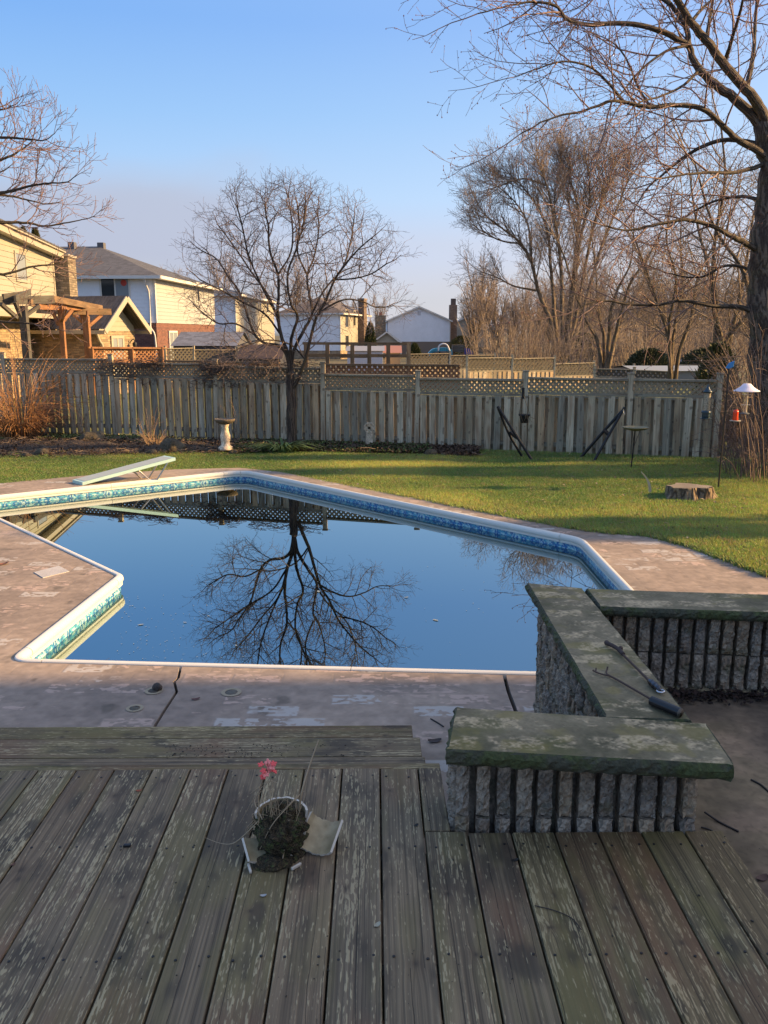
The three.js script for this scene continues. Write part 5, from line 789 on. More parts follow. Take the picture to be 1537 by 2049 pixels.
{ // ---- undergrowth: evergreens and cedars made of many small sprays
  const spray = (seed, n, H, R, shape) => { const r = rngOf(seed), p = [], uv = []; for (let i = 0; i < n; i++) { const t = Math.pow(r(), 0.8), y = t * H, rr = R * shape(t) * Math.sqrt(0.35 + 0.65 * r()) * (0.8 + 0.4 * vn(y * 2.2, i % 7, 99, 99, seed)), a = r() * 6.283, x = Math.cos(a) * rr, z = Math.sin(a) * rr, s = 0.10 + r() * 0.14, d = V3(Math.cos(a), 0.9 + r() * 0.8, Math.sin(a)).normalize(), w = rv(r).cross(d).normalize().multiplyScalar(s * 0.28); p.push(x - w.x, y - w.y, z - w.z, x + w.x, y + w.y, z + w.z, x + d.x * s, y + d.y * s, z + d.z * s); uv.push(0, 0, 1, 0, 0.5, 1); } const g = new THREE.BufferGeometry(); g.setAttribute('position', new THREE.Float32BufferAttribute(p, 3)); g.setAttribute('uv', new THREE.Float32BufferAttribute(uv, 2)); g.computeVertexNormals(); return g; };
  const GREEN = [plain(0.050, 0.062, 0.018, { side: THREE.DoubleSide }), plain(0.042, 0.052, 0.022, { side: THREE.DoubleSide }), plain(0.075, 0.072, 0.020, { side: THREE.DoubleSide })];
  const cone = (t) => Math.min(1, t * 6) * Math.pow(1 - t, 0.6), mound = (t) => Math.sqrt(Math.max(0, 1 - t * t));
  const put = (name, label, x, yTop, Z, R, m, shape, n, yb = -1.0, group) => { const top = W(x, yTop, Z), H = top.y - yb; const t = thing(name, label, name === 'shrub' ? 'shrub' : 'tree', V3(top.x, yb, top.z), group); part('trunk', new THREE.CylinderGeometry(0.05, 0.1, H * 0.7, 7).translate(top.x, yb + H * 0.35, top.z), BARK, t); const g = spray(Math.round(x * 7 + Z), n, H, R, shape); g.translate(top.x, yb, top.z); tag(part('crown', g, GREEN[m], t), null, null, null, 'stuff'); };
  put('cedar', 'pointed cedar top above the nearest house, left of the pair', 46, 457, 60, 0.85, 2, cone, 9000, 1); put('cedar', 'pointed cedar top above the nearest house, right of the pair', 70, 459, 60, 0.95, 2, cone, 9000, 1);
  put('cedar', 'slim dark cedar between the cream house and the white house', 741, 647, 92, 0.85, 0, cone, 5000); put('cedar', 'small cedar in front of the white house base', 830, 688, 88, 0.8, 0, cone, 3000); put('shrub', 'rounded evergreen shrub by the tan house', 924, 673, 105, 1.6, 2, mound, 3000);
  put('shrub', 'dark evergreen shrub behind the many-stemmed tree', 1165, 668, 80, 2.2, 1, mound, 4500); put('shrub', 'dark evergreen shrub behind the right far fence', 1300, 700, 55, 1.5, 1, mound, 3500); put('shrub', 'green ivy-like shrub mass beside the maple trunk', 1440, 692, 24, 0.6, 0, mound, 1500, -0.8); put('shrub', 'low green shrub under the bird feeders', 1475, 842, 18.5, 0.85, 0, mound, 4000, -0.7);
  for (const [x, z, H, R, l] of [[12.2, -9.35, 6.2, 0.62, 'unseen cedar added right of the stump to shade the lawn'], [13.0, -13.5, 6.0, 0.9, 'unseen cedar added right of the lawn, nearer the fence, to shade it'], [14.2, -15.2, 6.5, 1.0, 'unseen cedar added at the right fence corner to shade the lawn']]) { const t = thing('cedar', l, 'tree', V3(x, -0.5, z)); part('trunk', new THREE.CylinderGeometry(0.05, 0.1, H * 0.7, 7).translate(x, -0.5 + H * 0.35, z), BARK, t); const g = spray(Math.round(x * 9), 3600, H, R * 1.25, cone); g.translate(x, -0.5, z); tag(part('crown', g, GREEN[0], t), null, null, null, 'stuff'); }  // unseen cedars added to throw streaks of shade across the lawn
  put('shrub', 'dark evergreen shrub at the far right of the wood', 1415, 700, 48, 1.6, 1, mound, 3500);
}
// ---- thickets of thin stems
function stems(T, r, base, n, R, H, lean, rad, arch = 0.15, twigs = 3, sides = 3) {
  for (let i = 0; i < n; i++) {
    const a = r() * 6.283, q = R * Math.sqrt(r()), p = base.clone().add(V3(Math.cos(a) * q, 0, Math.sin(a) * q)), d = V3(Math.cos(a) * lean * (0.3 + r()), 1, Math.sin(a) * lean * (0.3 + r())).normalize(), h = H * (0.5 + 0.6 * r()), pts = [p.clone()], c = p.clone(); const k = 7;
    for (let j = 0; j < k; j++) { d.addScaledVector(rv(r), 0.10).addScaledVector(V3(Math.cos(a), -0.6, Math.sin(a)), arch * j / k).normalize(); c.addScaledVector(d, h / k); pts.push(c.clone()); }
    T.add(pts, (t) => rad * (1.1 - 0.75 * t), sides);
    for (let j = 0; j < twigs; j++) { const b = pts[2 + Math.floor(r() * (k - 2))], dd = rv(r).multiplyScalar(0.8).addScaledVector(d, 0.8).normalize(), l = h * (0.12 + 0.2 * r()), e = b.clone().addScaledVector(dd, l * 0.5).addScaledVector(rv(r), l * 0.1); T.add([b.clone(), e, e.clone().addScaledVector(dd, l * 0.5)], (t) => rad * (0.55 - 0.3 * t), 3); }
  }
}
{ // orange-stemmed shrub at the left, lit by the sun
  const T = new Tubes(), r = rngOf(81), b = W(42, 872, 17.9); stems(T, r, b, 170, 0.42, 1.5, 0.55, 0.0085, 0.5, 3); stems(T, r, b, 110, 0.40, 0.85, 0.5, 0.011, 0.9, 2); stems(T, r, b, 60, 0.3, 2.2, 0.35, 0.008, 0.25, 5);
  const t = thing('shrub', 'leafless orange-brown shrub of arching stems in front of the left fence', 'shrub', b); tag(part('stems', T.geo(), plain(0.33, 0.17, 0.075), t), null, null, null, 'stuff');
}
{ // brambles at the right edge
  const T = new Tubes(), r = rngOf(83); stems(T, r, V3(0, 0, 0), 26, 0.38, 1.9, 0.25, 0.007, 0.15, 5); stems(T, r, V3(0, 0, 0), 30, 0.5, 0.8, 0.5, 0.005, 0.5, 5);
  const t = thing('bramble', 'tangled leafless thicket clump at the right edge of the lawn', 'thicket', V3(0, 0, 0), 'leafless thicket clumps at the right edge'); part('stems', T.geo(), plain(0.150, 0.100, 0.080), t).userData.kind = 'stuff';
  const sp = [[1500, 950, -0.55, 1], [1540, 965, -0.55, 1.1], [1460, 920, -0.6, 1.0], [1520, 915, -0.6, 1.25], [1570, 940, -0.6, 1.2], [1490, 890, -0.65, 1.2], [1550, 880, -0.65, 1.4], [1448, 900, -0.65, 0.8], [1590, 900, -0.6, 1.4], [1500, 860, -0.7, 1.5]];
  sp.forEach(([x, y, h, s], i) => { const o = i ? t.clone() : t; if (i) { o.name = numbered('bramble'); scene.add(o); } o.position.copy(G(x, y, h)); o.rotation.y = r() * 6.283; o.scale.set(s, s * (0.85 + 0.4 * r()), s); });
  // tall dry growth behind the fences
  const U = new Tubes(); stems(U, r, V3(0, 0, 0), 80, 2.2, 3.4, 0.10, 0.022, 0.08, 4); const u = thing('dry_thicket', 'tall tan dry thicket behind the far fences', 'thicket', V3(0, 0, 0), 'tan thickets behind the far fences'); part('stems', U.geo(), plain(0.205, 0.155, 0.115), u).userData.kind = 'stuff';
  for (let i = 0; i < 16; i++) { const o = i ? u.clone() : u; if (i) { o.name = numbered('dry_thicket'); scene.add(o); } const x = 1000 + (i % 8) * 62 + r() * 40, Z = 55 + (i >> 3) * 25 + r() * 12, b = W(x, 720, Z); o.position.set(b.x, -1.1, b.z); o.rotation.y = r() * 6.283; o.scale.setScalar((0.8 + 0.4 * r()) * (Z > 75 ? 1.35 : 1)); }
}
{ // overhanging branches from a tree outside the frame at the left
  const P = pz(0, 0, 150, 6.209), Z = 11.5, T = new Tree(91, { dens: 3.0, len: [0.55, 0.28, 0.14], rad: [0.008, 0.005, 0.0035], kids: [6, 4], seg: [0.1, 0.07, 0.06], wig: [0.2, 0.24, 0.24], trop: [0.10, 0.12, 0.10], ang: [0.65, 0.65, 0.6], min: 0.0026, tip: 0.25, woodMin: 0.012 });
  const L = (l, dz, r0) => T.limb(P(l, Z, dz), r0, 0.004, { from: 0.15 }); const trunk = W(-330, 930, Z);
  T.limb([trunk, W(-320, 700, Z), W(-300, 450, Z), W(-280, 200, Z), W(-260, 0, Z)], 0.16, 0.06, { dens: 0, tip: 0.2 });
  L([[-1900, 1500], [-900, 1560], [-200, 1500], [0, 1470], [200, 1430], [420, 1370], [650, 1340], [830, 1330], [960, 1240]], -0.5, 0.035); L([[-1900, 1900], [-900, 1850], [-200, 1800], [0, 1830], [180, 1830], [350, 1840], [560, 1880], [800, 1840], [1000, 1800], [1180, 1760]], 0.4, 0.035); L([[-1900, 1300], [-800, 1350], [-100, 1480], [100, 1500], [300, 1540], [560, 1600], [740, 1580]], 0.6, 0.03); L([[-1850, 600], [-900, 700], [-100, 770], [120, 780], [380, 800], [540, 815], [680, 730]], -0.6, 0.03); L([[-1850, 900], [-800, 1100], [-100, 1080], [100, 1020], [260, 930], [390, 830], [440, 640]], 0.3, 0.03); L([[-1850, 300], [-800, 350], [-100, 430], [60, 420], [220, 350]], -0.3, 0.03); L([[-1800, 1200], [-800, 1250], [-100, 1230], [60, 1180], [180, 1090]], 0.5, 0.025);
  L([[-1850, 2500], [-900, 2300], [0, 2480], [400, 2380], [750, 2350], [900, 2330]], 0.5, 0.03); L([[-1800, 3000], [-800, 2900], [0, 3060], [500, 3100], [800, 3180]], -0.4, 0.03);
  T.build('overhanging_tree', 'tree outside the left edge, its fine bare branches reaching into the sky', V3(trunk.x, -0.5, trunk.z), null, BARKD, TWIGR);
}

// ================================================================== garden things and small things
const LV = (px, py, y) => G(px, py, y);
{ // bird bath on a white pedestal
  const b = LV(452, 901, -0.505), t = thing('bird_bath', 'bird bath with pale turned pedestal and dark stone bowl in the planted bed', 'bird bath', b), k = 1.0;
  part('pedestal', lathe([[0.001, 0], [0.135, 0], [0.14, 0.03], [0.13, 0.06], [0.085, 0.10], [0.078, 0.16], [0.092, 0.21], [0.088, 0.28], [0.066, 0.36], [0.06, 0.43], [0.075, 0.47], [0.08, 0.49], [0.001, 0.50]], b, 24), mat(stoneTex, { size: [0.6, 0.6], bump: 0.002, rgb: [2.9, 2.6, 2.2] }), t);
  part('bowl', lathe([[0.001, 0.485], [0.09, 0.49], [0.16, 0.525], [0.192, 0.56], [0.195, 0.585], [0.18, 0.588], [0.15, 0.565], [0.001, 0.55]], b, 28), mat(stoneTex, { size: [0.3, 0.3], bump: 0.008, rgb: [0.75, 0.66, 0.55] }), t);
}
{ // stone cross with ring
  const b = LV(739, 898, -0.545), t = thing('garden_cross', 'small stone ringed cross standing against the fence', 'garden ornament', b); const m = mat(stoneTex, { size: [0.4, 0.4], bump: 0.004, rgb: [1.95, 1.8, 1.5] });
  const sh = new THREE.Shape([[-0.075, 0], [0.075, 0], [0.05, 0.33], [-0.05, 0.33]].map(([x, y]) => new THREE.Vector2(x, y))); const g = new THREE.ExtrudeGeometry(sh, { depth: 0.05, bevelEnabled: true, bevelSize: 0.006, bevelThickness: 0.006, bevelSegments: 1 }); g.translate(b.x, b.y, b.z - 0.025); part('shaft', boxUV(g), m, t);
  const c = b.clone().add(V3(0, 0.405, 0)), arms = []; for (let k = 0; k < 4; k++) { const a = k * Math.PI / 2; const s = new THREE.Shape([[-0.022, 0], [0.022, 0], [0.045, 0.105], [-0.045, 0.105]].map(([x, y]) => new THREE.Vector2(x, y))); const e = new THREE.ExtrudeGeometry(s, { depth: 0.045, bevelEnabled: false }); e.rotateZ(a); e.translate(c.x, c.y, c.z - 0.0225); arms.push(boxUV(e)); } part('cross_head', merge(arms), m, t);
  const tor = new THREE.TorusGeometry(0.088, 0.017, 8, 28); tor.translate(c.x, c.y, c.z); part('ring', tor, m, t);
}
{ // black tubular hammock stand
  const P = (x, y, Z) => W(x, y, Z), t = thing('hammock_stand', 'black steel hammock stand without its hammock, before the fence', 'hammock stand', LV(1110, 925, -0.57));
  const gp = (x, y) => LV(x, y, -0.555); const bar_ = (l, r) => part('tube', tube(l, r, 8), BLACKM, t);
  const a = gp(1066, 923), a2 = gp(1047, 917), b = gp(1187, 926), b2 = gp(1160, 918); const top = P(996, 813, 14.9), top2 = P(1250, 815, 14.7);
  bar_(curve([a, a.clone().lerp(top, 0.5), top], 10), 0.026); bar_(curve([a2, a2.clone().lerp(top, 0.5).add(V3(-0.03, -0.02, 0)), top.clone().add(V3(0.015, -0.04, -0.02))], 10), 0.022);
  bar_(curve([b, b.clone().lerp(top2, 0.5), top2], 10), 0.024); bar_(curve([b2, b2.clone().lerp(top2, 0.5), top2.clone().add(V3(-0.02, -0.05, -0.02))], 10), 0.026);
  bar_([a, b], 0.024); bar_([a2, b2], 0.018); part('link', bar(a.clone().lerp(top, 0.42), a2.clone().lerp(top, 0.50), 0.05, 0.05), BLACKM, t); part('link', bar(b.clone().lerp(top2, 0.5), b2.clone().lerp(top2, 0.56), 0.05, 0.05), BLACKM, t);
  part('hook', tube(curve([top2, top2.clone().add(V3(-0.03, -0.05, 0.03)), top2.clone().add(V3(0.0, -0.12, 0.05))], 8), 0.008, 6), STEEL, t);
}
{ // hanging pot on the fence
  const Z = 15.45, p = W(1049, 846, Z), t = thing('hanging_pot', 'black plant pot hanging by a strap from a fence post', 'plant pot', p); part('pot', lathe([[0.001, 0], [0.065, 0], [0.085, 0.12], [0.105, 0.13], [0.108, 0.155], [0.095, 0.157], [0.09, 0.12], [0.001, 0.11]], p, 22), plain(0.02, 0.02, 0.022, { roughness: 0.5 }), t);
  const hk = W(1047, 789, Z + 0.06); const h = []; for (const s of [-1, 1]) h.push(tube([p.clone().add(V3(s * 0.1, 0.15, 0)), hk], 0.004, 5)); part('hanger', merge(h), BLACKM, t); part('strap', bar(W(1047, 776, Z + 0.08), W(1047, 798, Z + 0.08), 0.05, 0.02, V3(0, 0, 1)), BLACKM, t);
  part('dead_leaves', (() => { const T = new Tubes(), r = rngOf(4); for (let i = 0; i < 9; i++) { const q = p.clone().add(V3((r() - 0.5) * 0.1, 0.13, (r() - 0.5) * 0.1)); T.add(curve([q, q.clone().add(V3((r() - 0.5) * 0.15, 0.05 * r(), 0.06)), q.clone().add(V3((r() - 0.3) * 0.25, -0.15 * r() - 0.05, 0.09))], 5), 0.004, 3); } return T.geo(); })(), plain(0.2, 0.13, 0.07), t);
}
{ // tray on a stake
  const b = LV(1262, 941, -0.555), top = W(1271, 862, -b.z - 0.05), t = thing('tray_bird_bath', 'shallow olive dish on a thin dark stake in the lawn', 'bird bath', b); part('stake', tube([b.clone().add(V3(0, -0.1, 0)), top], 0.011, 8), BLACKM, t); part('dish', lathe([[0.001, 0], [0.06, 0.0], [0.17, 0.028], [0.205, 0.052], [0.207, 0.062], [0.195, 0.062], [0.16, 0.042], [0.001, 0.02]], top, 30), plain(0.20, 0.17, 0.085, { roughness: 0.5 }), t);
  part('bracket', merge([tube([top.clone().add(V3(0, -0.24, 0)), top.clone().add(V3(0.07, 0.005, 0.03))], 0.005, 5), tube([top.clone().add(V3(0, -0.24, 0)), top.clone().add(V3(-0.06, 0.005, 0.04))], 0.005, 5)]), BLACKM, t);
}
{ // feeder pole with two arms and what hangs on it
  const b = LV(1437, 980, -0.535), Z = -b.z, top = W(1459, 738, Z), t = thing('feeder_pole', 'tall leaning dark pole with two curved arms for bird feeders', 'feeder pole', b), POLE = plain(0.05, 0.045, 0.04, { roughness: 0.4, metalness: 0.5 });
  part('pole', tube([b.clone().add(V3(0, -0.1, 0)), top], 0.0115, 8), POLE, t); const col = b.clone().lerp(top, 0.93); part('collar', tube([col, b.clone().lerp(top, 0.955)], 0.019, 8), POLE, t); part('collar', tube([b.clone().lerp(top, 0.80), b.clone().lerp(top, 0.815)], 0.018, 8), POLE, t);
  const lh = W(1417, 760, Z), rh = W(1494, 757, Z); part('arm', tube(curve([col, W(1449, 736, Z), W(1434, 731, Z), W(1421, 739, Z), lh], 18), 0.006, 6), POLE, t); part('arm', tube(curve([col, W(1466, 736, Z), W(1480, 730, Z), W(1492, 738, Z), rh], 18), 0.006, 6), POLE, t);
  part('ornament', (() => { const s = new THREE.Shape([[-0.05, -0.02], [-0.01, 0.045], [0.06, 0.075], [0.05, 0.0], [0.0, -0.025]].map(([x, y]) => new THREE.Vector2(x, y))); const g = new THREE.ExtrudeGeometry(s, { depth: 0.012, bevelEnabled: true, bevelSize: 0.003, bevelThickness: 0.003, bevelSegments: 1 }); g.translate(top.x, top.y + 0.03, top.z); return boxUV(g); })(), plain(0.05, 0.24, 0.55), t, 'bright blue bird-shaped ornament');
  const TEAL = plain(0.02, 0.045, 0.065, { roughness: 0.35 });
  { const p = W(1412, 838, Z), f = thing('bird_feeder', 'tube feeder with dark blue cap and base, full of pale seed', 'bird feeder', p); part('base', lathe([[0.001, 0.0], [0.05, 0.0], [0.055, 0.05], [0.05, 0.07], [0.062, 0.08], [0.062, 0.1], [0.05, 0.115], [0.001, 0.12]], p, 20), TEAL, f); part('tray', lathe([[0.001, 0], [0.078, 0.004], [0.078, 0.012], [0.001, 0.014]], p, 20), TEAL, f);
    part('seed_tube', new THREE.CylinderGeometry(0.047, 0.047, 0.25, 20).translate(p.x, p.y + 0.24, p.z), mat(surf(128, 128, (u, v) => { const n = fbm(u, v, 26, 26, 2, 5); return mixc([0.10, 0.085, 0.06], [0.5, 0.44, 0.33], n); }, false), { size: [1, 1], roughness: 0.3 }), f); part('cap', lathe([[0.001, 0.48], [0.01, 0.46], [0.03, 0.41], [0.058, 0.38], [0.064, 0.36], [0.001, 0.36]], p, 20), TEAL, f); part('hook', tube([p.clone().add(V3(0, 0.47, 0)), lh], 0.004, 5), POLE, f); }
  { const p = W(1490, 829, Z), f = thing('bird_feeder', 'clear tube feeder under a translucent white dome', 'bird feeder', p), clear = new THREE.MeshPhysicalMaterial({ transmission: 1, thickness: 0, roughness: 0.15, color: 0xffffff, ior: 1.4 });
    part('dome', lathe([[0.012, 0.425], [0.05, 0.42], [0.09, 0.375], [0.15, 0.335], [0.172, 0.325], [0.172, 0.315], [0.15, 0.322], [0.085, 0.36], [0.045, 0.405], [0.012, 0.41]], p, 28), new THREE.MeshPhysicalMaterial({ color: 0xf4f2ff, transmission: 0.45, roughness: 0.75, thickness: 0, side: THREE.DoubleSide }), f); part('seed_tube', new THREE.CylinderGeometry(0.03, 0.03, 0.36, 16, 1, true).translate(p.x, p.y + 0.2, p.z), clear, f); part('rod', tube([p.clone().add(V3(0.018, 0.02, 0)), p.clone().add(V3(0.018, 0.4, 0))], 0.008, 6), plain(0.6, 0.52, 0.36), f);
    part('base', lathe([[0.001, 0], [0.06, 0.0], [0.065, 0.012], [0.03, 0.028], [0.001, 0.03]], p, 18), plain(0.1, 0.11, 0.11), f); for (const y of [0.13, 0.27]) part('perch', tube([p.clone().add(V3(-0.06, y, 0)), p.clone().add(V3(0.07, y, 0))], 0.004, 5), plain(0.5, 0.5, 0.48), f); part('hook', tube([p.clone().add(V3(0, 0.42, 0)), rh], 0.0035, 5), POLE, f); }
  { const p = W(1471, 843, Z - 0.15), f = thing('bird_feeder', 'small red nectar feeder on a dish below the white dome', 'bird feeder', p); part('bottle', lathe([[0.001, 0.012], [0.035, 0.012], [0.04, 0.03], [0.033, 0.07], [0.037, 0.12], [0.03, 0.155], [0.001, 0.16]], p, 16), plain(0.75, 0.06, 0.015, { roughness: 0.15 }), f); part('dish', lathe([[0.001, 0], [0.075, 0.002], [0.075, 0.012], [0.001, 0.014]], p, 20), plain(0.35, 0.33, 0.28), f); part('hanger', tube([p.clone().add(V3(0, 0.155, 0)), W(1471, 742, Z - 0.1)], 0.003, 5), POLE, f); }
}
{ // tree stump
  const c = LV(1385, 1003, -0.525).add(V3(0, 0, -0.14)), t = thing('tree_stump', 'low wide tree stump with flat weathered top on the lawn', 'tree stump', c); const pos = [], idx = [], uv = [], n = 56, rows = [[-0.03, 1.25], [0.03, 1.08], [0.09, 0.98], [0.155, 0.93], [0.175, 0.90]]; const prof = (a) => 0.29 * (1 + 0.10 * Math.sin(a * 3 + 0.5) + 0.07 * Math.sin(a * 7 + 2) + 0.05 * Math.sin(a * 13));
  for (let i = 0; i <= n; i++) { const a = i / n * 6.2832; rows.forEach(([y, k]) => { const r = prof(a) * (1 + (k - 1) * (1 + 0.8 * Math.sin(a * 5))); pos.push(c.x + Math.cos(a) * r * 1.05, c.y + y * (1 + 0.06 * Math.sin(a)), c.z + Math.sin(a) * r * 0.85); uv.push(a * 0.3, y * 2); }); }
  for (let i = 0; i < n; i++) for (let j = 0; j < rows.length - 1; j++) { const q = i * rows.length + j; idx.push(q, q + 1, q + rows.length, q + 1, q + rows.length + 1, q + rows.length); } const g = new THREE.BufferGeometry(); g.setAttribute('position', new THREE.Float32BufferAttribute(pos, 3)); g.setAttribute('uv', new THREE.Float32BufferAttribute(uv, 2)); g.setIndex(idx); g.computeVertexNormals(); part('bark', g, BARKG, t);
  const tp = []; for (let i = 0; i < n; i++) { const q = (i * rows.length + rows.length - 1) * 3; tp.push([pos[q], -pos[q + 2]]); } const tg = planePoly(tp, c.y + 0.175); part('cut_top', tg, mat(surf(256, 256, (u, v) => { const r = Math.hypot(u - 0.5, v - 0.5), w = fbm(u, v, 5, 5, 4, 7), k = Math.sin((r + 0.03 * w) * 190); return [...mixc([0.11, 0.09, 0.068], [0.30, 0.25, 0.19], clamp(0.5 + 0.25 * k + 0.9 * (w - 0.5), 0, 1)), 0.5 + 0.5 * k]; }), { size: [0.7, 0.7], bump: 0.004 }), t);
  const s = LV(1301, 989, -0.52), o = thing('garden_stake', 'pale curved blade-like stake standing in the grass beside the stump', 'garden ornament', s); part('blade', (() => { const q = curve([s, s.clone().add(V3(-0.02, 0.13, 0)), s.clone().add(V3(-0.07, 0.23, 0)), s.clone().add(V3(-0.14, 0.31, 0.01))], 12), a = []; for (let i = 0; i < 12; i++) a.push(bar(q[i], q[i + 1].clone().addScaledVector(q[i + 1].clone().sub(q[i]), 0.1), 0.035 * (1.15 - i / 13), 0.012, V3(0, 0, 1))); return merge(a); })(), plain(0.55, 0.47, 0.32), o);
}
{ // diving board lying on the far surround
  const A1 = LV(145, 960, -0.455), A2 = LV(165, 965, -0.455), w = A2.clone().sub(A1).setY(0), L = W(329, 911.5, -A1.z + 0.55).sub(A1), t = thing('diving_board', 'pale mint diving board raised on a bent steel frame at the far pool corner', 'diving board', A1);
  const c = (u, v, y) => A1.clone().addScaledVector(L, u).addScaledVector(w, v).add(V3(0, y, 0)); const p = [], uvs = []; const quad = (a, b, d, e) => [a, b, d, a, d, e].forEach((q) => { p.push(q.x, q.y, q.z); });
  const h = 0.045; quad(c(0, 0, 0), c(0, 1, 0), c(1, 1, 0), c(1, 0, 0)); quad(c(0, 0, -h), c(1, 0, -h), c(1, 1, -h), c(0, 1, -h)); quad(c(0, 1, 0), c(0, 1, -h), c(1, 1, -h), c(1, 1, 0)); quad(c(0, 0, 0), c(1, 0, 0), c(1, 0, -h), c(0, 0, -h)); quad(c(0, 0, 0), c(0, 0, -h), c(0, 1, -h), c(0, 1, 0)); quad(c(1, 0, 0), c(1, 1, 0), c(1, 1, -h), c(1, 0, -h));
  const g = new THREE.BufferGeometry(); g.setAttribute('position', new THREE.Float32BufferAttribute(p, 3)); g.computeVertexNormals(); part('board', boxUV(g), plain(0.50, 0.70, 0.62, { roughness: 0.5 }), t);
  const tr = (() => { const q = []; const s = new THREE.BufferGeometry(), a = []; const f = (x) => [x.x, x.y, x.z]; const k = [c(0.03, 0.06, 0.003), c(0.03, 0.94, 0.003), c(0.97, 0.94, 0.003), c(0.97, 0.06, 0.003)]; for (const i of [0, 1, 2, 0, 2, 3]) a.push(...f(k[i])); s.setAttribute('position', new THREE.Float32BufferAttribute(a, 3)); s.computeVertexNormals(); return boxUV(s); })(); part('tread', tr, plain(0.42, 0.46, 0.43, { roughness: 0.95 }), t);
  for (const v of [0.12, 0.88]) { const f = c(0.60, v, -h), e = c(0.93, v, -h), lo = -0.492; part('frame', tube([f, V3(lerp(f.x, e.x, 0.35), lo, lerp(f.z, e.z, 0.35)), V3(lerp(f.x, e.x, 0.62), lo, lerp(f.z, e.z, 0.62)), e], 0.013, 8), STEEL, t); }
}
// ---- broken flower pot on the deck
{
  const c = LV(566, 1698, 0.0), r = rngOf(12), t = thing('broken_pot', 'broken pale ceramic flower pot with exposed root ball and pink flowers on the deck', 'flower pot', c);
  const CER = plain(0.55, 0.50, 0.42, { roughness: 0.35 }), INNER = mat(surf(128, 128, (u, v) => { const n = fbm(u, v, 5, 5, 4, 31); return mixc([0.22, 0.165, 0.085], [0.42, 0.335, 0.20], n); }, false), { size: [0.1, 0.1], roughness: 0.6 }), SOIL = mat(surf(256, 256, (u, v) => { const n = fbm(u, v, 30, 30, 3, 41), m = fbm(u, v, 6, 6, 4, 43); return [...mixc([0.014, 0.010, 0.006], [0.13, 0.092, 0.045], n * n * 1.25).map((x, k) => x * (k === 1 ? 1 + 0.6 * ss(0.5, 0.7, m) : 1)), n]; }), { size: [0.12, 0.12], bump: 0.008, roughness: 1 });
  const sherd = (a0, a1, y0, y1, rB, rT, H = 0.165, n = 18, jag = 0.012, seed = 1) => { // a piece of the wall with thickness and broken edges
    const pos = [], idx = [], th = 0.0075, R = 7; const q = rngOf(seed); const top = [], bot = []; for (let i = 0; i <= n; i++) { top.push(y1 + (q() - 0.5) * jag); bot.push(y0 + (q() - 0.5) * jag); }
    for (let s = 0; s < 2; s++) for (let i = 0; i <= n; i++) for (let j = 0; j < R; j++) { const a = lerp(a0, a1, i / n), y = lerp(bot[i], top[i], j / (R - 1)), rr = lerp(rB, rT, y / H) - s * th; pos.push(Math.sin(a) * rr, y, Math.cos(a) * rr); }
    const S = (n + 1) * R, at = (s, i, j) => s * S + i * R + j; const quad = (a, b, d, e) => idx.push(a, b, d, a, d, e);
    for (let i = 0; i < n; i++) for (let j = 0; j < R - 1; j++) { quad(at(0, i, j), at(0, i + 1, j), at(0, i + 1, j + 1), at(0, i, j + 1)); quad(at(1, i, j), at(1, i, j + 1), at(1, i + 1, j + 1), at(1, i + 1, j)); }
    const edge = []; const eq = (a, b, d, e) => edge.push(a, b, d, a, d, e); for (let i = 0; i < n; i++) { eq(at(0, i, R - 1), at(0, i + 1, R - 1), at(1, i + 1, R - 1), at(1, i, R - 1)); eq(at(0, i, 0), at(1, i, 0), at(1, i + 1, 0), at(0, i + 1, 0)); } for (let j = 0; j < R - 1; j++) { eq(at(0, 0, j), at(0, 0, j + 1), at(1, 0, j + 1), at(1, 0, j)); eq(at(0, n, j), at(1, n, j), at(1, n, j + 1), at(0, n, j + 1)); }
    const mk = (I) => { const g = new THREE.BufferGeometry(); g.setAttribute('position', new THREE.Float32BufferAttribute(pos, 3)); g.setIndex(I); const h = g.toNonIndexed(); h.computeVertexNormals(); return boxUV(h); }; const half = idx.length;
    const outI = [], inI = []; for (let k = 0; k < idx.length; k += 6) ((k / 6) % 2 ? inI : outI).push(...idx.slice(k, k + 6)); return { outer: toCreasedNormals(mk(outI), 0.5), inner: toCreasedNormals(mk(inI), 0.5), rim: mk(edge) };
  };
  const EDGE = plain(0.58, 0.51, 0.42, { roughness: 0.6 });
  const put = (s, m, par, name) => { const o = part(name, s.outer.applyMatrix4(m), CER, par); part('inside', s.inner.applyMatrix4(m), INNER, o); part('broken_edge', s.rim.applyMatrix4(m), EDGE, o); };
  const at = (p, rx, ry, rz) => new THREE.Matrix4().makeRotationFromEuler(new THREE.Euler(rx, ry, rz, 'YXZ')).setPosition(p);
  put(sherd(1.75, 4.75, 0.0, 0.135, 0.070, 0.089, 0.165, 30, 0.004, 3), at(c, 0.10, 0, 0), t, 'pot_wall'); put(sherd(1.35, 1.75, 0.0, 0.085, 0.070, 0.089, 0.165, 6, 0.006, 4), at(c, 0.10, 0, 0), t, 'pot_wall'); put(sherd(5.0, 7.6, 0.0, 0.022, 0.068, 0.088, 0.165, 16, 0.018, 8), at(c, 0.08, 0, 0), t, 'pot_wall');
  const ball = new THREE.SphereGeometry(1, 40, 28), bp = ball.attributes.position, v = V3(); for (let i = 0; i < bp.count; i++) { v.fromBufferAttribute(bp, i); const n = 0.66 + 0.66 * fbm(v.x * 2.2 + 5, v.y * 2.2 + v.z * 1.7 + 5, 64, 64, 4, 3); const y = v.y * 0.082 * n + 0.074, k = 0.062 + 0.018 * clamp(y / 0.15, 0, 1); bp.setXYZ(i, v.x * k * n * 1.12, Math.max(0.002, y), v.z * k * n * 1.2 + 0.008); } ball.computeVertexNormals(); part('root_ball', boxUV(ball.applyMatrix4(at(c, 0.08, 0, 0))), SOIL, t);
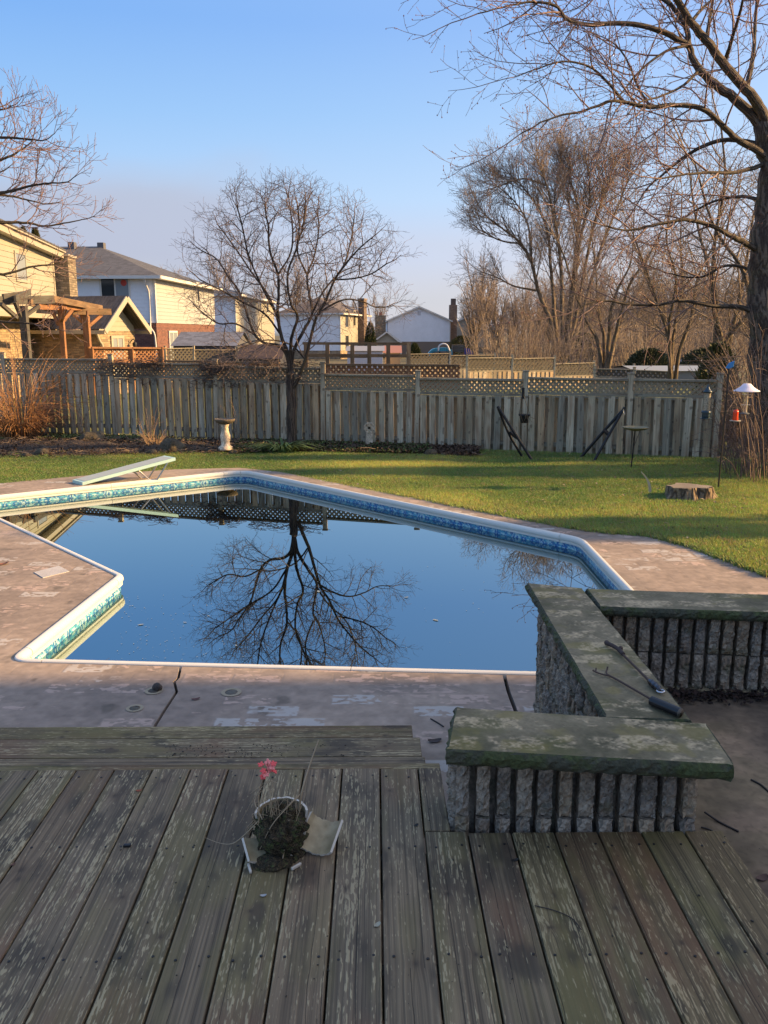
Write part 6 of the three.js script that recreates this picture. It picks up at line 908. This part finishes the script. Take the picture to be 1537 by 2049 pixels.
  const heap = (x, y, s, f, seed) => { const p = LV(x, y, 0), g = rock(s, seed, 1.3, f, 1, 4); g.translate(p.x, p.y + s * f * 0.3, p.z); return g; };
  single('spilled_soil', merge([heap(548, 1728, 0.042, 0.55, 5), heap(570, 1716, 0.034, 0.5, 6), heap(588, 1706, 0.03, 0.5, 7), heap(532, 1735, 0.024, 0.4, 8)]), SOIL, 'dark mossy soil spilled in front of the broken pot', 'soil', null, 'stuff');
  // roots and dry stems
  const T = new Tubes(), P = (x, y, dz = 0) => W(x, y, -c.z + dz); const stem = (l, rad) => T.add(curve(l.map(([x, y, d]) => P(x, y, d || 0)), 16), (k) => rad * (1 - 0.6 * k), 4);
  stem([[598, 1622, 0], [604, 1585], [620, 1530, 0.05], [638, 1480, 0.1]], 0.0042); stem([[596, 1625], [592, 1580], [600, 1560]], 0.0016); stem([[578, 1640, -0.06], [572, 1680, -0.07], [566, 1718, -0.1]], 0.0042); stem([[525, 1640, -0.05], [510, 1600], [540, 1563], [556, 1567]], 0.0022); stem([[520, 1640, -0.04], [490, 1670, -0.03], [465, 1688, -0.02], [440, 1687], [410, 1676, 0.02]], 0.0022); stem([[545, 1640, -0.05], [540, 1590], [535, 1560]], 0.0012); stem([[600, 1590], [580, 1610, -0.04], [545, 1650, -0.08], [520, 1700, -0.08]], 0.0026);
  stem([[519, 1640, -0.03], [517, 1590, 0], [524, 1562, 0.01], [534, 1546, 0.01]], 0.0016); for (let i = 0; i < 16; i++) { const x = 515 + r() * 80, y = 1620 + r() * 50; stem([[x, y, -0.05], [x + (r() - 0.5) * 50, y - 25 - r() * 40, -0.05], [x + (r() - 0.5) * 110, y + (r() - 0.6) * 60, -0.05]], 0.0011); } for (let i = 0; i < 8; i++) { const x = 505 + r() * 12, y = 1640 + r() * 20; stem([[x, y, -0.03], [x - 8 - r() * 10, y + 20, -0.02], [x - 10 - r() * 14, y + 50 + r() * 25, 0]], 0.001); }
  tag(part('dry_stems', T.geo(), plain(0.36, 0.27, 0.17), t), null, null, null, 'stuff');
  const pet = [plain(0.78, 0.10, 0.10, { roughness: 0.6, side: THREE.DoubleSide }), plain(0.82, 0.26, 0.24, { roughness: 0.6, side: THREE.DoubleSide })]; const fl = [[522, 1530], [536, 1525], [548, 1528], [538, 1533], [527, 1543], [541, 1541], [549, 1544], [532, 1550], [526, 1555], [545, 1535]];
  fl.forEach(([x, y], i) => { const p = P(x, y, (r() - 0.5) * 0.03), gs = []; for (let k = 0; k < 5; k++) { const a = k * 1.257 + r(), g = new THREE.SphereGeometry(0.0062, 8, 6); g.scale(1, 0.45, 0.7); g.translate(0.0055, 0, 0); g.rotateZ(0.5 * r()); g.rotateY(a); gs.push(g); } const g = merge(gs); g.rotateX(r() * 1.4 - 0.2); g.rotateZ(r() - 0.5); g.translate(p.x, p.y, p.z); part('flower', g, pet[i % 2], t); });
  const F2 = new Tubes(); fl.forEach(([x, y]) => F2.add([P(534, 1552, 0.01), P((x + 534) / 2, (y + 1546) / 2, 0.01), P(x, y, 0)], 0.0009, 3)); part('flower_stem', F2.geo(), plain(0.35, 0.10, 0.09), t);
  const shd = (name, label, x, y, dy, s, rx, ry, rz, yo = 0.0) => { const p = LV(x, y, 0).add(V3(0, dy, 0)), o = thing(name, label, 'pot shard', p); put(s, at(p, rx, ry, rz), o, 'shard'); };
  shd('pot_shard', 'large curved tan pot shard lying right of the broken pot', 640, 1704, 0.094, sherd(-1.08, 1.0, -0.06, 0.06, 0.070, 0.076, 0.165, 20, 0.005, 21), 1.98, -0.22, 0.10);
  shd('pot_shard', 'curved tan pot shard lying left in front of the broken pot', 522, 1722, 0.080, sherd(-0.9, 0.85, -0.045, 0.045, 0.062, 0.066, 0.165, 16, 0.006, 25), 1.9, 0.35, -0.05);
  shd('pot_shard', 'white pot shard leaning at the left foot of the broken pot', 508, 1705, 0.06, sherd(-0.5, 0.5, -0.03, 0.03, 0.07, 0.075, 0.165, 12, 0.012, 27), 1.2, 0.9, 0.5); shd('pot_shard', 'white pot shard upright at the front foot of the pot', 545, 1705, 0.055, sherd(-0.45, 0.4, -0.02, 0.025, 0.06, 0.065, 0.165, 12, 0.012, 29), 1.25, -0.2, 0.25);
  const sl = (x0, y0, x1, y1, label) => single('pot_splinter', bar(LV(x0, y0, 0.008), LV(x1, y1, 0.006), 0.008, 0.009, UP, 0.002), EDGE, label, 'pot splinter'); sl(497, 1729, 502, 1746, 'white pot splinter left of the spilled soil'); sl(584, 1739, 602, 1728, 'white pot splinter right of the spilled soil');
}
{ // tools on the wall
  const Y = 0.333, P = (x, y, h = 0.008) => LV(x, y, Y + h); const RUST = plain(0.075, 0.045, 0.035, { roughness: 0.85 });
  const t = thing('weeding_fork', 'two-pronged weeding fork with black cylindrical handle on the wall cap', 'garden tool', P(1280, 1390, 0)); part('shaft', tube(curve([P(1306, 1401, 0.016), P(1270, 1380, 0.012), P(1235, 1360, 0.008), P(1216, 1350, 0.007)], 14), 0.0042, 7), RUST, t); part('prong', tube(curve([P(1220, 1352), P(1205, 1349), P(1191, 1344), P(1186, 1341, 0.012)], 8), 0.0032, 6), RUST, t); part('prong', tube(curve([P(1216, 1350), P(1213, 1345), P(1215, 1339, 0.012), P(1216, 1334, 0.02)], 8), 0.0032, 6), RUST, t); part('prong', tube([P(1192, 1344), P(1193, 1337, 0.016)], 0.003, 6), RUST, t);
  part('handle', tube([P(1304, 1402, 0.018), P(1361, 1426, 0.018)], 0.0175, 18), plain(0.012, 0.012, 0.014, { roughness: 0.35 }), t); part('handle_end', tube([P(1360.5, 1425.8, 0.018), P(1362, 1426.5, 0.018)], 0.0168, 18), plain(0.16, 0.13, 0.10), t); part('ferrule', tube([P(1301, 1400.8, 0.018), P(1306, 1403, 0.018)], 0.008, 12), RUST, t);
  const u = thing('rusty_rod', 'rusty iron rod with shiny ringed end lying across the wall cap', 'garden tool', P(1270, 1330, 0)); part('rod', tube([P(1246, 1309, 0.012), P(1300, 1363, 0.012)], 0.005, 8), RUST, u); part('grip', tube(curve([P(1213, 1287, 0.014), P(1222, 1290, 0.016), P(1236, 1298, 0.016), P(1247, 1309, 0.014)], 10), 0.009, 10), plain(0.045, 0.028, 0.025, { roughness: 0.8 }), u); part('knob', new THREE.SphereGeometry(0.010, 12, 8).translate(...P(1242, 1297, 0.02).toArray()), RUST, u); part('knob', new THREE.SphereGeometry(0.011, 12, 8).translate(...P(1214, 1286, 0.014).toArray()), RUST, u);
  const SH = plain(0.10, 0.10, 0.11, { roughness: 0.22, metalness: 0.9 }); const a = P(1299, 1362, 0.014), b = P(1321, 1381, 0.014), rr = [0.010, 0.013, 0.010, 0.014, 0.010, 0.013, 0.009]; part('ringed_end', (() => { const T = new Tubes(), pts = []; for (let i = 0; i <= 18; i++) pts.push(a.clone().lerp(b, i / 18)); T.add(pts, (k) => (k === 0 || k === 1 ? 0.002 : rr[Math.min(6, Math.floor(k * 7))]), 14); return T.geo(); })(), SH, u); const e = P(1322, 1383, 0.012), tor = new THREE.TorusGeometry(0.013, 0.0042, 8, 20); tor.rotateX(-Math.PI / 2); tor.translate(e.x, e.y, e.z); part('eye', tor, plain(0.5, 0.5, 0.52, { roughness: 0.2, metalness: 1 }), u);
}
// ---- the planted bed: stones, stalks, strappy plant, litter
const bedY = (x, z) => lawnY(-z) + 0.045;
{
  const r = rngOf(33); const R = (x, y, wpx, label, s = [1, 0.7, 0.8]) => { const p = LV(x, y, -0.55), rad = wpx / 2 / F * (-p.z) * 1.05; const g = rock(rad, x, ...s, 3); g.translate(p.x, p.y + rad * s[1] * 0.35, p.z); single('garden_rock', g, ROCKM, label, 'rock', 'rocks in the planted bed'); };
  R(188, 886, 46, 'broad flat mossy rock near the fence in the bed, left of the dead stalks'); R(214, 897, 28, 'rounded brown rock just in front of the broad mossy rock'); R(347, 905, 44, 'angular mossy rock left of the white bird bath', [1, 0.85, 0.8]); R(306, 911, 24, 'small rock below the dead stalks'); R(54, 916, 19, 'ochre rock at the lawn edge at far left'); R(86, 912, 28, 'brown rock right of the ochre rock at far left'); R(408, 899, 20, 'small rock between the mossy rock and the bird bath'); R(468, 909, 18, 'small rock at the foot of the bird bath'); R(862, 912, 24, 'reddish rock in the litter right of the cross'); R(890, 914, 16, 'small pale rock near the right end of the bed');
  const T = new Tubes(), b = LV(308, 892, -0.52); stems(T, r, b, 34, 0.16, 0.42, 0.30, 0.006, 0.35, 2); stems(T, r, b.clone().add(V3(-0.1, 0, -0.1)), 12, 0.1, 0.75, 0.10, 0.006, 0.1, 3); const t = thing('dead_stalks', 'clump of dead tan stalks standing in the bed left of the bird bath', 'dead plant', b); part('stems', T.geo(), plain(0.36, 0.24, 0.14), t).userData.kind = 'stuff';
  const U = new Tubes(), c = LV(166, 873, -0.5); stems(U, r, c, 7, 0.06, 1.0, 0.18, 0.007, 0.05, 5); const s = thing('dead_stalks', 'thin bare saplings in front of the left fence beside the orange shrub', 'dead plant', c); part('stems', U.geo(), plain(0.30, 0.19, 0.11), s).userData.kind = 'stuff';
  const V_ = new Tubes(), d = LV(475, 885, -0.52); stems(V_, r, d, 12, 0.2, 0.95, 0.2, 0.004, 0.15, 4); const q = thing('dead_stalks', 'wispy dead stalks between bird bath and tree trunk', 'dead plant', d); part('stems', V_.geo(), plain(0.28, 0.19, 0.12), q).userData.kind = 'stuff';
  // strappy green clump
  const p0 = LV(566, 903, -0.53), pos = [], idx = [], uv = []; for (let i = 0; i < 150; i++) { const a = r() * 6.283, q0 = r() * 0.2, L = 0.32 + r() * 0.3, w = 0.010 + r() * 0.006, n = 6, o = p0.clone().add(V3(Math.cos(a) * q0 * 1.4, 0, Math.sin(a) * q0)), up = 0.7 + r() * 0.5; const bs = pos.length / 3; for (let k = 0; k <= n; k++) { const k1 = k / n, x = L * (0.25 + 0.55 * k1) * k1, y = L * (up * k1 - 0.85 * k1 * k1 * up * 0.95), ww = w * (1 - k1 * k1) + 0.001, px = -Math.sin(a) * ww, pz2 = Math.cos(a) * ww; pos.push(o.x + Math.cos(a) * x * 1.5 + px, o.y + y, o.z + Math.sin(a) * x + pz2, o.x + Math.cos(a) * x * 1.5 - px, o.y + y, o.z + Math.sin(a) * x - pz2); uv.push(0, k1, 1, k1); } for (let k = 0; k < n; k++) { const e = bs + k * 2; idx.push(e, e + 1, e + 2, e + 1, e + 3, e + 2); } }
  const g = new THREE.BufferGeometry(); g.setAttribute('position', new THREE.Float32BufferAttribute(pos, 3)); g.setAttribute('uv', new THREE.Float32BufferAttribute(uv, 2)); g.setIndex(idx); g.computeVertexNormals(); const sp = thing('strappy_plant', 'clump of long green strap leaves at the foot of the bare tree', 'plant', p0); tag(part('leaves', g, plain(0.10, 0.16, 0.045, { side: THREE.DoubleSide, roughness: 0.6 }), sp), null, null, null, 'stuff');
  // low green cover and brown litter
  const M = new THREE.Matrix4(), Q = new THREE.Quaternion(), col = new THREE.Color(); const leaf = new THREE.BufferGeometry(); leaf.setAttribute('position', new THREE.Float32BufferAttribute([0, 0, 0, 0.5, 0.12, 0.28, 1, 0.02, 0, 0, 0, 0, 1, 0.02, 0, 0.5, 0.12, -0.28], 3)); leaf.setAttribute('uv', new THREE.Float32BufferAttribute(new Float32Array(12), 2)); leaf.computeVertexNormals();
  const scatter = (name, label, cat, n, place, size, colour, lift = 0.9) => { const im = new THREE.InstancedMesh(leaf, plain(1, 1, 1, { side: THREE.DoubleSide, roughness: 0.9 }), n); for (let i = 0; i < n; i++) { const p = place(i); Q.setFromEuler(new THREE.Euler((r() - 0.5) * lift, r() * 6.283, (r() - 0.2) * lift)); const s = size * (0.6 + 0.8 * r()); M.compose(p, Q, V3(s, s, s)); im.setMatrixAt(i, M); im.setColorAt(i, col.setRGB(...colour())); } im.name = numbered(name); im.castShadow = im.receiveShadow = true; scene.add(tag(im, label, cat, null, 'stuff')); };
  const cv = new THREE.CatmullRomCurve3(bedFront); const inBed = (u0, u1, t0 = 0, t1 = 1) => { const a = cv.getPoint(lerp(u0, u1, r())), x2 = a.x * 1.06, t = lerp(t0, t1, r()), x = lerp(a.x, x2, t), z = lerp(a.z, -fenceZ(x2), t); return V3(x, bedY(x, z) + 0.03 * r() + 0.055 * Math.sin(3.14 * Math.min(1, t)), z); };
  scatter('ground_cover', 'low dark green ground cover between tree and cross', 'ground cover', 9000, () => inBed(0.44, 0.80, 0.0, 0.95), 0.05, () => (r() < 0.25 ? [0.10, 0.055, 0.035] : mixc([0.035, 0.06, 0.014], [0.10, 0.13, 0.035], r())));
  scatter('ground_cover', 'patch of low green leaves under the orange shrub', 'ground cover', 1500, () => inBed(0.10, 0.28, 0.62, 0.9), 0.05, () => mixc([0.05, 0.08, 0.02], [0.11, 0.15, 0.04], r()));
  scatter('leaf_litter', 'brown dead leaves lying in the planted bed', 'dead leaves', 9000, () => inBed(0.0, 1.0, -0.02, 1), 0.055, () => mixc([0.040, 0.024, 0.016], [0.16, 0.095, 0.055], r() * r()));
  scatter('leaf_litter', 'dark wet leaves along the foot of the right stone wall', 'dead leaves', 900, () => { const u = r(), p = LV(1270 + u * 300, 1384 + 12 * r() + 26 * r() * r(), -0.115); p.y += 0.004 + 0.02 * r(); return p; }, 0.026, () => mixc([0.016, 0.010, 0.009], [0.085, 0.038, 0.025], r() * r()), 0.7);
  scatter('leaf_litter', 'brown leaves under the thicket at the right edge', 'dead leaves', 3500, () => { const p = LV(1380 + r() * 200, 925 + r() * 48 * 1.0, -0.55); if (p.x < 5.2 + (r() - 0.5)) p.x += 1.2; p.y = lawnY(-p.z) + 0.02 + 0.012 * r(); return p; }, 0.045, () => mixc([0.055, 0.036, 0.028], [0.20, 0.13, 0.09], r() * r()), 0.3);
  scatter('leaf_litter', 'a few dead leaves scattered on the lawn', 'dead leaves', 420, () => { for (let k = 0; k < 40; k++) { const Z = 7 + 8.5 * r(), x = (r() * 2 - 1) * Z * 0.47; if (polyIn([[-9, 12.6], ...lawnEdge, [9, 6.4], [9, 15], [-9, 16.5]], x, Z)) return V3(x, lawnY(Z) + 0.035 + 0.015 * r(), -Z); } return V3(3, lawnY(11) + 0.03, -11); }, 0.05, () => mixc([0.10, 0.06, 0.035], [0.38, 0.30, 0.18], r()), 0.5);
  const St = new Tubes(); for (let i = 0; i < 620; i++) { const p = inBed(0, i % 4 ? 0.5 : 1.0, 0, 0.95), a = r() * 6.283, L = 0.08 + 0.4 * r() * r(), d = V3(Math.cos(a), (r() - 0.4) * 0.3, Math.sin(a) * 0.7); p.y += 0.01; St.add([p, p.clone().addScaledVector(d, L * 0.5).addScaledVector(rv(r), 0.03), p.clone().addScaledVector(d, L)], 0.003 + 0.004 * r(), 4); } single('fallen_twigs', St.geo(), plain(0.21, 0.15, 0.10), 'dry fallen twigs scattered over the planted bed', 'twigs', null, 'stuff');
  // dry vine along the fence top at the left
  const vine = (x0, x1, y0, y1, n, seed, label) => { const T2 = new Tubes(), q = rngOf(seed), Zf = (x) => fenceZ(W(x, 735, 17.6).x) - 0.08; const P = (x, y) => W(x, y, Zf(x)); let base = P((x0 + x1) / 2, y1); for (let i = 0; i < n; i++) { const x = lerp(x0, x1, q()), y = lerp(y0, y1, q() * q()), l = []; let cx = x, cy = y; for (let k = 0; k < 5; k++) { const p = P(cx, cy); p.z += (q() - 0.4) * 0.12; l.push(p); cx += (q() - 0.5) * 34; cy += (q() - 0.42) * 14; } T2.add(curve(l, 9), 0.003 + 0.003 * q(), 3); } const t2 = thing('dry_vine', label, 'vine', base); part('stems', T2.geo(), plain(0.12, 0.085, 0.065), t2).userData.kind = 'stuff'; };
  vine(200, 330, 720, 772, 150, 61, 'dry vine tangle over the fence lattice at the left'); vine(400, 470, 726, 785, 120, 62, 'dry vine tangle on the fence post left of the bare tree'); vine(480, 640, 720, 770, 130, 63, 'dry twining stems on the fence top behind the bare tree');
}
{ // ---- litter on deck, concrete and water
  const r = rngOf(44); const lf = (x, y, Y, s, c, label, rot = 0) => { const p = LV(x, y, Y), g = new THREE.PlaneGeometry(s, s * 0.55, 6, 3), a = g.attributes.position; for (let i = 0; i < a.count; i++) { const u = a.getX(i) / s * 2, v = a.getY(i) / (s * 0.55) * 2; a.setXYZ(i, a.getX(i), a.getY(i) * Math.sqrt(Math.max(0.02, 1 - u * u * 0.96)), 0.12 * s * (u * u + 0.6 * v * v)); } g.rotateX(-Math.PI / 2); g.rotateY(rot); g.computeVertexNormals(); g.translate(p.x, p.y + 0.001, p.z); single('dead_leaf', g, plain(...c, { side: THREE.DoubleSide }), label, 'dead leaf'); };
  lf(278, 1583, 0, 0.022, [0.28, 0.07, 0.03], 'small red-brown leaf on the deck left of the pot', 0.3); lf(755, 1852, 0, 0.026, [0.34, 0.32, 0.24], 'pale curled leaf on the deck in front of the right planks', 0.9); lf(527, 1793, 0, 0.020, [0.36, 0.36, 0.36], 'pale grey flake on the deck in front of the pot', 0.2); lf(26, 1731, 0, 0.018, [0.12, 0.05, 0.03], 'brown leaf at the left edge of the deck', 1.1); lf(1031, 1722, 0, 0.024, [0.02, 0.018, 0.016], 'dark leaf in the plank gap below the stone wall', 0.4); lf(833, 1652, 0, 0.02, [0.016, 0.014, 0.014], 'dark leaf on the planks left of the stone wall', 0.8);
  lf(870, 1484, CON, 0.075, [0.045, 0.028, 0.025], 'dark wet leaf on the concrete beside the step', 0.2); lf(392, 1400, CON, 0.05, [0.10, 0.04, 0.035], 'red-brown leaf on the concrete near the right plug hole', 0.4); lf(4, 1130, CON, 0.12, [0.22, 0.10, 0.06], 'brown leaf clump at the left edge of the bay', 0.5); lf(1525, 1759, -0.115, 0.05, [0.10, 0.05, 0.035], 'dark leaf beside the right deck edge', 0.5);
  single('clip', bar(LV(247, 1692, 0.005), LV(262, 1691.5, 0.005), 0.012, 0.009, UP, 0.002), BLACKM, 'small black strip lying on a deck plank', 'clip');
  const tw = (l, Y, rad, label) => single('twig', tube(curve(l.map(([x, y, h]) => LV(x, y, Y + 0.004 + (h || 0))), 14), rad, 5), plain(0.03, 0.022, 0.02), label, 'twig'); tw([[1070, 1812], [1110, 1822], [1145, 1838], [1163, 1860]], 0, 0.0016, 'thin curved twig on the right planks'); tw([[1410, 1625, 0.01], [1440, 1645], [1478, 1664]], -0.115, 0.004, 'dark twig on the ground right of the wall end'); tw([[1403, 1655], [1420, 1660], [1432, 1667]], -0.115, 0.003, 'short dark twig at the foot of the wall end'); tw([[1503, 1560], [1522, 1570], [1545, 1590]], -0.115, 0.004, 'dark curved twig at the right edge of the ground'); tw([[862, 1438], [876, 1446], [888, 1454]], CON, 0.004, 'dark twig on the concrete left of the stone wall');
  // plug holes in the concrete
  const hole = (x, y, R, label, fill) => { const p = LV(x, y, CON), t = thing('plug_hole', label, 'plug hole', p, 'plug holes in the concrete'); const g = new THREE.RingGeometry(R * 0.62, R, 28); g.rotateX(-Math.PI / 2); g.translate(p.x, p.y + 0.004, p.z); part('collar', boxUV(g), plain(0.30, 0.25, 0.17), t); const d = rock(R * 0.6, x, 1, 0.28, 1, 3); d.translate(p.x, p.y - 0.001, p.z); part('dirt', d, plain(...fill), t); if (x === 308) { const q = rock(R * 0.5, 9, 1, 1.0, 0.8, 3); q.translate(p.x + 0.02, p.y + 0.02, p.z - 0.01); part('debris', q, plain(0.05, 0.035, 0.028), t); } };
  hole(308, 1383, 0.055, 'left plug hole in the concrete heaped with dirt', [0.05, 0.04, 0.03]); hole(463, 1386, 0.062, 'round plug hole in the concrete right of the crack', [0.10, 0.09, 0.07]); hole(270, 1418, 0.05, 'smaller plug hole nearer the step', [0.08, 0.07, 0.05]);
  const gs = []; const wp = (x, y) => LV(x, y, WATER + 0.004); for (let i = 0; i < 260; i++) { const k = i % 5, x = k < 3 ? 230 + r() * 220 : 380 + r() * 620, y = k < 3 ? 1190 + r() * 130 : 990 + r() * 330, p = wp(x, y), ig = polyIn(POOL, p.x, -p.z); if (!ig) continue; const s = (r() < 0.06 ? 0.013 : 0.0038) * (0.5 + r()); const g = new THREE.CircleGeometry(s, 7); g.scale(1.5, 0.7, 1); g.rotateX(-Math.PI / 2); g.rotateY(r() * 3); g.translate(p.x, p.y + r() * 0.001, p.z); gs.push(g); } const fg = merge(gs); const fm = plain(0.20, 0.25, 0.28); single('floating_debris', fg, fm, 'pale flecks floating on the pool water', 'debris', null, 'stuff');
  const db = []; for (let i = 0; i < 300; i++) { const onStep = i < 150, p = onStep ? LV(330 + r() * 430 * (0.4 + 0.6 * r()), 1490 + r() * 28, -0.17) : LV(r() * 1537, 1545 + r() * 480, 0); if (!onStep && p.x > 0.24 && -p.z > 2.55) continue; const s = (onStep ? 0.0016 : 0.0010) + 0.003 * r() * r() * r(), g = new THREE.BoxGeometry(s * 2.4, s, s); g.rotateY(r() * 3); g.translate(p.x, p.y + s * 0.6 + 0.001, p.z); db.push(g); } single('deck_debris', merge(db), plain(0.025, 0.02, 0.016), 'dark crumbs of bark and dirt on deck and step', 'debris', null, 'stuff');
}

renderer.render(scene, camera);
